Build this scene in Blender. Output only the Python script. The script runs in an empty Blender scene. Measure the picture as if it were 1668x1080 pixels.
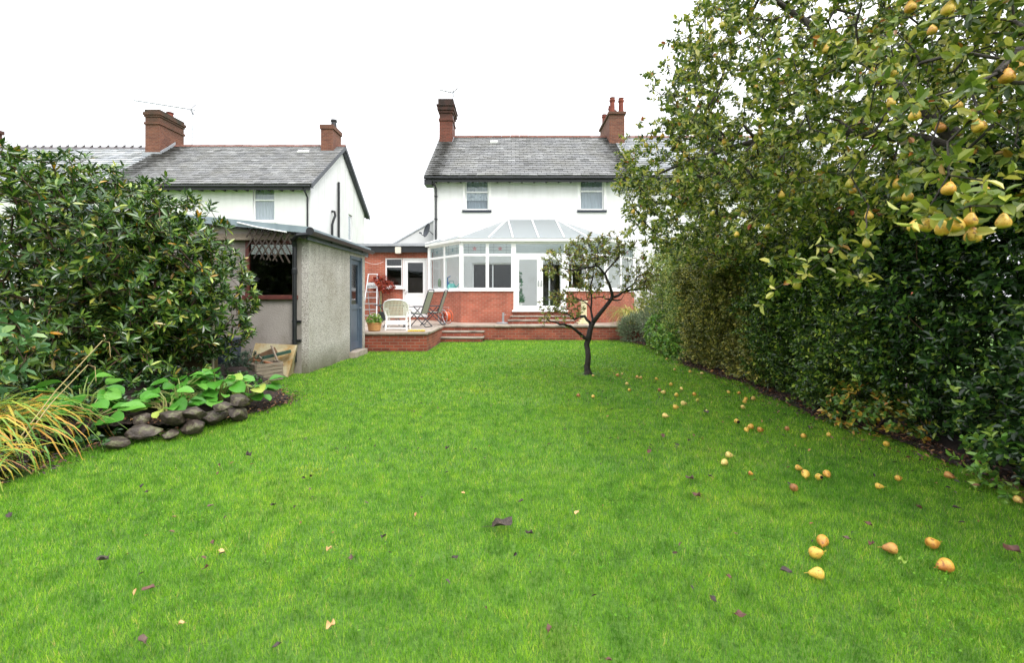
import bpy, math, random
import numpy as np
from mathutils import Vector, Matrix

random.seed(7)
rng = np.random.default_rng(11)
R = math.radians
SC = bpy.context.scene
COL = SC.collection

# ------------------------------------------------------------------ camera
F = 760.0            # focal length in photo pixels (photo is 1668 wide)
H = 1.5              # eye height
cam_d = bpy.data.cameras.new('camera')
cam_d.sensor_width = 36.0
cam_d.lens = F / 1668 * 36.0
cam_d.shift_y = -56 / 1668
cam_d.clip_start = 0.05
cam_d.clip_end = 3000
cam_d.dof.use_dof = True
cam_d.dof.focus_distance = 9.0
cam_d.dof.aperture_fstop = 3.2
cam = bpy.data.objects.new('camera', cam_d)
COL.objects.link(cam)
cam.location = (0, 0, H)
cam.rotation_euler = (R(90), 0, 0)
SC.camera = cam

# ------------------------------------------------------------------ overcast sky, soft sun, exposure
SUN_EL, SUN_ROT = R(48), R(142)
world = bpy.data.worlds.new('World')
SC.world = world
world.use_nodes = True
wn, wl = world.node_tree.nodes, world.node_tree.links
wn.clear()
w_out = wn.new('ShaderNodeOutputWorld')
w_bg = wn.new('ShaderNodeBackground')
w_sky = wn.new('ShaderNodeTexSky')
w_sky.sky_type = 'NISHITA'
w_sky.sun_disc = False
w_sky.sun_elevation = SUN_EL
w_sky.sun_rotation = SUN_ROT
w_sky.air_density = 1.0
w_sky.dust_density = 6.0
w_hs = wn.new('ShaderNodeHueSaturation')
w_hs.inputs['Saturation'].default_value = 0.12
w_noise = wn.new('ShaderNodeTexNoise')
w_noise.inputs['Scale'].default_value = 1.6
w_noise.inputs['Detail'].default_value = 5
w_ramp = wn.new('ShaderNodeValToRGB')
w_ramp.color_ramp.elements[0].color = (10.6, 11.0, 11.8, 1)
w_ramp.color_ramp.elements[1].color = (14.2, 14.3, 14.5, 1)
w_mix = wn.new('ShaderNodeMixRGB')
w_mix.inputs[0].default_value = 0.8
w_co = wn.new('ShaderNodeTexCoord')
wl.new(w_co.outputs['Generated'], w_noise.inputs['Vector'])
wl.new(w_noise.outputs['Fac'], w_ramp.inputs['Fac'])
wl.new(w_sky.outputs['Color'], w_hs.inputs['Color'])
wl.new(w_hs.outputs['Color'], w_mix.inputs[1])
wl.new(w_ramp.outputs['Color'], w_mix.inputs[2])
# an overcast sky is about three times brighter overhead than at the horizon
w_sep = wn.new('ShaderNodeSeparateXYZ')
wl.new(w_co.outputs['Generated'], w_sep.inputs['Vector'])
w_mr = wn.new('ShaderNodeMapRange')
w_mr.inputs['From Min'].default_value = 0.0
w_mr.inputs['From Max'].default_value = 1.0
w_mr.inputs['To Min'].default_value = 0.60
w_mr.inputs['To Max'].default_value = 1.85
wl.new(w_sep.outputs['Z'], w_mr.inputs['Value'])
w_mul = wn.new('ShaderNodeMixRGB')
w_mul.blend_type = 'MULTIPLY'
w_mul.inputs[0].default_value = 1
wl.new(w_mix.outputs['Color'], w_mul.inputs[1])
wl.new(w_mr.outputs['Result'], w_mul.inputs[2])
wl.new(w_mul.outputs['Color'], w_bg.inputs['Color'])
w_bg.inputs['Strength'].default_value = 0.12
wl.new(w_bg.outputs['Background'], w_out.inputs['Surface'])

sun_d = bpy.data.lights.new('sun', 'SUN')
sun_d.energy = 1.4
sun_d.angle = R(18)
sun_d.color = (1.0, 0.965, 0.91)
sun = bpy.data.objects.new('sun', sun_d)
COL.objects.link(sun)
# the light comes from high up behind the camera's right shoulder
sun_dir = Vector((math.cos(SUN_EL) * math.sin(SUN_ROT), math.cos(SUN_EL) * math.cos(SUN_ROT), math.sin(SUN_EL)))
sun.rotation_euler = sun_dir.to_track_quat('Z', 'Y').to_euler()

SC.view_settings.view_transform = 'Standard'
SC.view_settings.look = 'None'
SC.view_settings.exposure = 0.45
SC.view_settings.gamma = 1
SC.cycles.max_bounces = 7
SC.cycles.transparent_max_bounces = 24
SC.cycles.caustics_reflective = False
SC.cycles.caustics_refractive = False

# ------------------------------------------------------------------ helpers
OFF = {}          # world origin of every built object (no rotation while building)


def col(h, k=1.0):
    h = h.lstrip('#')
    out = []
    for i in (0, 2, 4):
        c = int(h[i:i + 2], 16) / 255
        c = c / 12.92 if c <= 0.04045 else ((c + 0.055) / 1.055) ** 2.4
        out.append(c * k)
    return (*out, 1)


def P(px, py, Y):
    """the place at distance Y that the photograph shows at (px, py)"""
    return Vector(((px - 834) / F * Y, Y, H - (py - 484) / F * Y))


def G(px, py, z=0.0):
    """the place on the level z that the photograph shows at (px, py)"""
    Y = (H - z) * F / (py - 484)
    return Vector(((px - 834) / F * Y, Y, z))


def tag(o, label=None, cat=None, group=None, kind=None):
    if label: o['label'] = label
    if cat: o['category'] = cat
    if group: o['group'] = group
    if kind: o['kind'] = kind
    return o


def empty(name, loc, label=None, cat=None, group=None):
    o = bpy.data.objects.new(name, None)
    o.empty_display_size = 0.2
    COL.objects.link(o)
    o.location = loc
    OFF[o.name] = Vector(loc)
    return tag(o, label, cat, group)


class MB:
    """collects shapes and links them as ONE mesh object"""
    def __init__(s): s.v, s.f = [], []

    def add(s, vs, fs):
        n = len(s.v)
        s.v += [tuple(v) for v in vs]
        s.f += [tuple(i + n for i in f) for f in fs]
        return s

    def quad(s, a, b, c, d): return s.add([a, b, c, d], [(0, 1, 2, 3)])

    def box(s, x0, x1, y0, y1, z0, z1):
        return s.add([(x0, y0, z0), (x1, y0, z0), (x1, y1, z0), (x0, y1, z0), (x0, y0, z1), (x1, y0, z1), (x1, y1, z1), (x0, y1, z1)],
                     [(3, 2, 1, 0), (4, 5, 6, 7), (0, 1, 5, 4), (1, 2, 6, 5), (2, 3, 7, 6), (3, 0, 4, 7)])

    def obox(s, c, ax, ay, az):
        """box from its centre and three half-axes"""
        c, ax, ay, az = map(Vector, (c, ax, ay, az))
        vs = [c + sx * ax + sy * ay + sz * az for sz in (-1, 1) for sx, sy in ((-1, -1), (1, -1), (1, 1), (-1, 1))]
        return s.add(vs, [(3, 2, 1, 0), (4, 5, 6, 7), (0, 1, 5, 4), (1, 2, 6, 5), (2, 3, 7, 6), (3, 0, 4, 7)])

    def bar(s, a, b, w, h, up=(0, 0, 1)):
        """rectangular bar from a to b, w across, h along 'up'"""
        a, b = Vector(a), Vector(b)
        d = (b - a)
        L = d.length
        d.normalize()
        up = Vector(up)
        sx = d.cross(up)
        if sx.length < 1e-4: sx = d.cross(Vector((0, 1, 0)))
        sx.normalize()
        u = sx.cross(d)
        return s.obox((a + b) / 2, d * L / 2, sx * w / 2, u * h / 2)

    def tube(s, pts, rad, n=8, cap=True, closed=False):
        pts = [Vector(p) for p in pts]
        if not hasattr(rad, '__len__'): rad = [rad] * len(pts)
        m = len(pts)
        prev = None
        vs = []
        for i, p in enumerate(pts):
            if closed: d = pts[(i + 1) % m] - pts[i - 1]
            else: d = pts[min(i + 1, m - 1)] - pts[max(i - 1, 0)]
            if d.length < 1e-9: d = Vector((0, 0, 1))
            d.normalize()
            if prev is None:
                a = d.orthogonal().normalized()
            else:
                a = prev - d * prev.dot(d)
                a = a.normalized() if a.length > 1e-6 else d.orthogonal().normalized()
            prev = a
            b = d.cross(a)
            for k in range(n):
                t = 2 * math.pi * k / n
                vs.append(p + (a * math.cos(t) + b * math.sin(t)) * rad[i])
        fs = []
        for i in range(m if closed else m - 1):
            j = (i + 1) % m
            for k in range(n):
                fs.append((i * n + k, i * n + (k + 1) % n, j * n + (k + 1) % n, j * n + k))
        if cap and not closed:
            fs.append(tuple(range(n - 1, -1, -1)))
            fs.append(tuple((m - 1) * n + k for k in range(n)))
        return s.add(vs, fs)

    def lathe(s, c, prof, n=16, axis='z'):
        """prof: (radius, height) from bottom to top"""
        c = Vector(c)
        vs, fs = [], []
        for r, z in prof:
            for k in range(n):
                t = 2 * math.pi * k / n
                q = Vector((r * math.cos(t), r * math.sin(t), z))
                if axis == 'x': q = Vector((q.z, q.x, q.y))
                if axis == 'y': q = Vector((q.x, q.z, q.y))
                vs.append(c + q)
        for i in range(len(prof) - 1):
            for k in range(n):
                fs.append((i * n + k, i * n + (k + 1) % n, (i + 1) * n + (k + 1) % n, (i + 1) * n + k))
        fs.append(tuple(range(n - 1, -1, -1)))
        fs.append(tuple((len(prof) - 1) * n + k for k in range(n)))
        return s.add(vs, fs)

    def prism(s, poly, d):
        """closed prism: polygon (3-D points) swept by vector d"""
        poly = [Vector(p) for p in poly]
        d = Vector(d)
        n = len(poly)
        vs = poly + [p + d for p in poly]
        fs = [tuple(range(n - 1, -1, -1)), tuple(range(n, 2 * n))]
        fs += [(i, (i + 1) % n, (i + 1) % n + n, i + n) for i in range(n)]
        return s.add(vs, fs)

    def wall(s, Mx, u0, u1, z0, z1, t, holes=()):
        """wall in the frame Mx(u, w, z): outer face at w=0, thickness t inwards; rectangular holes (u0,u1,z0,z1)"""
        us = sorted({u0, u1, *[h[0] for h in holes], *[h[1] for h in holes]})
        zs = sorted({z0, z1, *[h[2] for h in holes], *[h[3] for h in holes]})
        us = [u for u in us if u0 <= u <= u1]
        zs = [z for z in zs if z0 <= z <= z1]

        def solid(i, j):
            if not (0 <= i < len(us) - 1 and 0 <= j < len(zs) - 1): return False
            cu, cz = (us[i] + us[i + 1]) / 2, (zs[j] + zs[j + 1]) / 2
            return not any(h[0] < cu < h[1] and h[2] < cz < h[3] for h in holes)
        for i in range(len(us) - 1):
            for j in range(len(zs) - 1):
                if not solid(i, j): continue
                a, b, c, d = us[i], us[i + 1], zs[j], zs[j + 1]
                s.quad(Mx(a, 0, c), Mx(b, 0, c), Mx(b, 0, d), Mx(a, 0, d))
                s.quad(Mx(b, t, c), Mx(a, t, c), Mx(a, t, d), Mx(b, t, d))
                if not solid(i - 1, j): s.quad(Mx(a, t, c), Mx(a, 0, c), Mx(a, 0, d), Mx(a, t, d))
                if not solid(i + 1, j): s.quad(Mx(b, 0, c), Mx(b, t, c), Mx(b, t, d), Mx(b, 0, d))
                if not solid(i, j - 1): s.quad(Mx(a, t, c), Mx(b, t, c), Mx(b, 0, c), Mx(a, 0, c))
                if not solid(i, j + 1): s.quad(Mx(a, 0, d), Mx(b, 0, d), Mx(b, t, d), Mx(a, t, d))
        return s

    def build(s, name, mat, parent=None, smooth=False, bevel=0.0):
        org = OFF[parent.name] if parent else Vector((0, 0, 0))
        me = bpy.data.meshes.new(name)
        me.from_pydata([tuple(Vector(v) - org) for v in s.v], [], s.f)
        if smooth:
            me.polygons.foreach_set('use_smooth', [True] * len(me.polygons))
        me.materials.append(mat)
        me.update()
        o = bpy.data.objects.new(name, me)
        COL.objects.link(o)
        if parent: o.parent = parent
        OFF[o.name] = org
        if bevel:
            m = o.modifiers.new('bevel', 'BEVEL')
            m.width = bevel
            m.segments = 2
            m.limit_method = 'ANGLE'
        return o


def np_mesh(name, verts, faces, mat, parent=None, smooth=False):
    """verts (n,3), faces (m,k) arrays -> one mesh object"""
    org = np.array(OFF[parent.name]) if parent else np.zeros(3)
    me = bpy.data.meshes.new(name)
    verts = np.asarray(verts, dtype=np.float32) - org.astype(np.float32)
    m, k = faces.shape
    me.vertices.add(len(verts))
    me.vertices.foreach_set('co', verts.ravel())
    me.loops.add(m * k)
    me.loops.foreach_set('vertex_index', faces.ravel().astype(np.int32))
    me.polygons.add(m)
    me.polygons.foreach_set('loop_start', np.arange(0, m * k, k, dtype=np.int32))
    me.polygons.foreach_set('use_smooth', np.full(m, smooth))
    me.materials.append(mat)
    me.update(calc_edges=True)
    me.validate()
    o = bpy.data.objects.new(name, me)
    COL.objects.link(o)
    if parent: o.parent = parent
    OFF[o.name] = Vector(org)
    return o


def copy_tree(o, parent=None):
    c = o.copy()
    COL.objects.link(c)
    if parent: c.parent = parent
    for ch in o.children: copy_tree(ch, c)
    return c


# ------------------------------------------------------------------ materials
def new_mat(name):
    m = bpy.data.materials.new(name)
    m.use_nodes = True
    nt = m.node_tree
    return m, nt.nodes, nt.links, nt.nodes['Principled BSDF']


def ramp(nodes, stops):
    r = nodes.new('ShaderNodeValToRGB')
    e = r.color_ramp.elements
    e[0].position, e[0].color = stops[0]
    e[1].position, e[1].color = stops[-1]
    for p, c in stops[1:-1]:
        q = e.new(p)
        q.color = c
    return r


def mat(name, c1, c2=None, rough=0.7, scale=6.0, bump=0.0, bscale=None, metal=0.0, spec=0.5, detail=6, stretch=None, stain=None, coat=0.0):
    """Principled surface, two tones mixed by noise, optional bump and stains"""
    m, n, l, b = new_mat(name)
    b.inputs['Roughness'].default_value = rough
    b.inputs['Metallic'].default_value = metal
    b.inputs['Specular IOR Level'].default_value = spec
    if coat: b.inputs['Coat Weight'].default_value = coat
    tc = n.new('ShaderNodeTexCoord')
    mp = n.new('ShaderNodeMapping')
    l.new(tc.outputs['Object'], mp.inputs['Vector'])
    if stretch: mp.inputs['Scale'].default_value = stretch
    nz = n.new('ShaderNodeTexNoise')
    nz.inputs['Scale'].default_value = scale
    nz.inputs['Detail'].default_value = detail
    l.new(mp.outputs['Vector'], nz.inputs['Vector'])
    rp = ramp(n, [(0.3, c1), (0.7, c2 or c1)])
    l.new(nz.outputs['Fac'], rp.inputs['Fac'])
    out = rp.outputs['Color']
    if stain:   # (colour, scale, low, high, stretch) : dirt of its own shape
        sm = n.new('ShaderNodeMapping')
        sm.inputs['Scale'].default_value = stain[4]
        l.new(tc.outputs['Object'], sm.inputs['Vector'])
        s = n.new('ShaderNodeTexNoise')
        s.inputs['Scale'].default_value = stain[1]
        s.inputs['Detail'].default_value = 7
        s.inputs['Roughness'].default_value = 0.65
        l.new(sm.outputs['Vector'], s.inputs['Vector'])
        sr = ramp(n, [(stain[2], (0, 0, 0, 1)), (stain[3], (1, 1, 1, 1))])
        l.new(s.outputs['Fac'], sr.inputs['Fac'])
        mx = n.new('ShaderNodeMixRGB')
        l.new(sr.outputs['Color'], mx.inputs[0])
        l.new(out, mx.inputs[1])
        mx.inputs[2].default_value = stain[0]
        out = mx.outputs['Color']
    l.new(out, b.inputs['Base Color'])
    if bump:
        bz = n.new('ShaderNodeTexNoise')
        bz.inputs['Scale'].default_value = bscale or scale * 4
        bz.inputs['Detail'].default_value = 8
        l.new(tc.outputs['Object'], bz.inputs['Vector'])
        bp = n.new('ShaderNodeBump')
        bp.inputs['Strength'].default_value = bump
        bp.inputs['Distance'].default_value = 0.02
        l.new(bz.outputs['Fac'], bp.inputs['Height'])
        l.new(bp.outputs['Normal'], b.inputs['Normal'])
    return m


def brick_mat(name, c1, c2, mortar, bw=0.225, bh=0.075, ms=0.008, rough=0.85, soot=None, moss=None, offset=0.5):
    m, n, l, b = new_mat(name)
    b.inputs['Roughness'].default_value = rough
    tc = n.new('ShaderNodeTexCoord')
    ge = n.new('ShaderNodeNewGeometry')
    sn = n.new('ShaderNodeSeparateXYZ')
    l.new(ge.outputs['Normal'], sn.inputs['Vector'])
    ax = n.new('ShaderNodeMath'); ax.operation = 'ABSOLUTE'
    ay = n.new('ShaderNodeMath'); ay.operation = 'ABSOLUTE'
    l.new(sn.outputs['X'], ax.inputs[0]); l.new(sn.outputs['Y'], ay.inputs[0])
    gt = n.new('ShaderNodeMath'); gt.operation = 'GREATER_THAN'
    l.new(ax.outputs[0], gt.inputs[0]); l.new(ay.outputs[0], gt.inputs[1])
    so = n.new('ShaderNodeSeparateXYZ')
    l.new(tc.outputs['Object'], so.inputs['Vector'])
    mu = n.new('ShaderNodeMix'); mu.data_type = 'FLOAT'
    l.new(gt.outputs[0], mu.inputs[0]); l.new(so.outputs['X'], mu.inputs[2]); l.new(so.outputs['Y'], mu.inputs[3])
    cv = n.new('ShaderNodeCombineXYZ')
    l.new(mu.outputs[0], cv.inputs['X']); l.new(so.outputs['Z'], cv.inputs['Y'])
    br = n.new('ShaderNodeTexBrick')
    br.offset = offset
    br.inputs['Scale'].default_value = 1
    br.inputs['Brick Width'].default_value = bw
    br.inputs['Row Height'].default_value = bh
    br.inputs['Mortar Size'].default_value = ms
    br.inputs['Mortar Smooth'].default_value = 0.2
    br.inputs['Bias'].default_value = 0
    br.inputs['Color1'].default_value = c1
    br.inputs['Color2'].default_value = c2
    br.inputs['Mortar'].default_value = mortar
    l.new(cv.outputs['Vector'], br.inputs['Vector'])
    nz = n.new('ShaderNodeTexNoise')
    nz.inputs['Scale'].default_value = 2.2
    nz.inputs['Detail'].default_value = 8
    l.new(tc.outputs['Object'], nz.inputs['Vector'])
    mx = n.new('ShaderNodeMixRGB'); mx.blend_type = 'MULTIPLY'
    mx.inputs[0].default_value = 0.6
    rp = ramp(n, [(0.32, (0.55, 0.5, 0.48, 1)), (0.65, (1.12, 1.08, 1.05, 1))])
    l.new(nz.outputs['Fac'], rp.inputs['Fac'])
    l.new(br.outputs['Color'], mx.inputs[1]); l.new(rp.outputs['Color'], mx.inputs[2])
    out = mx.outputs['Color']
    for st in (soot, moss):
        if not st: continue
        z0, z1, cc = st          # dirt that starts at one height and ends at another
        mr = n.new('ShaderNodeMapRange')
        mr.inputs['From Min'].default_value = z0
        mr.inputs['From Max'].default_value = z1
        ad = n.new('ShaderNodeMath'); ad.operation = 'ADD'
        sc = n.new('ShaderNodeMath'); sc.operation = 'MULTIPLY_ADD'
        sc.inputs[1].default_value = abs(z1 - z0) * 1.6
        sc.inputs[2].default_value = -abs(z1 - z0) * 0.8
        l.new(nz.outputs['Fac'], sc.inputs[0])
        l.new(so.outputs['Z'], ad.inputs[0]); l.new(sc.outputs[0], ad.inputs[1])
        l.new(ad.outputs[0], mr.inputs['Value'])
        m2 = n.new('ShaderNodeMixRGB')
        l.new(mr.outputs['Result'], m2.inputs[0])
        l.new(out, m2.inputs[1])
        m2.inputs[2].default_value = cc
        out = m2.outputs['Color']
    l.new(out, b.inputs['Base Color'])
    bp = n.new('ShaderNodeBump')
    bp.inputs['Strength'].default_value = 0.5
    bp.inputs['Distance'].default_value = 0.01
    inv = n.new('ShaderNodeMath'); inv.operation = 'SUBTRACT'; inv.inputs[0].default_value = 1
    l.new(br.outputs['Fac'], inv.inputs[1]); l.new(inv.outputs[0], bp.inputs['Height'])
    l.new(bp.outputs['Normal'], b.inputs['Normal'])
    return m


def leaf_mat(name, stops, rough=0.45, trans=0.3, spec=0.5, patch=None, k=1.0):
    """one colour per leaf (each leaf is an island), light partly shines through; patch = (colour, scale, low, high)"""
    m, n, l, b = new_mat(name)
    ge = n.new('ShaderNodeNewGeometry')
    rp = ramp(n, stops)
    l.new(ge.outputs['Random Per Island'], rp.inputs['Fac'])
    out = rp.outputs['Color']
    if patch:
        tc = n.new('ShaderNodeTexCoord')
        nz = n.new('ShaderNodeTexNoise')
        nz.inputs['Scale'].default_value = patch[1]
        nz.inputs['Detail'].default_value = 4
        l.new(tc.outputs['Object'], nz.inputs['Vector'])
        r2 = ramp(n, [(patch[2], (0, 0, 0, 1)), (patch[3], (1, 1, 1, 1))])
        l.new(nz.outputs['Fac'], r2.inputs['Fac'])
        mx = n.new('ShaderNodeMixRGB')
        l.new(r2.outputs['Color'], mx.inputs[0]); l.new(out, mx.inputs[1])
        mx.inputs[2].default_value = patch[0]
        out = mx.outputs['Color']
    l.new(out, b.inputs['Base Color'])
    b.inputs['Roughness'].default_value = rough * .8
    b.inputs['Specular IOR Level'].default_value = spec + .1
    tr = n.new('ShaderNodeBsdfTranslucent')
    l.new(out, tr.inputs['Color'])
    ms = n.new('ShaderNodeMixShader')
    ms.inputs[0].default_value = trans * .6
    l.new(b.outputs[0], ms.inputs[1]); l.new(tr.outputs[0], ms.inputs[2])
    l.new(ms.outputs[0], n['Material Output'].inputs['Surface'])
    return m


def glass_mat(name, tint=(0.97, 0.985, 0.985, 1), k=1.6, base=0.03, rough=0.0):
    m, n, l, b = new_mat(name)
    n.remove(b)
    t = n.new('ShaderNodeBsdfTransparent'); t.inputs[0].default_value = tint
    g = n.new('ShaderNodeBsdfGlossy'); g.inputs['Roughness'].default_value = rough
    fr = n.new('ShaderNodeLayerWeight'); fr.inputs['Blend'].default_value = 0.5
    po = n.new('ShaderNodeMath'); po.operation = 'POWER'; po.inputs[1].default_value = 5
    l.new(fr.outputs['Facing'], po.inputs[0])
    ma = n.new('ShaderNodeMath'); ma.operation = 'MULTIPLY_ADD'; ma.use_clamp = True
    ma.inputs[1].default_value = 0.6 * k; ma.inputs[2].default_value = base
    l.new(po.outputs[0], ma.inputs[0])
    ms = n.new('ShaderNodeMixShader')
    l.new(ma.outputs[0], ms.inputs[0]); l.new(t.outputs[0], ms.inputs[1]); l.new(g.outputs[0], ms.inputs[2])
    l.new(ms.outputs[0], n['Material Output'].inputs['Surface'])
    return m


def slate_mat(name, stops, lichen, soot=()):
    m, n, l, b = new_mat(name)
    ge = n.new('ShaderNodeNewGeometry')
    rp = ramp(n, stops)
    l.new(ge.outputs['Random Per Island'], rp.inputs['Fac'])
    tc = n.new('ShaderNodeTexCoord')
    nz = n.new('ShaderNodeTexNoise')
    nz.inputs['Scale'].default_value = 1.1
    nz.inputs['Detail'].default_value = 8
    nz.inputs['Roughness'].default_value = 0.7
    l.new(tc.outputs['Object'], nz.inputs['Vector'])
    r2 = ramp(n, [(0.42, (0, 0, 0, 1)), (0.72, (0.85, 0.85, 0.85, 1))])
    l.new(nz.outputs['Fac'], r2.inputs['Fac'])
    mx = n.new('ShaderNodeMixRGB')
    l.new(r2.outputs['Color'], mx.inputs[0]); l.new(rp.outputs['Color'], mx.inputs[1])
    mx.inputs[2].default_value = lichen
    out = mx.outputs['Color']
    so = n.new('ShaderNodeSeparateXYZ'); l.new(tc.outputs['Object'], so.inputs['Vector'])
    n4 = n.new('ShaderNodeTexNoise'); n4.inputs['Scale'].default_value = 3.2; n4.inputs['Detail'].default_value = 8
    l.new(tc.outputs['Object'], n4.inputs['Vector'])
    for cx, wd in soot:           # moss and soot washed down the slates from a chimney
        d = n.new('ShaderNodeMath'); d.operation = 'SUBTRACT'; d.inputs[1].default_value = cx; l.new(so.outputs['X'], d.inputs[0])
        a = n.new('ShaderNodeMath'); a.operation = 'ABSOLUTE'; l.new(d.outputs[0], a.inputs[0])
        w_ = n.new('ShaderNodeMath'); w_.operation = 'MULTIPLY_ADD'; w_.inputs[1].default_value = -2.2 * wd; l.new(n4.outputs['Fac'], w_.inputs[0]); w_.inputs[2].default_value = 1.1 * wd
        s_ = n.new('ShaderNodeMath'); s_.operation = 'ADD'; l.new(a.outputs[0], s_.inputs[0]); l.new(w_.outputs[0], s_.inputs[1])
        mr = n.new('ShaderNodeMapRange'); mr.inputs['From Min'].default_value = wd * 1.1; mr.inputs['From Max'].default_value = wd * .2; mr.inputs['To Max'].default_value = .95
        l.new(s_.outputs[0], mr.inputs['Value'])
        m3 = n.new('ShaderNodeMixRGB'); l.new(mr.outputs['Result'], m3.inputs[0]); l.new(out, m3.inputs[1]); m3.inputs[2].default_value = col('#26251f')
        out = m3.outputs['Color']
    l.new(out, b.inputs['Base Color'])
    b.inputs['Roughness'].default_value = 0.55
    b.inputs['Specular IOR Level'].default_value = 0.35
    bp = n.new('ShaderNodeBump')
    bp.inputs['Strength'].default_value = 0.25
    bp.inputs['Distance'].default_value = 0.02
    n3 = n.new('ShaderNodeTexNoise'); n3.inputs['Scale'].default_value = 14
    l.new(tc.outputs['Object'], n3.inputs['Vector'])
    l.new(n3.outputs['Fac'], bp.inputs['Height']); l.new(bp.outputs['Normal'], b.inputs['Normal'])
    return m


def pebble_mat(name):
    """pebbledash: small stones of different greys set in mortar"""
    m, n, l, b = new_mat(name)
    tc = n.new('ShaderNodeTexCoord')
    vo = n.new('ShaderNodeTexVoronoi')
    vo.inputs['Scale'].default_value = 75
    l.new(tc.outputs['Object'], vo.inputs['Vector'])
    sp = n.new('ShaderNodeSeparateColor')
    l.new(vo.outputs['Color'], sp.inputs['Color'])
    rp = ramp(n, [(0.0, col('#7d7771')), (0.3, col('#b2aca6')), (0.7, col('#c6c0ba')), (1.0, col('#e0dbd6'))])
    l.new(sp.outputs[0], rp.inputs['Fac'])
    nz = n.new('ShaderNodeTexNoise'); nz.inputs['Scale'].default_value = 1.3; nz.inputs['Detail'].default_value = 7
    l.new(tc.outputs['Object'], nz.inputs['Vector'])
    r2 = ramp(n, [(0.35, (0.78, 0.76, 0.72, 1)), (0.65, (1, 1, 1, 1))])
    l.new(nz.outputs['Fac'], r2.inputs['Fac'])
    mx = n.new('ShaderNodeMixRGB'); mx.blend_type = 'MULTIPLY'; mx.inputs[0].default_value = 1
    l.new(rp.outputs['Color'], mx.inputs[1]); l.new(r2.outputs['Color'], mx.inputs[2])
    # green damp near the ground
    so = n.new('ShaderNodeSeparateXYZ'); l.new(tc.outputs['Object'], so.inputs['Vector'])
    ad = n.new('ShaderNodeMath'); ad.operation = 'MULTIPLY_ADD'; ad.inputs[1].default_value = -0.9
    l.new(nz.outputs['Fac'], ad.inputs[0]); l.new(so.outputs['Z'], ad.inputs[2])
    mr = n.new('ShaderNodeMapRange')
    mr.inputs['From Min'].default_value = 0.0; mr.inputs['From Max'].default_value = -0.6
    l.new(ad.outputs[0], mr.inputs['Value'])
    m2 = n.new('ShaderNodeMixRGB'); l.new(mr.outputs['Result'], m2.inputs[0])
    l.new(mx.outputs['Color'], m2.inputs[1]); m2.inputs[2].default_value = col('#5c5a40')
    l.new(m2.outputs['Color'], b.inputs['Base Color'])
    b.inputs['Roughness'].default_value = 0.8
    bp = n.new('ShaderNodeBump'); bp.inputs['Strength'].default_value = 0.8; bp.inputs['Distance'].default_value = 0.01
    iv = n.new('ShaderNodeMath'); iv.operation = 'SUBTRACT'; iv.inputs[0].default_value = 1
    l.new(vo.outputs['Distance'], iv.inputs[1]); l.new(iv.outputs[0], bp.inputs['Height'])
    l.new(bp.outputs['Normal'], b.inputs['Normal'])
    return m


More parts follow.
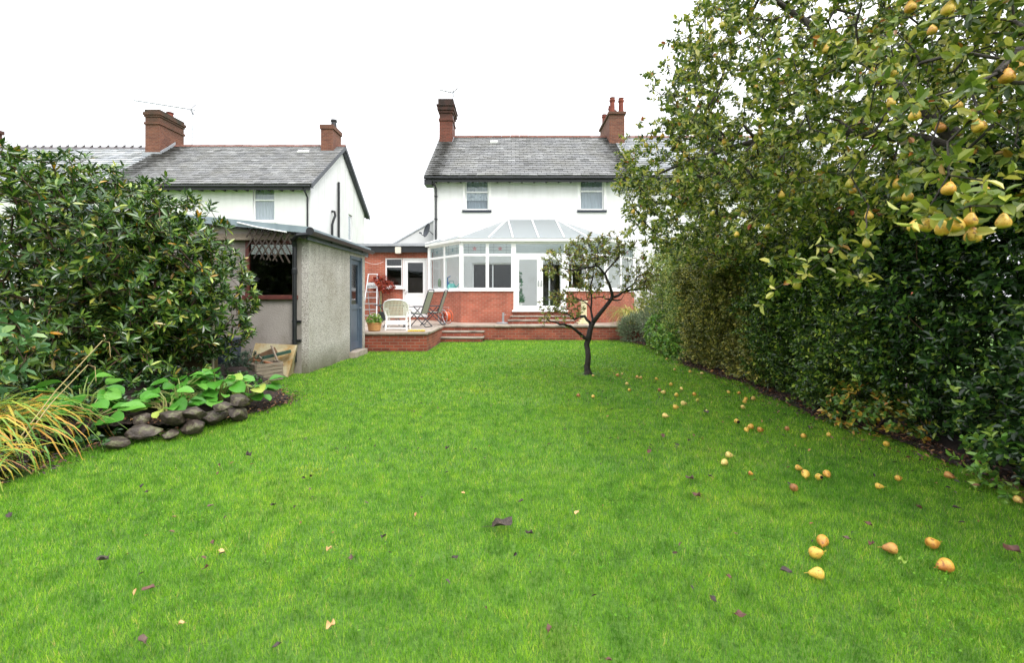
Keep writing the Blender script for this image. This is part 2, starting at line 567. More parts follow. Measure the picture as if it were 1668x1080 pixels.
M = dict(
    render=mat('white_render', col('#d9d9d8'), col('#e2e2e2'), 0.9, 1.3, 0.7, 38,
               stain=(col('#c4c1bb'), 0.7, 0.55, 0.9, (1, 1, .8))),
    white=mat('white_plastic', col('#f0f0f0'), col('#f6f6f6'), 0.35, 3),
    pale_render=mat('pale_grey_render', col('#bdbdbb'), col('#c8c8c6'), 0.9, 1.2, 0.4, 40),
    white_trim=mat('white_painted_trim', col('#e4e2de'), col('#eeeeec'), 0.5, 5),
    inner=mat('inner_plaster', col('#e2e4e3'), col('#ebecec'), 0.8, 2),
    black=mat('black_plastic', col('#17181b'), col('#222428'), 0.4, 5),
    navy=mat('dark_sill_paint', col('#1c2230'), col('#262c3a'), 0.5, 5),
    slate=slate_mat('slate', [(0, col('#565656')), (0.1, col('#6f6f70')), (0.55, col('#7a7a7b')), (0.9, col('#868686')), (1, col('#989897'))], col('#74726c'), soot=((-3.35, .5), (5.3, .9))),
    slate_nb=slate_mat('neighbour_slate', [(0, col('#565656')), (0.1, col('#6f6f70')), (0.55, col('#7a7a7b')), (0.9, col('#868686')), (1, col('#989897'))], col('#74726c'), soot=((-6.6, 1.0),)),
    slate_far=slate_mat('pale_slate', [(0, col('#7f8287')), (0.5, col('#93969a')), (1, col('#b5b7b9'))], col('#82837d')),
    ridge=mat('ridge_tile_clay', col('#5a3a30'), col('#7a4d3e'), 0.8, 7, 0.3),
    brick=brick_mat('red_brick', col('#b3604a'), col('#97503b'), col('#a98675'), 0.23, 0.078, 0.009),
    brick_wall=brick_mat('terrace_brick', col('#a0503a'), col('#7e3a2b'), col('#8c7264'), 0.235, 0.085, 0.009, moss=(0.08, -0.08, col('#4a3328'))),
    brick_stack=brick_mat('chimney_brick', col('#7f4d38'), col('#66392b'), col('#7c695c'), soot=(10.4, 11.7, col('#2e2a1e'))),
    brick_old=brick_mat('old_chimney_brick', col('#743a2b'), col('#5a2d22'), col('#6a5448'), soot=(10.3, 11.5, col('#2a1d18'))),
    lead=mat('lead_flashing', col('#8d9096'), col('#a5a8ad'), 0.5, 6),
    pot=mat('clay_pot', col('#84402e'), col('#6a2e22'), 0.75, 6),
    coping=mat('stone_coping', col('#8f8377'), col('#b0a496'), 0.75, 4, 0.4, 30, stain=(col('#4d4840'), 2.0, 0.5, 0.7, (1, 1, 1))),
    paving=brick_mat('paving', col('#ab9c8c'), col('#998a7c'), col('#5f574d'), 0.6, 0.6, 0.012, 0.6),
    glass=glass_mat('window_glass'),
    glass_dark=glass_mat('reflective_window_glass', (0.85, 0.88, 0.9, 1), 2.0, 0.07),
    poly=None,
    grey_metal=mat('grey_aluminium', col('#9b9fa3'), col('#b7babd'), 0.4, 6, metal=0.6),
    white_metal=mat('pale_aluminium', col('#c9ccce'), col('#dcdee0'), 0.4, 6, metal=0.4),
    charcoal=mat('charcoal_metal', col('#23272e'), col('#31363f'), 0.45, 6),
    sling=mat('grey_sling_fabric', col('#84887a'), col('#9a9d8c'), 0.8, 40),
    pebble=pebble_mat('pebbledash'),
    plain_render=mat('grey_concrete_render', col('#8f8882'), col('#a19a93'), 0.9, 1.5, 0.5, 45, stain=(col('#6c655a'), 1.4, 0.5, 0.75, (1, 1, 0.6))),
    slate_paint=mat('blue_grey_paint', col('#4c5867'), col('#566373'), 0.4, 6),
    red_paint=mat('dark_red_paint', col('#4e2420'), col('#66332a'), 0.55, 9, stain=(col('#8a5a3c'), 6, 0.55, 0.7, (1, 1, 1))),
    roof_felt=mat('blue_grey_roof_edge', col('#76858c'), col('#8b999f'), 0.5, 5),
    trellis_wood=mat('brown_trellis_timber', col('#2c2520'), col('#463c33'), 0.85, 5, 0.3, 30),
    old_wood=mat('weathered_timber', col('#75685a'), col('#958878'), 0.85, 5, 0.4, 30, stretch=(1, 1, 8)),
    grey_plank=mat('pale_timber_fascia', col('#a79c95'), col('#bdb3ab'), 0.8, 4, 0.2, 30, stretch=(0.4, 1, 6)),
    moss_wood=mat('mossy_fence_timber', col('#4a4426'), col('#6a5f35'), 0.9, 4, 0.5, 30, stretch=(0.5, 1, 7)),
    soil=mat('dark_soil', col('#1c1410'), col('#36281f'), 0.95, 9, 0.9, 40),
    stone=mat('garden_rock', col('#2a231e'), col('#564a40'), 0.6, 9, 1.0, 26, stain=(col('#6a6a4c'), 9, 0.54, 0.64, (1, 1, 1))),
    bark=mat('dark_wet_bark', col('#1d1715'), col('#382e2a'), 0.65, 14, 0.8, 40),
    grey_bark=mat('grey_bark', col('#231f1c'), col('#514a43'), 0.85, 10, 0.8, 40),
    red_twig=mat('brown_twig', col('#3a2a20'), col('#5c4230'), 0.8, 10, 0.4),
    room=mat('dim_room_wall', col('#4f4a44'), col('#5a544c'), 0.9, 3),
)


def poly_mat():
    m, n, l, b = new_mat('polycarbonate_sheet')
    b.inputs['Base Color'].default_value = col('#bfc4c5')
    b.inputs['Roughness'].default_value = 0.5
    b.inputs['Specular IOR Level'].default_value = 0.2
    tr = n.new('ShaderNodeBsdfTranslucent'); tr.inputs[0].default_value = (0.8, 0.82, 0.83, 1)
    tp = n.new('ShaderNodeBsdfTransparent'); tp.inputs[0].default_value = (0.9, 0.92, 0.93, 1)
    a = n.new('ShaderNodeMixShader'); a.inputs[0].default_value = 0.45
    c = n.new('ShaderNodeMixShader'); c.inputs[0].default_value = 0.55
    l.new(b.outputs[0], a.inputs[1]); l.new(tr.outputs[0], a.inputs[2])
    l.new(a.outputs[0], c.inputs[1]); l.new(tp.outputs[0], c.inputs[2])
    l.new(c.outputs[0], n['Material Output'].inputs['Surface'])
    return m


M['poly'] = poly_mat()


def grime(m, z0, z1, c, k):
    """rain streaks that hang down from the gutter (z1) and fade out at z0"""
    n, l = m.node_tree.nodes, m.node_tree.links
    b = n['Principled BSDF']
    src = b.inputs['Base Color'].links[0].from_socket
    tc = n.new('ShaderNodeTexCoord'); so = n.new('ShaderNodeSeparateXYZ'); l.new(tc.outputs['Object'], so.inputs['Vector'])
    mp = n.new('ShaderNodeMapping'); mp.inputs['Scale'].default_value = (2.1, 2.1, .16); l.new(tc.outputs['Object'], mp.inputs['Vector'])
    nz = n.new('ShaderNodeTexNoise'); nz.inputs['Scale'].default_value = 2.2; nz.inputs['Detail'].default_value = 8; l.new(mp.outputs['Vector'], nz.inputs['Vector'])
    mr = n.new('ShaderNodeMapRange'); mr.inputs['From Min'].default_value = z0; mr.inputs['From Max'].default_value = z1; l.new(so.outputs['Z'], mr.inputs['Value'])
    rp = ramp(n, [(.46, (0, 0, 0, 1)), (.72, (1, 1, 1, 1))]); l.new(nz.outputs['Fac'], rp.inputs['Fac'])
    a = n.new('ShaderNodeMath'); a.operation = 'MULTIPLY'; l.new(mr.outputs['Result'], a.inputs[0]); l.new(rp.outputs['Color'], a.inputs[1])
    k_ = n.new('ShaderNodeMath'); k_.operation = 'MULTIPLY'; k_.inputs[1].default_value = k; l.new(a.outputs[0], k_.inputs[0])
    mx = n.new('ShaderNodeMixRGB'); l.new(k_.outputs[0], mx.inputs[0]); l.new(src, mx.inputs[1]); mx.inputs[2].default_value = c
    l.new(mx.outputs['Color'], b.inputs['Base Color'])


grime(M['render'], 5.2, 6.95, col('#9c9a93'), .30)
grime(M['pebble'], 1.2, 2.7, col('#6d675e'), .5)
grime(M['plain_render'], .4, 2.7, col('#6a645c'), .5)

# ================================================================== GROUND
TZ = 0.52             # terrace level
LAWN_POLY = [(-4.9, 8.2), (-3.95, 7.7), (-3.35, 7.05), (-3.2, 6.65), (-3.3, 6.2), (-3.55, 5.6), (-3.85, 5.15), (-4.2, 4.75), (-4.3, 4.35), (-4.05, 3.9), (-4.4, 3.3), (-5.2, 2.6), (-9.5, 2.2), (-9.5, 9.2), (-5.0, 9.2)]


def inside(poly, x, y):
    x, y = np.asarray(x), np.asarray(y)
    r = np.zeros(x.shape, bool)
    n = len(poly)
    for i in range(n):
        x0, y0 = poly[i]
        x1, y1 = poly[(i + 1) % n]
        c = ((y0 > y) != (y1 > y)) & (x < (x1 - x0) * (y - y0) / (y1 - y0 + 1e-12) + x0)
        r ^= c
    return r


def hedge_edge(y):
    """the ragged foot of the hedge along the right side of the lawn"""
    return 4.02 + 0.10 * np.sin(y * 1.7 + 0.4) + 0.06 * np.sin(y * 4.1) + np.where(y > 11.5, 0.30 * np.clip((y - 11.5) / 1.5, 0, 1), 0) - np.where(y > 14.2, 0.55 * np.clip((y - 14.2) / 2, 0, 1), 0)


def ground_mat():
    m, n, l, b = new_mat('lawn_ground')
    tc = n.new('ShaderNodeTexCoord')
    nz = n.new('ShaderNodeTexNoise'); nz.inputs['Scale'].default_value = 0.7; nz.inputs['Detail'].default_value = 8
    n2 = n.new('ShaderNodeTexNoise'); n2.inputs['Scale'].default_value = 45; n2.inputs['Detail'].default_value = 6
    l.new(tc.outputs['Object'], nz.inputs['Vector']); l.new(tc.outputs['Object'], n2.inputs['Vector'])
    r1 = ramp(n, [(0.3, col('#375f1c')), (0.55, col('#4a7822')), (0.75, col('#7c8538'))])
    r2 = ramp(n, [(0.3, col('#2f4614')), (0.7, col('#6f9330'))])
    l.new(nz.outputs['Fac'], r1.inputs['Fac']); l.new(n2.outputs['Fac'], r2.inputs['Fac'])
    mx = n.new('ShaderNodeMixRGB'); mx.inputs[0].default_value = 0.5
    l.new(r1.outputs['Color'], mx.inputs[1]); l.new(r2.outputs['Color'], mx.inputs[2])
    l.new(mx.outputs['Color'], b.inputs['Base Color'])
    b.inputs['Roughness'].default_value = 0.9
    bp = n.new('ShaderNodeBump'); bp.inputs['Strength'].default_value = 0.8; bp.inputs['Distance'].default_value = 0.03
    l.new(n2.outputs['Fac'], bp.inputs['Height']); l.new(bp.outputs['Normal'], b.inputs['Normal'])
    return m


gm = MB()
gm.quad((-400, -200, -0.02), (400, -200, -0.02), (400, 600, -0.02), (-400, 600, -0.02))
tag(gm.build('ground', ground_mat()), kind='structure')

# soil of the flower bed, humped, and the strip of soil under the hedge
def soil_sheet(name, xs, ys, zf, keep):
    X, Y = np.meshgrid(xs, ys, indexing='ij')
    Z = zf(X, Y)
    nx, ny = X.shape
    v = np.stack([X, Y, Z], -1).reshape(-1, 3)
    idx = np.arange(nx * ny).reshape(nx, ny)
    f = np.stack([idx[:-1, :-1], idx[1:, :-1], idx[1:, 1:], idx[:-1, 1:]], -1).reshape(-1, 4)
    c = v[f].mean(1)
    f = f[keep(c[:, 0], c[:, 1])]
    o = np_mesh(name, v, f, M['soil'], smooth=True)
    return tag(o, kind='structure')


def bed_z(X, Y):
    d = np.clip((-3.55 - X) * 0.25 + 0.02 + np.where(Y < 4.6, -0.05, 0), 0.005, 0.28)
    return d + 0.02 * np.sin(X * 9) * np.sin(Y * 8) + 0.012 * np.sin(X * 23 + 1) * np.sin(Y * 19)


soil_sheet('flower_bed_soil', np.linspace(-9.5, -3.1, 110), np.linspace(2.2, 9.25, 120), bed_z, lambda x, y: inside(LAWN_POLY, x, y))
soil_sheet('hedge_bed_soil', np.linspace(3.3, 7.5, 60), np.linspace(0.5, 20.4, 160),
           lambda X, Y: 0.012 + 0.05 * np.clip(X - 4.2, 0, 1) + 0.015 * np.sin(X * 11) * np.sin(Y * 9), lambda x, y: (x > hedge_edge(y) - 0.1) & ((y < 16.25) | (x > 6.05)))

# ---- lawn blades
def grass_mat():
    m, n, l, b = new_mat('grass_blade')
    ge = n.new('ShaderNodeNewGeometry')
    rp = ramp(n, [(0.0, col('#447818')), (0.3, col('#68a024')), (0.7, col('#86ba32')), (0.92, col('#a6cc4c')), (1.0, col('#cac274'))])
    l.new(ge.outputs['Random Per Island'], rp.inputs['Fac'])
    tc = n.new('ShaderNodeTexCoord')
    nz = n.new('ShaderNodeTexNoise'); nz.inputs['Scale'].default_value = 0.9; nz.inputs['Detail'].default_value = 6; nz.inputs['Roughness'].default_value = 0.65
    l.new(tc.outputs['Object'], nz.inputs['Vector'])
    rr = ramp(n, [(0.34, (0.62, 0.80, 0.72, 1)), (0.48, (1, 1, 1, 1)), (0.60, (1.10, 1.05, 0.95, 1)), (0.72, (1.75, 1.12, 1.2, 1))])
    l.new(nz.outputs['Fac'], rr.inputs['Fac'])
    mx = n.new('ShaderNodeMixRGB'); mx.blend_type = 'MULTIPLY'; mx.inputs[0].default_value = 1
    l.new(rp.outputs['Color'], mx.inputs[1]); l.new(rr.outputs['Color'], mx.inputs[2])
    n5 = n.new('ShaderNodeTexNoise'); n5.inputs['Scale'].default_value = 7; n5.inputs['Detail'].default_value = 5
    l.new(tc.outputs['Object'], n5.inputs['Vector'])
    r5 = ramp(n, [(0.33, (0.48, 0.58, 0.58, 1)), (0.5, (1, 1, 1, 1)), (0.66, (1.4, 1.18, 1.15, 1))]); l.new(n5.outputs['Fac'], r5.inputs['Fac'])
    m5 = n.new('ShaderNodeMixRGB'); m5.blend_type = 'MULTIPLY'; m5.inputs[0].default_value = 1
    l.new(mx.outputs['Color'], m5.inputs[1]); l.new(r5.outputs['Color'], m5.inputs[2]); mx = m5
    l.new(mx.outputs['Color'], b.inputs['Base Color'])
    b.inputs['Roughness'].default_value = 0.5
    b.inputs['Specular IOR Level'].default_value = 0.2
    tr = n.new('ShaderNodeBsdfTranslucent'); l.new(mx.outputs['Color'], tr.inputs['Color'])
    ms = n.new('ShaderNodeMixShader'); ms.inputs[0].default_value = 0.35
    l.new(b.outputs[0], ms.inputs[1]); l.new(tr.outputs[0], ms.inputs[2])
    l.new(ms.outputs[0], n['Material Output'].inputs['Surface'])
    return m


def lawn_ok(x, y):
    ok = ~inside(LAWN_POLY, x, y) & (x < hedge_edge(y) - 0.02 + 0.2 * (rng.random(x.shape) ** 3))
    ok &= ~((x < -4.03) & (y > 9.2))
    ok &= ((x - 1.49) ** 2 + (y - 9.19) ** 2) > .04 * rng.uniform(.4, 2.2, x.shape)
    ok &= ~((x < -2.32) & (y > 12.95)) & (y < 16.3)
    ok &= ~((x > -2.66) & (x < -0.93) & (y > 15.6))
    return ok


def blades():
    xs, ys, hs, ws = [], [], [], []
    for y0, y1, dens, h, w in ((1.3, 2.6, 18000, 0.013, 0.0025), (2.6, 4.0, 11500, 0.0145, 0.0032), (4.0, 6.5, 5600, 0.017, 0.0046), (6.5, 10, 2500, 0.021, 0.007), (10, 16.4, 1100, 0.022, 0.011)):
        xw = min(1.2 * y1 + 0.6, 9)
        n = int((y1 - y0) * 2 * xw * dens)
        x = rng.uniform(-xw, xw, n); y = rng.uniform(y0, y1, n)
        k = lawn_ok(x, y) & (np.abs(x) < 1.2 * y + 0.6)
        x, y = x[k], y[k]
        # tufts: uneven cut
        t = 0.75 + 0.5 * (0.5 + 0.5 * np.sin(x * 3.1 + np.sin(y * 2.3) * 2) * np.sin(y * 2.7 + np.sin(x * 1.9)))
        xs.append(x); ys.append(y)
        hs.append(h * t * rng.uniform(0.55, 1.25, len(x))); ws.append(np.full(len(x), w) * rng.uniform(0.7, 1.3, len(x)))
    x, y, h, w = map(np.concatenate, (xs, ys, hs, ws))
    n = len(x)
    a = rng.uniform(0, 2 * np.pi, n); lean = rng.uniform(0.2, 1.7, n) * h; b = rng.uniform(0, 2 * np.pi, n)
    z0 = np.full(n, -0.021)
    dx, dy = np.cos(a) * w / 2, np.sin(a) * w / 2
    v = np.empty((n, 3, 3), np.float32)
    v[:, 0] = np.stack([x - dx, y - dy, z0], -1)
    v[:, 1] = np.stack([x + dx, y + dy, z0], -1)
    v[:, 2] = np.stack([x + np.cos(b) * lean, y + np.sin(b) * lean, h], -1)
    o = np_mesh('lawn_grass', v.reshape(-1, 3), np.arange(n * 3).reshape(n, 3), grass_mat())
    tag(o, 'short bright green lawn grass between the flower bed and the hedge', 'grass', kind='stuff')


blades()

# ================================================================== TERRACE
ter = empty('brick_terrace', (0, 16, 0), 'raised paved terrace behind a low red brick retaining wall at the end of the lawn', 'terrace')
w = MB()
w.prism([(-4.10, 13.0, -0.1), (-2.38, 13.0, -0.1), (-2.40, 16.3, -0.1), (5.2, 16.3, -0.1), (5.2, 20.3, -0.1), (-9, 20.3, -0.1), (-9, 13.0, -0.1)], (0, 0, TZ - 0.065 + 0.1))
w.build('retaining_wall', M['brick_wall'], ter)
p = MB()
p.prism([(-4.10, 13.25, TZ - 0.062), (-2.62, 13.25, TZ - 0.062), (-2.65, 16.55, TZ - 0.062), (5.2, 16.55, TZ - 0.062), (5.2, 20.28, TZ - 0.062), (-9, 20.28, TZ - 0.062), (-9, 13.25, TZ - 0.062)], (0, 0, 0.06))
pav = p.build('paving', mat('terrace_paving', col('#9c8f82'), col('#b8aca0'), 0.45, 3, 0.3, 25, stain=(col('#6c6255'), 1.5, 0.5, 0.7, (1, 1, 1))), ter)
c = MB()
def coping(a, b, depth, n):
    a, b = Vector(a), Vector(b)
    d = (b - a) / n
    u = d.normalized()
    s = Vector((-u.y, u.x, 0))
    for i in range(n):
        j = random.uniform(-.006, .006)
        q = a + d * (i + .5) + s * (depth / 2 + j) + Vector((0, 0, random.uniform(-.004, .004)))
        c.obox(q, u * (d.length / 2 - .006), s * depth / 2, (0, 0, .028))
coping((-4.12, 12.95, TZ - .033), (-2.335, 12.95, TZ - .033), .3, 4)
coping((-2.335, 13.26, TZ - .033), (-2.352, 16.24, TZ - .033), .3, 5)
coping((-2.35, 16.25, TZ - .033), (5.2, 16.25, TZ - .033), .3, 13)
c.build('coping', M['coping'], ter, bevel=.006)
for i, (y0, y1, zt) in enumerate(((15.62, 16.3, .15), (15.95, 16.3, .335))):
    s = MB(); s.box(-2.62 + .02, -1.0, y0 + .03, y1 - .003, -.1, zt - .045)
    st = s.build('step', M['brick_wall'], ter)
    t = MB(); t.box(-2.64, -.96, y0, y1 - .004, zt - .045, zt)
    t.build('tread', M['coping'], st, bevel=.008)

# ================================================================== HOUSES
def Mfront(y):          # wall that faces the camera: u = x, w = inwards (+y)
    return lambda u, w, z: (u, y + w, z)


def slate_slope(mb, a, b, c, d, sw=0.38, ex=0.25):
    """slates on the slope a-b (eave, left to right) to d-c (ridge)"""
    a, b, c, d = map(Vector, (a, b, c, d))
    L = ((d - a).length + (c - b).length) / 2
    rows = max(1, round(L / ex))
    for r in range(rows):
        t0, t1 = r / rows, (r + 1) / rows
        p0, p1 = a.lerp(d, t0), b.lerp(c, t0)
        q0, q1 = a.lerp(d, t1), b.lerp(c, t1)
        n = max(1, round((p1 - p0).length / sw))
        u = (p1 - p0).normalized()
        up = (q0 - p0).normalized()
        nn = u.cross(up).normalized()
        if nn.z < 0: nn = -nn
        for i in range(-1, n):
            s0 = (i + (0.5 if r % 2 else 0)) / n
            s1 = s0 + 1 / n
            s0, s1 = max(s0, 0), min(s1, 1)
            if s1 - s0 < .1 / n: continue
            g = .007 / max((p1 - p0).length, .1)
            h = .026 + random.uniform(0, .014)
            slip = up * random.uniform(-.014, .014)
            e0, e1 = p0.lerp(p1, s0 + g) + slip, p0.lerp(p1, s1 - g) + slip
            f1, f0 = q0.lerp(q1, s1 - g) + up * .06, q0.lerp(q1, s0 + g) + up * .06
            tl = random.uniform(-.006, .006)
            mb.add([e0 + nn * .004, e1 + nn * .004, e1 + nn * (h + .01 + tl), e0 + nn * (h + .01 - tl), f1 + nn * .006, f0 + nn * .006],
                   [(0, 1, 2, 3), (3, 2, 4, 5), (0, 3, 5), (1, 4, 2)])


def window(parent, x0, x1, z0, z1, y, transom=None, mullions=(), fw=.06, glass='glass_dark', curtain=None, sill=True, sill_mat='navy'):
    """upvc window: frame (the part) > panes, sill, curtain"""
    m = MB()
    d = .07
    m.box(x0, x0 + fw, y, y + d, z0, z1); m.box(x1 - fw, x1, y, y + d, z0, z1)
    m.box(x0 + fw, x1 - fw, y, y + d, z0, z0 + fw); m.box(x0 + fw, x1 - fw, y, y + d, z1 - fw, z1)
    zs = [z0 + fw]
    if transom:
        m.box(x0 + fw, x1 - fw, y - .012, y + d, transom - fw * .55, transom + fw * .55)
    for x in mullions: m.box(x - fw * .5, x + fw * .5, y - .006, y + d - .004, z0 + fw, z1 - fw)
    f = m.build('window', M['white'], parent)
    zz = [(z0 + fw, (transom - fw * .55) if transom else z1 - fw)]
    if transom: zz.append((transom + fw * .55, z1 - fw))
    for a, b in zz:
        g = MB(); g.box(x0 + fw, x1 - fw, y + .028, y + .04, a, b)
        g.build('pane', M[glass], f)
    if sill:
        s = MB(); s.box(x0 - .12, x1 + .12, y - .16, y + .06, z0 - .11, z0 - .012)
        s.build('sill', M[sill_mat], f, bevel=.008)
    if curtain:
        for (cx0, cx1, cz0, cz1, cm, dd) in curtain:
            k = MB()
            nx = max(4, int((cx1 - cx0) / .03))
            for i in range(nx):
                a, b = cx0 + (cx1 - cx0) * i / nx, cx0 + (cx1 - cx0) * (i + 1) / nx
                ya, yb = y + dd + .012 * math.sin(i * 1.3), y + dd + .012 * math.sin((i + 1) * 1.3)
                k.quad((a, ya, cz0), (b, yb, cz0), (b, yb, cz1), (a, ya, cz1))
            k.build('curtain', cm, f)
    return f


def ridge_tiles(parent, x0, x1, y, z, mt, n, crest=False, sag=0.0):
    m = MB()
    for i in range(n):
        a, b = x0 + (x1 - x0) * i / n, x0 + (x1 - x0) * (i + 1) / n
        zz = z + random.uniform(-.008, .012) - sag * math.sin(math.pi * (i + .5) / n)
        m.prism([(a + .006, y - .17, zz - .10), (a + .006, y, zz + .05), (a + .006, y + .17, zz - .10), (a + .006, y + .15, zz - .14), (a + .006, y, zz + .01), (a + .006, y - .15, zz - .14)], (b - a - .012, 0, 0))
        if crest:
            m.prism([(b - .16, y - .03, zz + .04), (b - .03, y - .03, zz + .13), (b + .02, y - .03, zz + .15), (b - .01, y - .03, zz + .04)], (0, .06, 0))
    return m.build('ridge_tile', mt, parent)


def chimney(parent, x0, x1, y0, y1, z0, z1, mt, bands, pots=(), flash=True):
    """stack with corbelled bands; pots are sub-parts"""
    m = MB()
    z = z0
    for (za, zb, e) in bands:      # (bottom, top, how far it stands out)
        m.box(x0 - e, x1 + e, y0 - e, y1 + e, za, zb)
    s = m.build('chimney', mt, parent, bevel=.01)
    for (px, py, r, h, mm) in pots:
        q = MB()
        q.lathe((px, py, z1), [(r * .95, -.03), (r * .9, h * .1), (r * .8, h * .7), (r * .95, h * .78), (r * 1.05, h * .8), (r * 1.05, h * .87), (r * .8, h * .88), (r * .8, h * .95), (r, h), (r * .7, h), (r * .65, h * .6)], 14)
        q.build('chimney_pot', mm, s, smooth=False)
    return s


# ------------------------------------------------ the house
HX0, HX1, HY0, HY1 = -3.45, 5.25, 20.5, 28.6
EZ, RZ, RY = 6.95, 9.93, 24.55
house = empty('white_house', (0, 20.5, 0), 'white rendered two-storey house with slate roof behind the glazed conservatory', 'house')
W1 = (-2.06, -1.02, 5.34, 6.66)
W2 = (2.98, 4.04, 5.34, 6.66)
IN1 = (-1.75, .02, 1.72, 3.0)          # openings inside the conservatory
IN2 = (1.15, 3.15, 1.0, 3.0)
wl_ = MB()
wl_.wall(Mfront(HY0), HX0, HX1, 0, EZ, .3, [W1, W2, IN1, IN2])
wl_.wall(lambda u, w_, z: (HX0 + w_, u, z), HY0 + .3, HY1, 0, EZ, .3)
wl_.quad((HX0, HY1, 0), (HX1, HY1, 0), (HX1, HY1, EZ), (HX0, HY1, EZ))
wl_.prism([(HX0, HY0, EZ), (HX0, HY1, EZ), (HX0, RY, RZ - .12)], (.3, 0, 0))
wl_.build('wall', M['render'], house)
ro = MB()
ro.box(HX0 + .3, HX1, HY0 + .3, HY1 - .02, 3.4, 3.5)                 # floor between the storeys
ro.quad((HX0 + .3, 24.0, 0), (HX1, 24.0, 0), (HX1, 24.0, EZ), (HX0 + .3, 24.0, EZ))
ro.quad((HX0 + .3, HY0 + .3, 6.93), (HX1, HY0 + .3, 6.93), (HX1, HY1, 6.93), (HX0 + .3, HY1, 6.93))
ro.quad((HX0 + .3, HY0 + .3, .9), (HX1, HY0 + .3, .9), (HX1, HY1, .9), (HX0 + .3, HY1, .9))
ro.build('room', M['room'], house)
OV = .36
def eave_z(dy): return EZ - .02 - dy * (RZ - EZ) / (RY - HY0)
sl = MB()
ey = HY0 - OV
ez = eave_z(OV) + .12
sl.prism([(HX0 - .32, ey + .02, ez - .05), (HX0 - .32, RY, RZ - .03), (HX0 - .32, HY1 + OV, ez - .05), (HX0 - .32, HY1 + OV, ez - .13), (HX0 - .32, RY, RZ - .12), (HX0 - .32, ey + .02, ez - .13)], (HX1 - HX0 + .32, 0, 0))
slate_slope(sl, (HX0 - .34, ey - .04, ez - .04), (HX1, ey - .04, ez - .04), (HX1, RY, RZ - .01), (HX0 - .34, RY, RZ - .01))
roof = sl.build('roof', M['slate'], house)
ridge_tiles(roof, HX0 - .36, HX1 - .2, RY, RZ + .02, M['ridge'], 19, sag=-.03)
bb = MB()
bb.box(HX0 - .30, HX1, ey + .0, ey + .025, ez - .30, ez - .09)       # dark fascia, soffit and rafter feet
bb.box(HX0 - .30, HX1, ey + .028, HY0 - .003, ez - .14, ez - .115)
for i in range(17):
    x = HX0 + .1 + i * .535
    bb.box(x, x + .07, ey + .05, HY0 - .004, ez - .27, ez - .145)
bb.prism([(HX0 - .345, ey - .02, ez - .20), (HX0 - .345, RY, RZ - .20), (HX0 - .345, RY, RZ - .05), (HX0 - .345, ey - .02, ez - .05)], (.025, 0, 0))
bb.box(HX0 - .34, HX0 - .02, ey - .01, HY0 + .25, ez - .42, ez - .2)
bb.build('fascia', M['black'], house)
gt = MB()
gt.tube([(HX0 - .34, ey - .06, ez - .13), (HX1, ey - .06, ez - .13)], .055, 10)
gt.build('gutter', M['black'], house)
dp = MB()
dp.tube([(HX0 + .02, ey - .05, ez - .2), (HX0 + .06, ey - .02, ez - .32), (HX0 + .12, HY0 - .08, ez - .52), (HX0 + .12, HY0 - .06, ez - .7), (HX0 + .12, HY0 - .06, 3.9)], .038, 10)
for z in (5.9, 4.9): dp.box(HX0 + .06, HX0 + .18, HY0 - .11, HY0 - .003, z, z + .05)
dp.build('downpipe', M['black'], house)
net = mat('net_curtain', col('#ccd3d6'), col('#e4e8ea'), 0.9, 9, stain=(col('#93a2aa'), 7, .5, .62, (1, 1, 1)))
blind = mat('grey_blind', col('#8f9aa2'), col('#9ba6ad'), 0.9, 3)
pane_backing = mat('pale_pane_backing', col('#b4bbc0'), col('#c2c8cc'), 0.9, 3)  # pale sheet added behind the glass to give the panes a grey-blue tone
window(house, *W1[:2], W1[2] + .0, W1[3], HY0 + .10, transom=6.14, curtain=[(-2.02, -1.06, 5.78, 6.65, net, .06), (-2.02, -1.06, 5.36, 5.9, blind, .12)])
window(house, *W2[:2], W2[2] + .0, W2[3], HY0 + .10, transom=6.18, curtain=[(2.99, 4.03, 5.36, 6.65, pane_backing, .08)])
for x0, x1, z0, z1 in (W1, W2):           # plain white surround proud of the wall
    m = MB()
    m.box(x0 - .1, x0 - .003, HY0 - .022, HY0 + .05, z0 - .01, z1 + .1); m.box(x1 + .003, x1 + .1, HY0 - .022, HY0 + .05, z0 - .01, z1 + .1)
    m.box(x0 - .003, x1 + .003, HY0 - .022, HY0 + .05, z1 + .003, z1 + .1)
    m.build('window_surround', M['white_trim'], house)
window(house, IN1[0], IN1[1], IN1[2], IN1[3], HY0 + .12, mullions=(-.85,), sill_mat='white', glass='glass')
window(house, IN2[0], IN2[1], IN2[2], IN2[3], HY0 + .12, mullions=(1.65, 2.15, 2.65), sill=False, glass='glass')
m = MB(); m.box(.30, .56, HY0 - .03, HY0 + .02, 6.62, 6.80)
for i in range(4): m.box(.32, .54, HY0 - .036, HY0 - .03, 6.64 + i * .04, 6.655 + i * .04)
m.build('air_vent', mat('grey_vent', col('#8d8d8b'), col('#9c9c9a'), .7), house)
m = MB()
yv = RY - .75
m.obox((-.92, yv, RZ - .5), (.19, 0, 0), (0, .09, .066), (0, -.02, .03))
m.build('roof_vent', M['white_trim'], house)
cx0, cx1 = -3.72, -3.06
chimney(house, cx0, cx1, 23.9, 25.1, 8.7, 11.66, M['brick_old'],
        [(8.7, 10.55, 0), (10.55, 10.66, .04), (10.66, 10.95, .0), (10.95, 11.08, .05), (11.08, 11.28, .1), (11.28, 11.36, .14), (11.36, 11.66, .06)], [])
m = MB(); m.box(cx0 - .02, cx1 + .02, 23.86, 23.895, 9.2, 9.42)
m.prism([(cx1 + .005, 23.87, 9.3), (cx1 + .005, 24.55, 9.83), (cx1 + .005, 24.55, 10.0), (cx1 + .005, 23.87, 9.47)], (.03, 0, 0))
m.build('flashing', M['lead'], house)
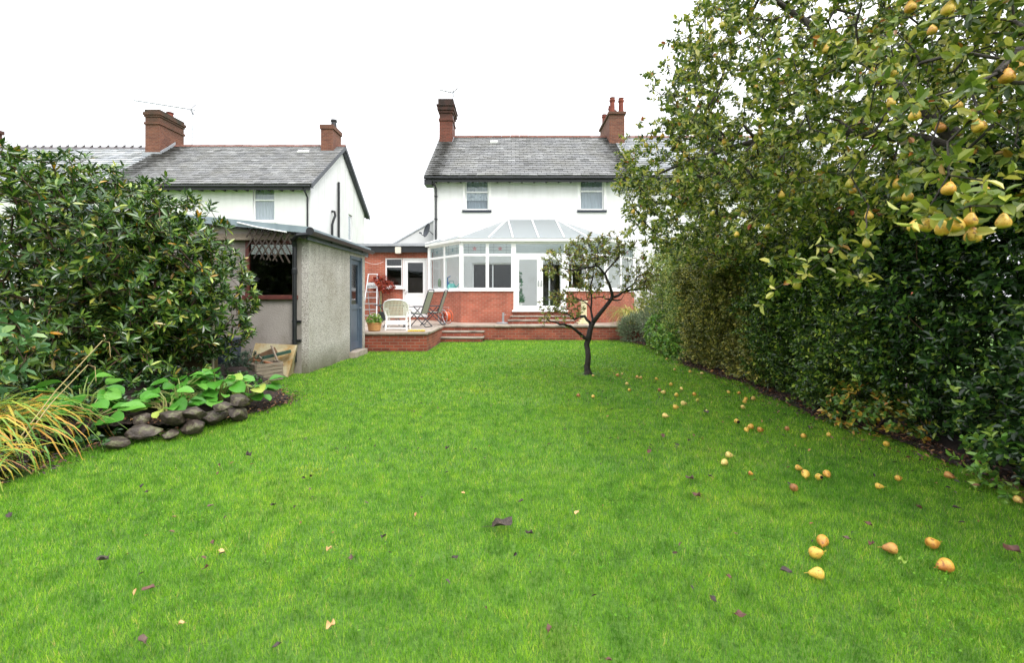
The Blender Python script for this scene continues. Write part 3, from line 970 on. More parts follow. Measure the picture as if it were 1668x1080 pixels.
sx0, sx1 = 4.95, 5.72                      # party-wall stack with clay pots
chimney(house, sx0, sx1, 23.7, 26.2, 8.6, 10.93, M['brick_stack'], [(8.6, 10.80, 0), (10.80, 10.93, .07)],
        [(5.17, 24.05, .15, .85, M['pot']), (5.62, 24.05, .15, .82, M['pot']), (5.3, 25.0, .15, .8, M['pot']), (5.12, 25.9, .14, .7, M['pot']), (5.6, 25.6, .15, .8, M['pot'])])
m = MB(); m.box(sx0 - .03, sx1 + .03, 23.62, 23.69, 9.0, 9.28)
m.build('flashing', M['lead'], house)
m = MB()          # white lean-to gable beside the house, above the flat roof
m.prism([(-5.75, 21.0, 3.62), (-3.46, 21.0, 3.62), (-3.46, 21.0, 4.93), (-3.62, 21.0, 4.90)], (0, 3.0, 0))
m.build('side_wall', M['pale_render'], house)
m = MB(); m.bar((-5.8, 20.98, 3.64), (-3.5, 20.98, 4.96), .06, .05)
m.build('verge_strip', M['grey_metal'], house)

# adjoining half, seen between the pear leaves
adj = empty('adjoining_house', (8, 20.5, 0), 'white rendered house under pale slates, joined to the right of the main house', 'house')
m = MB(); m.wall(Mfront(HY0), HX1 + .003, 14.2, 0, EZ, .3, [(7.4, 8.5, 5.34, 6.66)])
m.wall(lambda u, w_, z: (14.2 - w_, u, z), HY0 + .3, HY1, 0, EZ, .3)
m.prism([(13.9, HY0, EZ), (13.9, HY1, EZ), (13.9, RY, RZ - .12)], (.3, 0, 0))
m.quad((HX1, HY1, 0), (14.2, HY1, 0), (14.2, HY1, EZ), (HX1, HY1, EZ))
m.build('wall', M['render'], adj)
window(adj, 7.4, 8.5, 5.34, 6.66, HY0 + .1, transom=6.14)
m = MB()
m.prism([(HX1 + .003, ey + .02, ez - .05), (HX1 + .003, RY, RZ - .03), (HX1 + .003, HY1 + OV, ez - .05), (HX1 + .003, HY1 + OV, ez - .13), (HX1 + .003, RY, RZ - .12), (HX1 + .003, ey + .02, ez - .13)], (9.25, 0, 0))
slate_slope(m, (HX1 + .01, ey - .04, ez - .04), (14.5, ey - .04, ez - .04), (14.5, RY, RZ - .01), (HX1 + .01, RY, RZ - .01), .36, .25)
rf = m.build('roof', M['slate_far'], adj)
ridge_tiles(rf, 6.0, 14.5, RY, RZ + .02, M['ridge'], 18)
m = MB(); m.box(HX1 + .003, 14.5, ey, ey + .025, ez - .30, ez - .09); m.build('fascia', M['black'], adj)
m = MB(); m.tube([(HX1 + .003, ey - .06, ez - .13), (14.5, ey - .06, ez - .13)], .055, 10); m.build('gutter', M['black'], adj)

# ------------------------------------------------ left neighbour
NY0, NY1, NRY, NX1 = 22.0, 30.0, 26.0, -9.5
nb = empty('neighbour_house', (-12, 22, 0), 'white gable-ended neighbour house with slate roof above the concrete shed on the left', 'house')
WN = (-12.22, -11.2, 5.1, 6.66)
m = MB()
m.wall(Mfront(NY0), -19.2, NX1, 0, EZ, .3, [WN])
m.wall(lambda u, w_, z: (NX1 - w_, u, z), NY0 + .3, NY1, 0, EZ, .3, [(27.1, 27.75, 4.8, 6.35)])
m.prism([(NX1 - .3, NY0, EZ), (NX1 - .3, NY1, EZ), (NX1 - .3, NRY, RZ - .14)], (.3, 0, 0))
m.quad((-19.2, NY1, 0), (NX1, NY1, 0), (NX1, NY1, EZ), (-19.2, NY1, EZ))
m.build('wall', M['render'], nb)
nez = ez; ney = NY0 - OV
m = MB()
m.prism([(-19.2, ney + .02, nez - .05), (-19.2, NRY, RZ - .03), (-19.2, NY1 + OV, nez - .05), (-19.2, NY1 + OV, nez - .13), (-19.2, NRY, RZ - .12), (-19.2, ney + .02, nez - .13)], (19.2 + NX1 + .22, 0, 0))
slate_slope(m, (-19.2, ney - .04, nez - .04), (NX1 + .24, ney - .04, nez - .04), (NX1 + .24, NRY, RZ - .01), (-19.2, NRY, RZ - .01), .38, .25)
rf = m.build('roof', M['slate_nb'], nb)
ridge_tiles(rf, -18.8, NX1 + .24, NRY, RZ + .02, M['ridge'], 20)
m = MB()
m.prism([(NX1 + .20, ney - .05, nez - .24), (NX1 + .20, NRY, RZ - .22), (NX1 + .20, NRY, RZ + .0), (NX1 + .20, ney - .05, nez - .0)], (.05, 0, 0))
m.prism([(NX1 + .20, NRY, RZ - .22), (NX1 + .20, NY1 + .4, nez - .26), (NX1 + .20, NY1 + .4, nez - .02), (NX1 + .20, NRY, RZ + .0)], (.05, 0, 0))
m.prism([(NX1 + .002, NRY, RZ - .3), (NX1 + .002, NY1 + .38, nez - .2), (NX1 + .002, NY1 + .38, nez - .12), (NX1 + .002, NRY, RZ - .16)], (.195, 0, 0))
m.build('bargeboard', mat('grey_bargeboard', col('#33363b'), col('#4a4e54'), .5), nb)
m = MB()
m.box(-19.2, NX1 + .15, ney, ney + .025, nez - .30, nez - .09)
m.box(-19.2, NX1 + .15, ney + .028, NY0 - .003, nez - .14, nez - .115)
for i in range(18):
    x = -18.9 + i * .535
    m.box(x, x + .07, ney + .05, NY0 - .004, nez - .3, nez - .145)
m.build('fascia', M['black'], nb)
m = MB(); m.tube([(-19.2, ney - .06, nez - .13), (NX1 + .18, ney - .06, nez - .13)], .055, 10); m.build('gutter', M['black'], nb)
m = MB(); m.tube([(NX1 - .2, ney - .04, nez - .2), (NX1 - .16, NY0 - .14, nez - .42), (NX1 - .12, NY0 - .06, nez - .6), (NX1 - .12, NY0 - .06, 1.0)], .04, 10)
m.build('downpipe', M['black'], nb)
m = MB(); m.tube([(NX1 + .09, 25.35, 7.75), (NX1 + .09, 25.35, 1)], .062, 12); m.build('soil_pipe', M['black'], nb)
m = MB(); m.tube([(NX1 + .02, 24.55, 6.02), (NX1 + .16, 24.55, 6.0), (NX1 + .2, 24.55, 5.8), (NX1 + .13, 24.45, 5.5), (NX1 + .1, 24.4, 5.3), (NX1 + .1, 24.4, 3)], .062, 12); m.build('waste_pipe', M['black'], nb)
nf = window(nb, WN[0], WN[1], WN[2], WN[3], NY0 + .1, transom=6.1, curtain=[(-12.2, -11.22, 5.12, 6.65, mat('white_blind', col('#d5d6da'), col('#dcdde0'), .9), .06)], sill_mat='white')
m = MB(); m.box(WN[0] - .12, WN[1] + .1, NY0 - .03, NY0 + .04, WN[3] + .003, WN[3] + .12); m.build('window_surround', M['coping'], nb)
sf = MB(); sf.box(NX1 - .16, NX1 - .09, 27.1, 27.75, 4.8, 6.35)
sf = sf.build('window', M['white'], nb)
m = MB(); m.box(NX1 - .088, NX1 - .08, 27.18, 27.67, 4.88, 6.27); m.build('pane', M['glass_dark'], sf)
m = MB(); m.obox((-11.25, NRY - .85, RZ - .58), (.3, 0, 0), (0, .09, .066), (0, -.02, .03)); m.build('roof_vent', M['white_trim'], nb)
# stacks
chimney(nb, -19.62, -18.84, 24.95, 26.8, 8.6, 11.55, M['brick_stack'],
        [(8.6, 10.75, 0), (10.75, 10.87, .05), (10.87, 11.15, .0), (11.15, 11.25, .04), (11.25, 11.40, .08), (11.40, 11.55, .02)],
        [(-18.98, 25.9, .18, .2, M['pot'])])
m = MB()
m.prism([(-18.775, 24.9, 9.1), (-18.775, 26.0, 9.97), (-18.775, 26.0, 10.15), (-18.775, 24.9, 9.3)], (.03, 0, 0))
m.box(-19.74, -18.76, 24.9, 24.945, 8.95, 9.25)
m.build('flashing', M['lead'], nb)
chimney(nb, -10.35, -9.7, 25.25, 26.5, 8.9, 10.85, M['brick_stack'], [(8.9, 10.62, 0), (10.62, 10.85, .05)], [(-9.85, 25.8, .17, .45, M['black'])])
m = MB(); m.box(-10.37, -9.68, 25.2, 25.245, 9.2, 9.42); m.build('flashing', M['lead'], nb)

# next house in the row, roof only above the rhododendron
nx = empty('terraced_house', (-26, 22, 0), 'pale slate roof with crested ridge tiles left of the large brick chimney', 'house')
m = MB(); m.wall(Mfront(NY0), -36, -19.203, 0, EZ, .3); m.quad((-36, NY1, 0), (-19.203, NY1, 0), (-19.203, NY1, EZ), (-36, NY1, EZ)); m.build('wall', M['render'], nx)
m = MB()
RZ2 = RZ - .12
m.prism([(-36, ney + .02, nez - .05), (-36, NRY, RZ2 - .03), (-36, NY1 + OV, nez - .05), (-36, NY1 + OV, nez - .13), (-36, NRY, RZ2 - .12), (-36, ney + .02, nez - .13)], (36 - 19.203, 0, 0))
slate_slope(m, (-36, ney - .04, nez - .04), (-19.21, ney - .04, nez - .04), (-19.21, NRY, RZ2 - .01), (-36, NRY, RZ2 - .01), .4, .3)
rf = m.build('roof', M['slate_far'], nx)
ridge_tiles(rf, -36, -19.75, NRY, RZ2 + .02, mat('dark_ridge', col('#4d4a4c'), col('#62595a'), .7), 36, crest=True)
chimney(nx, -30.7, -29.5, 25.0, 27.0, 8.6, 11.1, M['brick_old'], [(8.6, 10.9, 0), (10.9, 11.1, .07)], [])

# far red-brick house through the gap under the pear tree
fb = empty('brick_house', (19, 30, 0), 'distant red brick house with white fascia glimpsed above the hedge under the pear branches', 'house')
m = MB(); m.wall(Mfront(30), 16.6, 26, 0, 4.55, .3, [(18.55, 19.6, 3.2, 4.3)]); m.wall(lambda u, w_, z: (16.6 + w_, u, z), 30.3, 37, 0, 4.55, .3)
m.build('wall', brick_mat('far_brick', col('#b4593f'), col('#a04a34'), col('#a5786a')), fb)
window(fb, 18.55, 19.6, 3.2, 4.3, 30.08, mullions=(19.07,), sill_mat='white')
m = MB(); m.box(16.3, 26.2, 29.7, 29.74, 4.45, 4.75); m.build('fascia', M['white'], fb)
m = MB(); slate_slope(m, (16.2, 29.62, 4.72), (26.3, 29.62, 4.72), (26.3, 33.5, 7.2), (16.2, 33.5, 7.2), .5, .35)
m.prism([(16.3, 29.75, 4.66), (16.3, 33.5, 7.1), (16.3, 37.2, 4.66)], (9.8, 0, 0))
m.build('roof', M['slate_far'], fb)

# ------------------------------------------------ flat-roofed brick extension
ext = empty('kitchen_extension', (-5, 20.3, 0), 'flat-roofed red brick extension with white back door, left of the conservatory', 'extension')
XY = 20.2
OP = (-5.50, -3.66, TZ, 3.2)
m = MB()
m.wall(Mfront(XY), -9, -3.46, 0, 3.44, .28, [(-5.5, -4.74, 1.95, 3.2), (-4.737, -3.66, TZ + .1, 3.2)])
m.build('wall', M['brick'], ext)
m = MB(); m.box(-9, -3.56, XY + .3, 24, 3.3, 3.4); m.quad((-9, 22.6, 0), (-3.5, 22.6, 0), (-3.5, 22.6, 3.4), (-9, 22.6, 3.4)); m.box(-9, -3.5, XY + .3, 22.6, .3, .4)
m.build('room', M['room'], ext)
m = MB(); m.box(-9.2, -3.46, XY - .22, XY - .19, 3.42, 3.68); m.box(-9.2, -3.46, XY - .187, XY - .003, 3.445, 3.47)
m.build('fascia', M['black'], ext)
m = MB(); m.box(-9.3, -3.46, XY - .30, 24, 3.685, 3.80); m.build('roof', M['lead'], ext)
window(ext, -5.5, -4.74, 1.95, 3.2, XY + .05, transom=2.83, sill_mat='white')
d = MB()
x0, x1, z0, z1 = -4.735, -3.66, TZ + .1, 3.2
d.box(x0, x0 + .07, XY + .04, XY + .12, z0, z1); d.box(x1 - .07, x1, XY + .04, XY + .12, z0, z1); d.box(x0 + .07, x1 - .07, XY + .04, XY + .12, z1 - .07, z1)
a, b = x0 + .085, x1 - .085
d.box(a, a + .12, XY + .05, XY + .11, z0 + .02, z1 - .08); d.box(b - .12, b, XY + .05, XY + .11, z0 + .02, z1 - .08)
d.box(a + .12, b - .12, XY + .05, XY + .11, z1 - .2, z1 - .08); d.box(a + .12, b - .12, XY + .05, XY + .11, 1.55, 1.68); d.box(a + .12, b - .12, XY + .05, XY + .11, z0 + .02, z0 + .2)
d.box(a + .12, b - .12, XY + .062, XY + .10, z0 + .2, 1.55)
door = d.build('back_door', M['white'], ext)
g = MB(); g.box(a + .12, b - .12, XY + .075, XY + .085, 1.68, z1 - .2); g.build('pane', M['glass_dark'], door)
g = MB(); g.tube([(a + .06, XY + .0, 1.78), (a + .06, XY + .0, 1.66), (a + .06, XY + .04, 1.66)], .012, 6); g.tube([(a + .06, XY - .005, 1.74), (a + .17, XY - .005, 1.74)], .01, 6); g.build('handle', M['grey_metal'], door)
m = MB(); m.box(-4.98, -4.74, XY - .34, XY - .225, 3.38, 3.64); m.box(-4.95, -4.77, XY - .34, XY - .27, 3.36, 3.378)
m.build('security_light', mat('beige_plastic', col('#cfc8b8'), col('#d8d2c4'), .6), ext, bevel=.01)
m = MB(); m.lathe((-6.28, XY - .02, 3.30), [(.075, -.03), (.08, .0), (.06, .03), (.03, .035)], 14, axis='y')
m.build('wall_vent', M['lead'], ext)

# washing line from the shed to the extension
m = MB()
A, B = Vector((-4.02, 12.4, 2.5)), Vector((-5.55, XY - .01, 3.05))
m.tube([A.lerp(B, t / 12) - Vector((0, 0, .12 * math.sin(math.pi * t / 12))) for t in range(13)], .006, 5)
tag(m.build('washing_line', M['white']), 'thin white washing line strung from the shed corner to the brick extension', 'washing line')

# satellite dish on the house corner
sd = empty('satellite_dish', (-3.75, 20.45, 4.35), 'dark grey satellite dish on the white wall above the flat roof', 'satellite dish')
m = MB()
ctr = Vector((-3.72, 20.30, 4.42)); ax = Vector((-.78, -.55, .25)).normalized(); v = ax.cross(Vector((0, 0, 1))).normalized(); u = v.cross(ax)
ring = []
vs, fs = [ctr - ax * .07], []
for k in range(1, 4):
    for j in range(20):
        t = 2 * math.pi * j / 20
        r = .29 * k / 3
        vs.append(ctr + (u * math.cos(t) * 1.08 + v * math.sin(t)) * r + ax * (-.07 + .07 * (k / 3) ** 2))
for j in range(20): fs.append((0, 1 + j, 1 + (j + 1) % 20))
for k in range(2):
    for j in range(20): fs.append((1 + k * 20 + j, 21 + k * 20 + j, 21 + k * 20 + (j + 1) % 20, 1 + k * 20 + (j + 1) % 20))
nv = len(vs)
vs2 = vs + [q - ax * .012 for q in vs]
fs2 = fs + [tuple(i + nv for i in reversed(f)) for f in fs] + [(41 + j, 41 + (j + 1) % 20, 41 + (j + 1) % 20 + nv, 41 + j + nv) for j in range(20)]
m.add(vs2, fs2)
m.build('dish', M['charcoal'], sd, smooth=True)
m = MB(); m.tube([ctr - ax * .08, ctr - ax * .16, (-3.52, 20.6, 4.30), (-3.45, 20.75, 4.25)], .018, 7); m.build('bracket', M['charcoal'], sd)
m = MB(); m.tube([ctr - u * .28 - ax * .02, ctr - u * .27 + ax * .15, ctr - u * .22 + ax * .22], .014, 6)
m.obox(ctr - u * .21 + ax * .24, ax * .05, u * .03, v * .03); m.build('receiver_arm', M['charcoal'], sd)

# aerials
def yagi(name, label, mast0, mast1, tip, tail, n, half):
    e = empty(name, mast0, label, 'aerial')
    m = MB(); m.tube([mast0, mast1], .03, 6); m.build('mast', M['grey_metal'], e)
    m = MB(); m.tube([tip, tail], .03, 5)
    m.build('boom', M['grey_metal'], e)
    tip, tail = Vector(tip), Vector(tail)
    d = (tail - tip).normalized(); s = d.cross(Vector((0, 0, 1))).normalized(); up = s.cross(d)
    m = MB()
    for i in range(n):
        q = tip.lerp(tail, .02 + .86 * i / n)
        m.tube([q - s * half, q + s * half], .012, 4)
    m.build('director_rod', M['grey_metal'], e)
    m = MB()
    q = tip.lerp(tail, .93)
    for sg in (1, -1):
        for k in range(4):
            c0 = q + d * (.02 + .06 * k) + up * sg * (.05 + .07 * k)
            m.tube([c0 - s * half * 1.1, c0 + s * half * 1.1], .014, 4)
        m.tube([q, q + d * .24 + up * sg * .3], .01, 4)
    m.build('reflector', M['charcoal'], e)
    return e
yagi('television_aerial', 'long thin television aerial on a mast beside the large brick chimney', (-18.1, 26.4, 9.9), (-18.1, 26.4, 12.0), P(218, 163, 26.4), P(318, 179, 26.4), 26, .12)
yagi('television_aerial', 'short television aerial on a thin mast above the narrow dark chimney', (-3.08, 24.3, 10.2), (-3.08, 24.3, 12.3), P(717, 146, 24.2), P(739, 151, 24.4), 7, .16)

# ------------------------------------------------ conservatory
CZ = 1.0           # inner floor
SZ = 1.79          # sill top
TRZ = 3.12         # transom
CE = 3.60          # eaves
con = empty('conservatory', (.85, 18, 0), 'white framed conservatory with hipped translucent roof on red brick dwarf walls', 'conservatory')
CP = [(-3.52, 20.48), (-3.52, 19.85), (-1.95, 17.85), (3.62, 17.85), (5.20, 19.85), (5.20, 20.48)]
def facet(p, q):
    p, q = Vector((*p, 0)), Vector((*q, 0))
    d = (q - p).normalized()
    nrm = Vector((-d.y, d.x, 0))           # points inwards (away from camera)
    return (q - p).length, (lambda u, w, z: tuple(p + d * u + nrm * w + Vector((0, 0, z))))
def fbox(mb, Fm, u0, u1, w0, w1, z0, z1):
    mb.add([Fm(u0, w0, z0), Fm(u1, w0, z0), Fm(u1, w1, z0), Fm(u0, w1, z0), Fm(u0, w0, z1), Fm(u1, w0, z1), Fm(u1, w1, z1), Fm(u0, w1, z1)],
           [(3, 2, 1, 0), (4, 5, 6, 7), (0, 1, 5, 4), (1, 2, 6, 5), (2, 3, 7, 6), (3, 0, 4, 7)])
dw = MB()
leaded = mat('leaded_line', col('#5f6668'), col('#70777a'), .5)
rose = mat('stained_red_glass', col('#8a5a5e'), col('#a87a7c'), .2)
rose2 = mat('stained_blue_glass', col('#4a6a70'), col('#6b8a8c'), .2)
def top_motif(parent, Fm, u0, u1, z0, z1):
    """leaded flower in a top light"""
    m = MB()
    cu, cz = (u0 + u1) / 2, (z0 + z1) / 2
    for zz in (cz - .055, cz + .055): fbox(m, Fm, u0, u1, .018, .026, zz - .005, zz + .005)
    for k in (-.28, .28): fbox(m, Fm, cu + k * (u1 - u0) - .005, cu + k * (u1 - u0) + .005, .0175, .0265, z0, z1)
    lead = m.build('lead_came', leaded, parent)
    m = MB()
    for k in range(5):
        t = math.pi / 2 + k * 2 * math.pi / 5
        t1, t2 = t - .5, t + .5
        m.add([Fm(cu, .014, cz), Fm(cu + .05 * math.cos(t1), .014, cz + .05 * math.sin(t1)), Fm(cu + .095 * math.cos(t), .014, cz + .095 * math.sin(t)), Fm(cu + .05 * math.cos(t2), .014, cz + .05 * math.sin(t2))], [(0, 1, 2, 3)])
    m.build('flower_motif', rose if parent.name.endswith(('1', '3', '5', '7')) else rose2, parent)
def glazed(p, q, lights, brick=True):
    L, Fm = facet(p, q)
    if brick:
        dw.wall(Fm, 0, L, TZ - .05, SZ - .07, .22)
    m = MB()
    # sill board
    sm = MB(); fbox(sm, Fm, -.03, L + .03, -.06, .36, SZ - .068, SZ); sm.build('sill', M['white'], con, bevel=.006)
    us = [0 + i * L / lights for i in range(lights + 1)]
    fbox(m, Fm, 0, .09, .0, .08, SZ + .002, CE); fbox(m, Fm, L - .09, L, .0, .08, SZ + .002, CE)
    for u in us[1:-1]: fbox(m, Fm, u - .06, u + .06, .0, .08, SZ + .002, CE)
    for a, b in zip(us[:-1], us[1:]):
        l0 = a + (.09 if a == 0 else .06); l1 = b - (.09 if b == L else .06)
        fbox(m, Fm, l0, l1, .004, .076, SZ + .002, SZ + .07)
        fbox(m, Fm, l0, l1, -.004, .076, TRZ - .045, TRZ + .045)
        fbox(m, Fm, l0, l1, .004, .076, CE - .05, CE)
    fr = m.build('window', M['white'], con)
    for a, b in zip(us[:-1], us[1:]):
        l0 = a + (.09 if a == 0 else .06); l1 = b - (.09 if b == L else .06)
        g = MB(); fbox(g, Fm, l0, l1, .03, .042, SZ + .07, TRZ - .045); g.build('pane', M['glass'], fr)
        g = MB(); fbox(g, Fm, l0, l1, .03, .042, TRZ + .045, CE - .05)
        g.build('top_pane', glass_top, fr)
        top_motif(fr, Fm, l0, l1, TRZ + .045, CE - .05)
    return Fm
glass_top = glass_mat('obscured_top_glass', (.82, .87, .87, 1), 1.6, .06, .15)
DX0, DX1 = .06, 2.08
glazed(CP[0], CP[1], 1)
glazed(CP[1], CP[2], 2)
glazed(CP[2], (DX0, 17.85), 2)
dw.build('dwarf_wall', M['brick'], con)
dw = MB()
glazed((DX1, 17.85), CP[3], 2)
glazed(CP[3], CP[4], 2)
glazed(CP[4], CP[5], 1)
# corner posts
cpst = MB()
for x, y in (CP[1], CP[2], CP[3], CP[4]):
    cpst.lathe((x, y + .035, 0), [(.075, SZ + .004), (.075, CE - .002)], 10)
cpst.build('corner_post', M['white'], con)
dw.build('dwarf_wall', M['brick'], con)
# french doors
Fm = facet((DX0, 17.85), (DX1, 17.85))[1]
L = DX1 - DX0
m = MB()
fbox(m, Fm, 0, .09, -.004, .09, CZ, CE); fbox(m, Fm, L - .09, L, -.004, .09, CZ, CE)
fbox(m, Fm, .09, L - .09, -.004, .09, TRZ - .06, TRZ + .06); fbox(m, Fm, .09, L - .09, 0, .09, CE - .06, CE)
dfr = m.build('door_frame', M['white'], con)
g = MB(); fbox(g, Fm, .09, L - .09, .03, .042, TRZ + .06, CE - .06); g.build('top_pane', glass_top, dfr)
for s in (0, 1):
    a = .10 if s == 0 else L / 2 + .004
    b = L / 2 - .004 if s == 0 else L - .10
    m = MB()
    st = .11
    fbox(m, Fm, a, a + st, .0, .07, CZ + .03, TRZ - .07); fbox(m, Fm, b - st, b, .0, .07, CZ + .03, TRZ - .07)
    fbox(m, Fm, a + st, b - st, .0, .07, CZ + .03, CZ + .17); fbox(m, Fm, a + st, b - st, .0, .07, TRZ - .18, TRZ - .07)
    dr = m.build('french_door', M['white'], con)
    g = MB(); fbox(g, Fm, a + st, b - st, .03, .042, CZ + .17, TRZ - .18); g.build('pane', M['glass'], dr)
    u = (b - .055) if s == 0 else (a + .055)
    g = MB(); fbox(g, Fm, u - .016, u + .016, -.02, -.002, 1.9, 2.14); g.tube([Fm(u, -.05, 2.06), Fm(u, -.05, 1.94)], .012, 6); g.tube([Fm(u, -.05, 2.06), Fm(u, -.01, 2.06)], .012, 6)
    g.build('handle', M['grey_metal'], dr)
m = MB(); fbox(m, Fm, -.06, L + .06, -.12, .2, CZ - .06, CZ + .002); m.build('door_sill', M['white'], con, bevel=.008)
m = MB(); fbox(m, Fm, -.02, L + .02, -.0, .2, TZ - .05, CZ - .062); m.build('threshold_wall', M['brick'], con)
for k, (w0, zt) in enumerate(((-.35, .80), (-.72, .66))):
    m = MB(); fbox(m, Fm, -.1 - .1 * k, L + .1 + .1 * k, w0, -.005 if k == 0 else -.352, TZ - .01, zt - .04); st = m.build('step', M['brick_wall'], con)
    m = MB(); fbox(m, Fm, -.12 - .1 * k, L + .12 + .1 * k, w0 - .03, -.005 if k == 0 else -.352, zt - .04, zt); m.build('tread', M['coping'], st, bevel=.006)
# floor inside
m = MB()
m.prism([(x * .97 + .02, y + (.2 if y < 19 else .1 if y < 20 else 0), CZ - .06) for x, y in CP], (0, 0, .05))
m.build('floor', mat('pale_floor', col('#b9b4ac'), col('#c6c1b9'), .4, 3), con)
# eaves beam and box gutter
ep = []
for i, (x, y) in enumerate(CP):
    o = .16
    dx = (-1 if i in (0, 1) else -.55 if i == 2 else .55 if i == 3 else 1)
    dy = 0 if i in (0, 5) else -.5 if i in (1, 4) else -1
    ep.append(Vector((x + dx * o, y + dy * o, 0)))
m = MB(); g2 = MB()
for i in range(5):
    a, b = ep[i], ep[i + 1]
    a0, b0 = Vector((*CP[i], 0)), Vector((*CP[i + 1], 0))
    m.add([a0 + Vector((0, .06, CE + .002)), b0 + Vector((0, .06, CE + .002)), b0 + Vector((0, .06, CE + .12)), a0 + Vector((0, .06, CE + .12)),
           a0 + Vector((0, -.01, CE + .002)), b0 + Vector((0, -.01, CE + .002)), b0 + Vector((0, -.01, CE + .12)), a0 + Vector((0, -.01, CE + .12))],
          [(0, 1, 2, 3), (7, 6, 5, 4), (0, 4, 5, 1), (3, 2, 6, 7)])
    d = (b - a).normalized(); s = Vector((-d.y, d.x, 0))
    g2.obox((a + b) / 2 + Vector((0, 0, CE + .075)) + s * .04, d * ((b - a).length / 2 + .01), s * .045, (0, 0, .05))
m.build('eaves_beam', M['white'], con)
g2.build('gutter', M['white_trim'], con)
# hipped roof sheets and bars
R1, R2 = Vector((-.18, 20.3, 4.88)), Vector((1.88, 20.3, 4.88))
E = [q + Vector((0, 0, CE + .14)) for q in ep]
E[0].y = E[5].y = 20.46
sh = MB()
for poly in ((E[0], E[1], R1), (E[1], E[2], R1), (E[2], E[3], R2, R1), (E[3], E[4], R2), (E[4], E[5], R2)):
    n_ = (poly[1] - poly[0]).cross(poly[2] - poly[0]).normalized() * .02
    sh.prism([q for q in poly], n_)
sh.build('roof_sheet', M['poly'], con)
bars = MB()
def rb(a, b, w_=.05): bars.bar(Vector(a) + Vector((0, 0, .035)), Vector(b) + Vector((0, 0, .035)), w_, .04)
for q, r in ((E[0], R1), (E[1], R1), (E[2], R1), (E[3], R2), (E[4], R2), (E[5], R2)): rb(q, r, .07)
for f_, r in ((.20, 0), (.36, 0), (.53, .5), (.70, 1), (.86, 1)): rb(E[2].lerp(E[3], f_), R1.lerp(R2, r))
rb(E[1].lerp(E[2], .5), R1); rb(E[3].lerp(E[4], .5), R2)
bars.build('glazing_bar', M['white'], con)
m = MB(); m.box(R1.x - .12, R2.x + .12, 20.18, 20.49, 4.83, 4.99); m.build('ridge_box', M['white_metal'], con, bevel=.01)
# things on the inner sill
SILL_IN = SZ + .002
wc = empty('watering_can', (-2.3, 18.75, SILL_IN), 'turquoise watering can on the sill inside the angled conservatory window', 'watering can')
m = MB(); m.lathe((-2.42, 18.72, SILL_IN), [(.17, 0), (.175, .08), (.15, .2), (.1, .25), (.08, .25)], 16)
m.tube([(-2.28, 18.7, SILL_IN + .06), (-2.1, 18.6, SILL_IN + .25), (-2.02, 18.56, SILL_IN + .36)], [.03, .02, .018], 8)
m.build('can', mat('turquoise_plastic', col('#5fb0a8'), col('#6fbdb4'), .4), wc, smooth=True)
m = MB(); m.tube([(-2.5, 18.72, SILL_IN + .22), (-2.5, 18.72, SILL_IN + .36), (-2.36, 18.72, SILL_IN + .36), (-2.34, 18.72, SILL_IN + .22)], .014, 7); m.build('handle', mat('turquoise_handle', col('#4f9f98'), None, .4), wc)
m = MB(); m.lathe((-2.62, 18.98, SILL_IN), [(.055, 0), (.07, .12), (.06, .28), (.028, .36), (.025, .48), (.04, .5)], 12)
m.tube([(-2.62, 18.98, SILL_IN + .5), (-2.5, 18.93, SILL_IN + .56)], .022, 6)
tag(m.build('spray_bottle', mat('blue_bottle', col('#3f6ea6'), col('#5c8cc0'), .3), smooth=True), 'blue spray bottle on the sill beside the turquoise watering can', 'bottle')

# ================================================================== SHED
SX, SY0, SY1, SXL = -4.03, 9.25, 12.78, -8.6
shed = empty('concrete_shed', (-6, 11, 0), 'pebbledashed concrete garden shed with low sloping roof and red-framed window', 'shed')
m = MB()
m.wall(lambda u, w_, z: (SX - w_, u, z), SY0, SY1, -.05, 2.66, .14, [(11.62, 12.45, .14, 2.52)])
m.build('side_wall', M['pebble'], shed)
WO = (-5.28, -4.28, 1.50, 2.62)
m = MB()
m.wall(lambda u, w_, z: (u, SY0 + w_, z), SXL, SX - .143, -.05, 2.66, .14, [WO])
m.prism([(SXL, SY0 + .003, 2.662), (SX - .15, SY0 + .003, 2.662), (SXL, SY0 + .003, 3.2)], (0, .13, 0))
m.build('front_wall', M['plain_render'], shed)
m = MB(); m.wall(lambda u, w_, z: (u, SY1 - w_, z), SXL, SX - .003, -.05, 2.66, .14); m.wall(lambda u, w_, z: (SXL + w_, u, z), SY0, SY1, -.05, 3.2, .14); m.build('rear_wall', M['plain_render'], shed)
m = MB(); m.box(SXL + .15, SX - .15, SY0 + .15, SY1 - .15, -.02, .03); m.build('floor', M['coping'], shed)
# roof: sheet falling towards the lawn, front edge trim, gutter
def rz(x): return 2.80 + (SX - x) * .098
m = MB()
m.prism([(SXL - .1, SY0 - .25, rz(SXL)), (SX + .12, SY0 - .25, rz(SX) - .02), (SX + .12, SY0 - .25, rz(SX) + .05), (SXL - .1, SY0 - .25, rz(SXL) + .08)], (0, SY1 - SY0 + .4, 0))
m.build('roof', M['roof_felt'], shed)
m = MB()
m.prism([(SXL - .1, SY0 - .275, rz(SXL) - .06), (SX + .13, SY0 - .275, rz(SX) - .07), (SX + .13, SY0 - .275, rz(SX) + .055), (SXL - .1, SY0 - .275, rz(SXL) + .085)], (0, .022, 0))
m.build('roof_edge', M['roof_felt'], shed)
m = MB()
m.prism([(SXL, SY0 - .06, 2.66), (SX - .15, SY0 - .06, 2.66), (SX - .15, SY0 - .06, 2.72), (SXL, SY0 - .06, 3.18)], (0, .055, 0))
m.build('fascia', M['grey_plank'], shed)
m = MB(); m.bar((SXL, SY0 - .10, 2.69), (SX - .5, SY0 - .10, 2.68), .05, .12); m.build('timber_beam', M['old_wood'], shed)
m = MB()
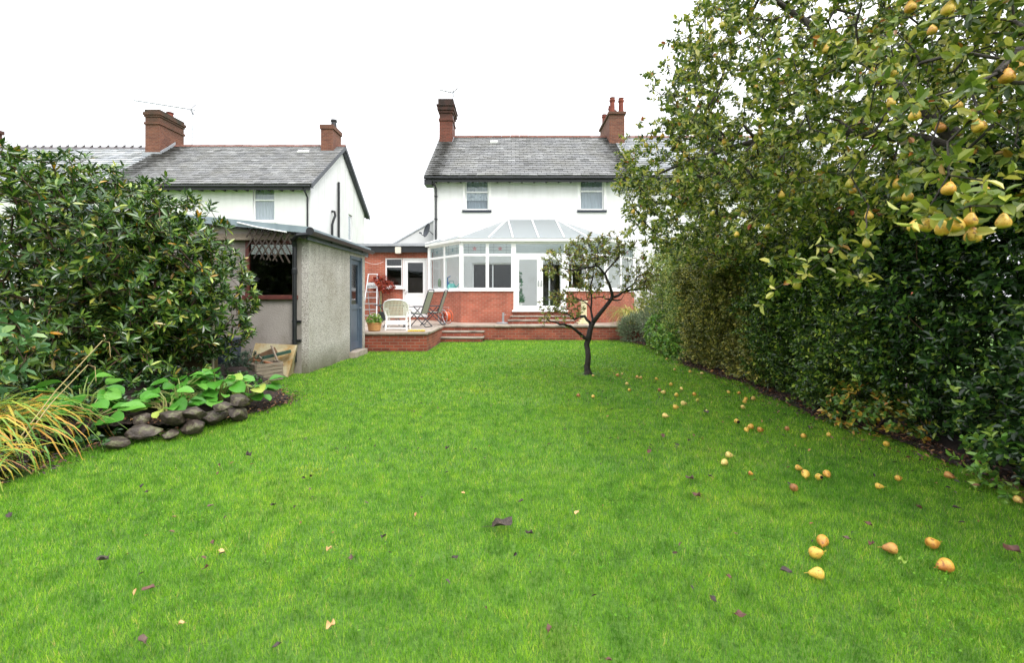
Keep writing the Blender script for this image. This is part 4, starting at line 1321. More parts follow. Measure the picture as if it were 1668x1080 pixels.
for sgn in (0, 1):      # half-round gutter along the side, shown as an open trough
    pass
pts = []
vs = []; fs = []
N = 10
for i, y in enumerate((SY0 - .33, SY1 + .12)):
    for k in range(N + 1):
        t = math.pi + math.pi * k / N
        vs.append((SX + .17 + .075 * math.cos(t), y, 2.765 + .075 * math.sin(t)))
for k in range(N): fs.append((k, k + 1, N + 2 + k, N + 1 + k))
nv = len(vs)
vs += [((x - SX - .17) * .88 + SX + .17, y, (z - 2.765) * .88 + 2.765) for x, y, z in vs[:]]
fs += [tuple(i + nv for i in reversed(f)) for f in fs]
fs += [(0, N + 1, N + 1 + nv, nv), (N, N + nv, 2 * N + 1 + nv, 2 * N + 1)]
m.add(vs, fs)
m.lathe((SX + .17, SY0 - .335, 2.765), [(.078, -.004), (.078, .004)], 14, axis='y')
for y in (10.2, 11.4, 12.3): m.box(SX + .0, SX + .1, y, y + .03, 2.68, 2.76)
m.tube([(SX + .13, SY0 - .30, 2.71), (SX - .1, SY0 - .25, 2.70), (SX - .24, SY0 - .12, 2.62), (SX - .245, SY0 - .075, 2.5)], .045, 10)
m.build('gutter', M['black'], shed)
m = MB(); m.bar((SX + .05, SY0 - .2, 2.685), (SX + .05, SY1 + .1, 2.685), .03, .13); m.build('side_fascia', M['slate_paint'], shed)
m = MB(); m.tube([(SX - .245, SY0 - .075, 2.55), (SX - .245, SY0 - .075, .22)], .042, 12)
for z in (1.0, .62): m.box(SX - .31, SX - .14, SY0 - .05, SY0 - .003, z, z + .04)
m.lathe((SX - .245, SY0 - .075, 1.95), [(.05, 0), (.052, .02), (.052, .1), (.046, .12)], 12)
m.build('downpipe', M['black'], shed)
# window
m = MB(); y = SY0 - .02
a, b, c, d = WO
for q in ((a, a + .07, c, d), (b - .07, b, c, d), (a + .07, b - .07, d - .07, d)): m.box(q[0], q[1], y, y + .1, q[2], q[3])
m.box(a - .04, b + .04, y - .05, y + .1, c - .045, c + .04)
wf = m.build('window', M['red_paint'], shed, bevel=.006)
m = MB(); m.box(a + .07, b - .07, y + .05, y + .056, c + .04, d - .07); m.build('pane', glass_mat('dusty_window_glass', (.42, .44, .44, 1), 1.5, .05, .05), wf)
# door
m = MB(); Fd = lambda u, w_, z: (SX + .015 - w_, u, z)
y0, y1 = 11.60, 12.47
fbox(m, Fd, y0, y0 + .07, 0, .12, .14, 2.54); fbox(m, Fd, y1 - .07, y1, -.02, .12, .14, 2.54); fbox(m, Fd, y0 + .07, y1 - .07, 0, .12, 2.46, 2.54)
df = m.build('door_frame', M['slate_paint'], shed, bevel=.005)
m = MB()
a, b = y0 + .075, y1 - .075
fbox(m, Fd, a, a + .1, .04, .09, .16, 2.45); fbox(m, Fd, b - .1, b, .04, .09, .16, 2.45)
for z0, z1 in ((.16, .34), (1.18, 1.32), (2.34, 2.45)): fbox(m, Fd, a + .1, b - .1, .042, .088, z0, z1)
fbox(m, Fd, a + .1, b - .1, .056, .078, .34, 1.18)
sdoor = m.build('shed_door', M['slate_paint'], shed)
m = MB(); fbox(m, Fd, a + .1, b - .1, .06, .068, 1.32, 2.34); m.build('pane', glass_mat('grey_door_glass', (.5, .55, .6, 1), 1.8, .1, .08), sdoor)
m = MB(); m.tube([Fd(b - .05, .04, 1.22), Fd(b - .05, -.03, 1.22), Fd(b - .15, -.03, 1.22)], .01, 6); m.build('handle', M['grey_metal'], sdoor)
m = MB(); m.box(SX - .1, SX + .16, y0 - .04, y1 + .04, -.05, .13); m.build('doorstep', M['coping'], shed, bevel=.01)
# trellis hanging in front of the window
tr = MB()
base = Vector((-5.14, SY0 - .22, 2.87)); ex = Vector((.86, 0, -.11)); LZ = .60
for k in range(8):
    t = k / 7
    for sg in (1, -1):
        u0, u1 = t, t + sg * .40
        a = base + ex * u0; b = base + ex * u1 - Vector((0, 0, LZ))
        if not -.001 <= u1 <= 1.001:
            f = ((1 if u1 > 1 else 0) - u0) / (u1 - u0); b = a.lerp(b, f)
            if f < .1: continue
        o = Vector((0, .008 * sg, 0))
        tr.bar(a + o, b + o, .026, .012, (0, 1, 0))
tag(tr.build('trellis', M['trellis_wood']), 'grey wooden lattice trellis hanging across the top of the shed window', 'trellis')
m = MB(); m.tube([P(386, 362, 8.95), P(420, 370, 8.95), P(467, 378, 8.95)], .012, 6)
tag(m.build('plastic_conduit', M['white']), 'thin white plastic strip running along the shed front above the trellis', 'plastic strip')

# junk against the shed front
m = MB(); m.prism([G(464, 616) + Vector((.0, .1, .0)), G(480, 606), P(484, 562, 9.12), P(416, 559, 9.12), P(410, 580, 9.05), P(436, 606, 8.9)], (0, .02, -.002))
tag(m.build('plywood_board', mat('stained_plywood', col('#8a6a36'), col('#a58a52'), .8, 4, .2, 30, stain=(col('#a9a082'), 2, .45, .6, (1, 1, 1)))), 'stained brown plywood board leaning against the shed beside the downpipe', 'board')
def plank(name, a, b, w_, h, mt, label, cat='plank'):
    m = MB(); m.bar(a, b, w_, h)
    return tag(m.build(name, mt, bevel=.004), label, cat)
brown = mat('rotten_timber', col('#5a4432'), col('#75583f'), .85, 6, .4, 30)
greenw = mat('green_painted_timber', col('#1e3b30'), col('#2b4c3d'), .6, 6)
plank('timber_offcut', P(408, 589, 8.75), P(449, 570, 8.85), .1, .12, brown, 'thick brown timber offcut on top of the scrap pile by the shed')
plank('green_plank', P(424, 584, 8.7), P(474, 572, 8.9), .14, .055, greenw, 'dark green painted plank lying across the scrap pile by the shed')
plank('thin_batten', P(414, 573, 8.55), P(430, 588, 8.5), .02, .02, M['old_wood'], 'pale thin batten leaning over the left of the scrap pile')
plank('wooden_stake', P(442, 563, 8.62), P(452, 588, 8.55), .03, .03, M['old_wood'], 'grey wooden stake propped upright through the middle of the scrap pile')
orangew = mat('split_orange_wood', col('#7a4a2e'), col('#a06a45'), .8, 8, .3)
for k, (pa, pb) in enumerate((((413, 586), (448, 593)), ((420, 592), (456, 596)), ((430, 590), (462, 595)))):
    plank('split_slat', P(*pa, 8.55 + .03 * k), P(*pb, 8.6 + .05 * k), .05, .025, orangew, ('topmost orange-brown split slat on the log crate', 'middle orange-brown split slat on the log crate', 'lowest orange-brown split slat on the log crate')[k], 'slat')
m = MB()
p0, p1 = G(417, 624), G(452, 619)
u = (p1 - p0).normalized(); v = Vector((-u.y, u.x, 0)); Lc = (p1 - p0).length + .1
for k in range(5):
    z = .03 + k * .065
    for s in (0, 1): m.obox(p0 + u * Lc / 2 + v * (.34 * s) + Vector((0, 0, z)), u * Lc / 2, v * .012, (0, 0, .027))
    for s in (0, 1): m.obox(p0 + u * (Lc * s) + v * .17 + Vector((0, 0, z)), u * .012, v * .158, (0, 0, .027))
tag(m.build('slatted_crate', M['old_wood']), 'low slatted wooden crate under the scrap timber by the shed', 'crate')

bn = empty('blue_bin', (-5.35, 8.75, 0), 'dark blue-grey plastic bin half hidden behind the leaves beside the shed', 'bin')
bx = (365 - 834) / F * 8.7
m = MB()
bv = [(-.17, -.17), (.17, -.17), (.17, .17), (-.17, .17)]
m.add([(bx + x, 8.7 + y, .02) for x, y in bv] + [(bx + x * 1.3, 8.7 + y * 1.3, .72) for x, y in bv] + [(bx + x * 1.2, 8.7 + y * 1.2, .70) for x, y in bv] + [(bx + x * .9, 8.7 + y * .9, .05) for x, y in bv],
      [(3, 2, 1, 0), (0, 1, 5, 4), (1, 2, 6, 5), (2, 3, 7, 6), (3, 0, 4, 7), (4, 5, 9, 8), (5, 6, 10, 9), (6, 7, 11, 10), (7, 4, 8, 11), (8, 9, 13, 12), (9, 10, 14, 13), (10, 11, 15, 14), (11, 8, 12, 15), (12, 13, 14, 15)])
m.build('bin_body', mat('blue_grey_plastic', col('#2e3a4a'), col('#3a4656'), .45, 4), bn, bevel=.015)
m = MB(); r_ = .235
m.tube([(bx - r_, 8.7 - r_, .71), (bx + r_, 8.7 - r_, .71), (bx + r_, 8.7 + r_, .71), (bx - r_, 8.7 + r_, .71)], .018, 8, closed=True); m.build('rim', mat('bin_rim', col('#3a4656'), None, .45), bn)

# mossy fence panels behind the rhododendron
fe = empty('wooden_fence', (-6.6, 7.95, 0), 'mossy horizontal-board wooden fence behind the rhododendron', 'fence')
for s, (xa, xb) in enumerate(((-9.6, -7.35), (-7.28, -5.12))):
    m = MB()
    for k in range(9):
        z = .12 + k * .155
        m.obox(((xa + xb) / 2, 7.95 + random.uniform(-.006, .006), z + .07), ((xb - xa) / 2, 0, 0), (0, .012, -.006), (0, .008, .084))
    m.build('panel', M['moss_wood'], fe)
for x in (-7.315, -5.08):
    m = MB(); m.box(x - .045, x + .045, 7.9, 7.99, -.1, 1.62); m.build('post', M['moss_wood'], fe)
m = MB(); q = P(346, 560, 7.6); m.tube([(q.x, 7.6, 0), (q.x + .01, 7.6, 1.35)], .024, 8)
tag(m.build('pale_stake', mat('whitewashed_pole', col('#b5ab90'), col('#c8bfa5'), .8, 6)), 'thin pale upright pole beside the rhododendron and the blue bin', 'pole')

# ================================================================== TERRACE THINGS
# white plastic armchair, seen from behind (built facing +y, base at the origin)
ch = empty('garden_armchair', (0, 0, 0), 'white moulded plastic garden armchair seen from behind at the terrace edge', 'chair')
m = MB()
m.prism([(-.27, -.23, .37), (.27, -.23, .37), (.30, .28, .40), (-.30, .28, .40)], (0, 0, .03))
m.build('seat', M['white'], ch, bevel=.01)
def back_pt(u, t):        # u -1..1 across, t 0..1 up; curved shell leaning back
    wdt = .30 + .06 * math.sin(t * math.pi * .8)
    return Vector((u * wdt, -.20 - .17 * t - .10 * (1 - u * u) * (.5 + .5 * t), .40 + .56 * t - .07 * (abs(u) ** 3) * t))
m = MB()
for k in range(17):
    u = -0.94 + 1.88 * k / 16
    m.tube([back_pt(u, t) for t in (0.04, .2, .4, .6, .8, .96)], [.017] * 6, 5)
for t in (.3, .45, .6, .75, .88):
    m.tube([back_pt(-.95 + 1.9 * i / 10, t) for i in range(11)], .009, 5)
m.build('back_lattice', mat('ivory_plastic', col('#cfd0bf'), col('#d9dacb'), .45), ch)
m = MB()
rim = [back_pt(-1, t) for t in (0, .3, .6, .85)] + [back_pt(-.9, .97)] + [back_pt(u, 1.0) for u in (-.6, -.3, 0, .3, .6)] + [back_pt(.9, .97)] + [back_pt(1, t) for t in (.85, .6, .3, 0)]
m.tube(rim, .024, 8)
m.tube([back_pt(-1 + .2 * i, .03) for i in range(11)], .035, 8)
m.build('back_frame', M['white'], ch, smooth=True)
for s in (-1, 1):
    m = MB(); m.tube([(s * .34, -.28, .66), (s * .365, -.05, .655), (s * .36, .2, .65), (s * .33, .3, .60)], [.03, .036, .036, .028], 8); m.build('armrest', M['white'], ch, smooth=True)
    m = MB(); m.tube([(s * .33, .29, .60), (s * .31, .28, .38), (s * .32, .30, 0)], [.026, .03, .022], 8); m.build('leg', M['white'], ch)
    m = MB(); m.tube([(s * .34, -.27, .66), (s * .29, -.24, .36), (s * .31, -.33, 0)], [.026, .032, .022], 8); m.build('leg', M['white'], ch)
m = MB(); m.bar((-.29, -.27, .24), (.29, -.27, .24), .02, .14); m.build('rear_skirt', M['white'], ch)
m = MB(); m.bar((-.30, -.315, .06), (.30, -.315, .06), .025, .04); m.build('stretcher', M['white'], ch)
ch.location = (-3.46, 14.15, TZ); ch.rotation_euler = (0, 0, R(4)); ch.scale = (1, 1, .94)

# folding high-back chair (faces +y; back leans towards -y)
fc = empty('folding_chair', (0, 0, 0), 'charcoal folding recliner with grey sling back, between the white armchair and the back door', 'chair', 'charcoal folding garden chairs')
hw = .27
m = MB(); m.prism([(-hw + .03, -.22, .43), (hw - .03, -.22, .43), (hw - .03, .26, .47), (-hw + .03, .26, .47)], (0, 0, .012)); m.build('seat', M['sling'], fc)
m = MB(); m.prism([(-hw + .03, -.24, .44), (hw - .03, -.24, .44), (hw - .03, -.47, 1.16), (-hw + .03, -.47, 1.16)], (0, -.012, -.003)); m.build('backrest', M['sling'], fc)
m = MB()
m.tube([(-hw, -.22, .40), (-hw, -.48, 1.18), (-hw + .05, -.50, 1.22), (hw - .05, -.50, 1.22), (hw, -.48, 1.18), (hw, -.22, .40)], .017, 8); m.build('back_frame', M['charcoal'], fc)
m = MB(); m.tube([(-hw, -.24, .425), (-hw, .28, .465), (hw, .28, .465), (hw, -.24, .425)], .016, 8); m.build('seat_frame', M['charcoal'], fc)
for s in (-1, 1):
    x = s * (hw + .025)
    m = MB(); m.tube([(x, -.42, .0), (x, .24, .66)], .016, 7); m.build('leg', M['charcoal'], fc)
    m = MB(); m.tube([(x + s * .02, .36, .0), (x + s * .02, -.22, .64)], .016, 7); m.build('leg', M['charcoal'], fc)
    m = MB(); m.bar((x + s * .01, -.32, .67), (x + s * .01, .27, .67), .045, .025); m.build('armrest', M['charcoal'], fc, bevel=.006)
m = MB(); m.tube([(-hw, -.42, .02), (hw, -.42, .02)], .014, 7); m.tube([(-hw, .36, .02), (hw, .36, .02)], .014, 7); m.build('crossbar', M['charcoal'], fc)
f2 = copy_tree(fc)
fc.location = (-3.12, 15.35, TZ); fc.rotation_euler = (0, 0, R(80))
f2.location = (-2.82, 16.55, TZ); f2.rotation_euler = (0, 0, R(88))
fc['label'] = 'charcoal folding recliner with grey sling back, next to the white plastic armchair'
f2['label'] = 'charcoal folding recliner standing beside the orange hose reel'

# round patio table, mostly behind the white armchair
tb = empty('patio_table', (-4.0, 15.5, TZ), 'dark metal patio table with splayed legs behind the white armchair', 'table')
tc_ = Vector((-4.0, 15.5, TZ))
m = MB(); m.lathe(tc_ + Vector((0, 0, .71)), [(.55, 0), (.57, .008), (.57, .022), (.55, .03)], 28); m.build('tabletop', glass_mat('smoked_table_glass', (.4, .43, .45, 1), 2, .1), tb)
m = MB(); ring = [tc_ + Vector((.57 * math.cos(t * math.pi / 14), .57 * math.sin(t * math.pi / 14), .715)) for t in range(28)]
m.tube(ring, .016, 7, closed=True); m.build('rim', M['charcoal'], tb)
for k in range(4):
    t = math.pi / 4 + k * math.pi / 2 + .5
    dv = Vector((math.cos(t), math.sin(t), 0))
    m = MB(); m.tube([tc_ + dv * .46 + Vector((0, 0, .70)), tc_ + dv * .2 + Vector((0, 0, .42)), tc_ + dv * .22 + Vector((0, 0, .3)), tc_ + dv * .50], .016, 7); m.build('leg', M['charcoal'], tb)
m = MB(); m.tube([tc_ + Vector((.21 * math.cos(t * math.pi / 8), .21 * math.sin(t * math.pi / 8), .36)) for t in range(16)], .012, 6, closed=True); m.build('brace_ring', M['charcoal'], tb)

# stepladder
sl_ = empty('stepladder', (-5.85, 19.4, TZ), 'tall pale aluminium stepladder standing by the red-leaved shrub', 'stepladder')
lx, ly = -5.84, 19.35
m = MB()
def lad(s, t): return Vector((lx + s * (.30 - .115 * t), ly + .50 * t - .25, TZ + 1.95 * t))
for s in (-1, 1): m.bar(lad(s, 0), lad(s, 1), .032, .06, (0, 1, 0))
m.bar(lad(-1, 1), lad(1, 1), .05, .04)
m.build('front_rail', M['white_metal'], sl_)
for k in range(6):
    t = .115 + .125 * k
    a, b = lad(-1, t), lad(1, t)
    m = MB(); m.obox((a + b) / 2 + Vector((0, .03, 0)), (b - a) / 2, (0, .05, 0), (0, 0, .018)); m.build('tread', M['grey_metal'], sl_)
m = MB(); a, b = lad(-1, .74), lad(1, .74); m.obox((a + b) / 2 + Vector((0, .03, .03)), (b - a) / 2 * .92, (0, .012, 0), (0, 0, .12)); m.build('platform', M['white_metal'], sl_)
m = MB()
for s in (-1, 1): m.bar((lx + s * .26, ly + .72, TZ), (lx + s * .2, ly + .18, TZ + 1.42), .026, .04, (0, 1, 0))
m.bar((lx - .25, ly + .6, TZ + .32), (lx + .25, ly + .6, TZ + .32), .02, .03); m.build('rear_frame', M['grey_metal'], sl_)

# hose reel
hr = empty('hose_reel', (-2.42, 17.0, TZ), 'orange garden hose reel standing against the conservatory brick wall', 'hose reel')
hc = Vector((-2.42, 17.0, TZ + .27))
orange = mat('orange_plastic', col('#c9512a'), col('#dd6a3c'), .45, 5)
m = MB()
for k in range(6):
    for j in range(2):
        m.tube([hc + Vector((-.09 + .036 * k, (.15 + .02 * j) * math.cos(t * math.pi / 10), (.15 + .02 * j) * math.sin(t * math.pi / 10))) for t in range(20)], .016, 6, closed=True)
m.build('hose', orange, hr, smooth=True)
for s in (-1, 1):
    m = MB()
    m.tube([hc + Vector((s * .13, .25 * math.cos(t * math.pi / 12), .25 * math.sin(t * math.pi / 12))) for t in range(24)], .014, 7, closed=True)
    for k in range(6):
        t = k * math.pi / 3
        m.tube([hc + Vector((s * .13, 0, 0)), hc + Vector((s * .13, .25 * math.cos(t), .25 * math.sin(t)))], .010, 5)
    m.build('flange', orange if s > 0 else M['grey_metal'], hr)
m = MB(); m.tube([hc + Vector((-.15, -.16, -.27)), hc + Vector((-.15, 0, .02)), hc + Vector((-.15, .16, -.27)), hc + Vector((.15, .16, -.27)), hc + Vector((.15, 0, .02)), hc + Vector((.15, -.16, -.27)), hc + Vector((-.15, -.16, -.27))], .012, 6)
m.tube([hc + Vector((-.15, 0, .02)), hc + Vector((-.15, 0, .34)), hc + Vector((.15, 0, .34)), hc + Vector((.15, 0, .02))], .011, 6); m.build('stand', M['grey_metal'], hr)
hr.rotation_euler = (0, 0, R(48))

# parasol base
pb = empty('parasol_base', (-.33, 17.35, TZ), 'grey metal parasol stand with an empty tube in front of the conservatory', 'parasol stand')
q = Vector((-.33, 17.35, TZ))
m = MB(); m.lathe(q, [(.26, 0), (.27, .02), (.22, .045), (.08, .06)], 20); m.build('foot', M['grey_metal'], pb)
m = MB(); m.lathe(q, [(.045, .055), (.04, .08), (.035, .38), (.042, .385), (.042, .40), (.03, .40)], 14); m.tube([q + Vector((.03, 0, .33)), q + Vector((.11, 0, .33))], .01, 6); m.build('tube', M['grey_metal'], pb)

# cream ornament post by the dwarf wall
cp = empty('cream_pedestal', (2.66, 17.3, TZ), 'cream square garden pedestal on a stepped base behind the bare apple tree', 'pedestal')
q = Vector((2.66, 17.3, TZ)); cream = mat('cream_stone', col('#cfc49c'), col('#dbd2b0'), .8, 7, .2)
m = MB(); m.box(q.x - .24, q.x + .24, q.y - .24, q.y + .24, TZ, TZ + .06); m.box(q.x - .17, q.x + .17, q.y - .17, q.y + .17, TZ + .06, TZ + .14); m.build('plinth', cream, cp, bevel=.01)
m = MB(); m.box(q.x - .10, q.x + .10, q.y - .10, q.y + .10, TZ + .14, TZ + .78); m.build('shaft', cream, cp, bevel=.015)
m = MB(); m.box(q.x - .13, q.x + .13, q.y - .13, q.y + .13, TZ + .78, TZ + .84); m.build('cap', cream, cp, bevel=.01)

# yellow sponge-like kneeling mat on the coping
m = MB()
for k in range(9):
    a = -2.96 + .052 * k
    m.box(a, a + .048, 13.22, 13.44, TZ + .0, TZ + .035 + .012 * (k % 2))
kn = tag(m.build('kneeling_mat', mat('yellow_foam', col('#c9a53c'), col('#dcbc5c'), .9, 14, .4), bevel=.008), 'flat yellow ribbed mat lying on the terrace edge beside the white armchair', 'mat')

# red-leaved shrub in a pot, basket pot with flowers

# ================================================================== FOLIAGE TOOLS
def unit(v): return v / np.maximum(np.linalg.norm(v, axis=-1, keepdims=True), 1e-9)


def leaves(name, Pt, D, N, L, W, material, parent=None, fold=.22, curl=.18, shape='oval'):
    """one mesh of many leaves; each leaf is a folded, curled blade of six corners (an island)"""
    n = len(Pt)
    L = np.broadcast_to(L, (n,))[:, None]
    W = np.broadcast_to(W, (n,))[:, None]
    D = unit(D); S = unit(np.cross(D, N)); N = np.cross(S, D)
    a, b, wa, wb = (.30, .68, .85, .85) if shape == 'oval' else (.45, .78, .75, 1.0) if shape == 'spatula' else (.3, .7, 1, .55)
    v = np.empty((n, 6, 3), np.float32)
    v[:, 0] = Pt
    v[:, 1] = Pt + D * L * a + S * W * wa / 2 + N * (fold * W - curl * L * .12)
    v[:, 2] = Pt + D * L * b + S * W * wb / 2 + N * (fold * W - curl * L * .5)
    v[:, 3] = Pt + D * L - N * curl * L
    v[:, 4] = Pt + D * L * b - S * W * wb / 2 + N * (fold * W - curl * L * .5)
    v[:, 5] = Pt + D * L * a - S * W * wa / 2 + N * (fold * W - curl * L * .12)
    i = np.arange(n)[:, None] * 6
    f = np.concatenate([i + np.array([[0, 1, 2, 3]]), i + np.array([[0, 3, 4, 5]])], 0)
    return np_mesh(name, v.reshape(-1, 3), f, material, parent)


def sprigs(Pt, A, k, span, ang, jit=.25):
    """k leaves around each sprig axis A starting at Pt: positions, directions, normals"""
    A = unit(A); n = len(Pt)
    ref = np.where(np.abs(A[:, 2:3]) < .9, np.array([[0, 0, 1.]]), np.array([[1., 0, 0]]))
    u = unit(np.cross(A, ref)); w = np.cross(A, u)
    ph = rng.uniform(0, 2 * np.pi, n)
    span = np.broadcast_to(span, (n,))
    out = [[], [], []]
    for j in range(k):
        p = (ph + j * 2.4 + rng.normal(0, .2, n))[:, None]
        rad = u * np.cos(p) + w * np.sin(p)
        a = (ang + rng.normal(0, jit, n))[:, None] * (1 - .35 * j / k)
        d = A * np.cos(a) + rad * np.sin(a)
        out[0].append(Pt + A * (span * (j + .5) / k)[:, None])
        out[1].append(d)
        out[2].append(unit(A - d * np.sum(A * d, -1, keepdims=True) + rng.normal(0, .25, (n, 3)) + np.array([0, 0, .3])))
    return [np.concatenate(q) for q in out]


def sprig_leaves(name, Pt, A, k, span, ang, L, W, material, parent=None, var=.25, **kw):
    p, d, nn = sprigs(Pt, A, k, span, ang)
    s = rng.uniform(1 - var, 1 + var, len(p))
    return leaves(name, p, d, nn, L * s, W * s, material, parent, **kw)


def in_ells(ells, n, shell=.55):
    """n points in a union of ellipsoids, mostly towards the outside of the union; returns points and outward directions"""
    vol = np.array([e[3] * e[4] * e[5] for e in ells]); pr = vol / vol.sum()
    E = np.array(ells)
    pts, outs = [], []
    need = n
    while need > 0:
        m_ = int(need * 1.6) + 50
        i = rng.choice(len(E), m_, p=pr)
        d = unit(rng.normal(size=(m_, 3)))
        r = np.where(rng.random(m_) < shell, rng.uniform(.78, 1.04, m_), rng.random(m_) ** (1 / 2.4))
        q = E[i, :3] + d * E[i, 3:6] * r[:, None]
        rel = ((q[:, None, :] - E[None, :, :3]) / E[None, :, 3:6])
        rr = np.linalg.norm(rel, axis=2)
        deep = rr.min(1)
        keep = (deep > .62) | (rng.random(m_) < .35)
        k_ = rr.argmin(1)
        o = unit(rel[np.arange(m_), k_] / E[k_, 3:6])
        pts.append(q[keep]); outs.append(o[keep]); need -= keep.sum()
    return np.concatenate(pts)[:n], np.concatenate(outs)[:n]


def grow(start, targets, step, wob=.12, droop=0.0, order=None):
    """greedy branching from the start chain(s) to every target; nodes, parents"""
    nodes = [np.array(p, float) for p, _ in start]
    par = [q for _, q in start]
    arr = np.array(nodes)
    t = np.array(targets, float)
    d0 = np.linalg.norm(t[:, None] - arr[None], axis=2).min(1)
    tips = []
    for i in np.argsort(d0) if order is None else order:
        g = t[i]
        dist = np.linalg.norm(arr - g, axis=1)
        k = int(dist.argmin())
        a = arr[k]; L = dist[k]
        n = max(1, int(round(L / step)))
        prev = k
        side = unit(rng.normal(size=3)) * L * wob
        new = []
        for j in range(1, n + 1):
            s = j / n
            p = a + (g - a) * s + side * math.sin(math.pi * s) + np.array([0, 0, -droop * L * math.sin(math.pi * s)]) + (rng.normal(size=3) * step * .10 if j < n else 0)
            nodes.append(p); par.append(prev); prev = len(nodes) - 1
            new.append(p)
        arr = np.vstack([arr, np.array(new)])
        tips.append(prev)
    return nodes, par, tips


def branch_mesh(name, nodes, par, r_tip, r_exp, material, parent, r_max=None, fixed=None, sides=6, mb=None):
    n = len(nodes)
    kids = [[] for _ in range(n)]
    for i, p in enumerate(par):
        if p is not None: kids[p].append(i)
    w = [0] * n
    for i in range(n - 1, -1, -1):
        if not kids[i]: w[i] = 1
        w[i] = max(w[i], 1)
        if par[i] is not None and par[i] < i: w[par[i]] += w[i]
    rad = [r_tip * (x ** r_exp) for x in w]
    if r_max: rad = [min(r, r_max) for r in rad]
    if fixed:
        for i, r in fixed.items(): rad[i] = r
    m = mb or MB()
    stack = [(i, None) for i in range(n) if par[i] is None]
    while stack:
        i, frm = stack.pop()
        chain = [i] if frm is None else [frm, i]
        while kids[chain[-1]]:
            ks = sorted(kids[chain[-1]], key=lambda k: -rad[k])
            for k in ks[1:]: stack.append((k, chain[-1]))
            chain.append(ks[0])
        rr = [rad[k] for k in chain]
        if frm is not None: rr[0] = min(rad[frm], rad[chain[1]] * 1.25)
        m.tube([nodes[k] for k in chain], rr, sides if rr[0] > .012 else 4, cap=True)
    return None if mb else m.build(name, material, parent, smooth=True)


def chain(pts, r):
    """polyline (points, radii) -> start nodes for grow() and fixed radii"""
    return [(p, (i - 1) if i else None) for i, p in enumerate(pts)], {i: q for i, q in enumerate(r)}


# ================================================================== RHODODENDRON
rh = empty('rhododendron_bush', (-5.9, 6.6, 0), 'large glossy rhododendron bush with whorled leaves, a few turned yellow, left of the shed', 'bush')
RE = [(-6.5, 6.4, 1.75, 1.9, 1.5, 1.40), (-5.75, 6.05, 2.3, 1.15, 1.1, 1.0), (-4.75, 6.35, 2.16, .80, .9, .92), (-4.75, 7.35, 1.0, .5, .5, .5), (-5.0, 6.8, 1.62, 1.12, 1.0, .80), (-5.2, 5.9, 1.25, .75, .75, .75), (-4.45, 7.2, 1.35, .45, .6, .75), (-5.7, 5.3, 2.45, .85, .7, .80)]
tp, to = in_ells(RE, 2150, .62)
k = (tp[:, 2] > .35) & (tp[:, 1] > 4.1) & ~((tp[:, 1] > 7.85) & (tp[:, 2] < 1.6) & (tp[:, 0] < -5.0)) & (tp[:, 1] < 8.9)
# thin the lower front so that the bare stems show
front = np.clip((6.6 - tp[:, 1]) / 1.2, 0, 1) * np.clip((2.5 - tp[:, 2]) / .9, 0, 1)
k &= rng.random(len(tp)) > .62 * front
tp, to = tp[k], to[k]
lo_, lo2 = in_ells([(-5.3, 5.8, .75, .9, .5, .45), (-6.2, 5.6, .8, .8, .6, .5), (-4.7, 6.6, .7, .5, .5, .4)], 130, .6)
tp, to = np.concatenate([tp, lo_]), np.concatenate([to, lo2])
st = []
root = [(-5.9, 6.9, .1), (-5.2, 6.8, .1), (-6.8, 6.9, .1)]
for rx, ry, rzz in root:
    b0 = len(st)
    st += [(np.array((rx, ry, rzz)), None), (np.array((rx - .05, ry - .1, .5)), b0), (np.array((rx + .08, ry - .25, .95)), b0 + 1), (np.array((rx, ry - .3, 1.4)), b0 + 2)]
nodes, par, tips = grow(st, tp, .22, .14, .04)
branch_mesh('stem', nodes, par, .0042, .40, M['red_twig'], rh, r_max=.045, sides=6)
rho_leaf = leaf_mat('rhododendron_leaf', [(0, col('#c98a1e')), (.006, col('#c9a028')), (.010, col('#213a18')), (.3, col('#335420')), (.6, col('#4c6f2a')), (.84, col('#708c34')), (.96, col('#a0ae48')), (1, col('#a5814a'))], .32, .18, .55)
A = to * .75 + np.array([0, -.12, .55]) + rng.normal(0, .22, to.shape)
p1, d1, n1 = sprigs(tp, A, 9, .05, 1.12)
sc = rng.uniform(.75, 1.25, len(p1))
leaves('foliage', p1, d1, n1, .112 * sc, .036 * sc, rho_leaf, rh, fold=.12, curl=.12)
q, o = in_ells([(-6.6, 7.0, 1.5, 2.2, .6, 1.5), (-5.4, 6.9, 1.9, 1.0, .6, 1.1)], 1500, .3)
kk = (q[:, 2] > .3) & (q[:, 1] > 6.3) & (q[:, 1] < 7.8)
q, o = q[kk], o[kk]
pb_, db_, nb_ = sprigs(q, o * .3 + np.array([0, -.2, .6]) + rng.normal(0, .3, o.shape), 9, .05, 1.12)
sc = rng.uniform(.8, 1.3, len(pb_))
leaves('rear_foliage', pb_, db_, nb_, .125 * sc, .042 * sc, rho_leaf, rh, fold=.12, curl=.12)
# small buds and older leaves along the twigs
ix = rng.choice(len(nodes), 3000)
pt = np.array([nodes[i] for i in ix])
kk = (pt[:, 2] > .5) & ((pt[:, 1] > 6.1) | (pt[:, 2] > 2.3))
p2, d2, n2 = sprigs(pt[kk], rng.normal(0, 1, (kk.sum(), 3)) + np.array([0, 0, .6]), 3, .06, 1.1)
sc = rng.uniform(.7, 1.1, len(p2))
leaves('inner_foliage', p2, d2, n2, .105 * sc, .036 * sc, rho_leaf, rh, fold=.12, curl=.15)

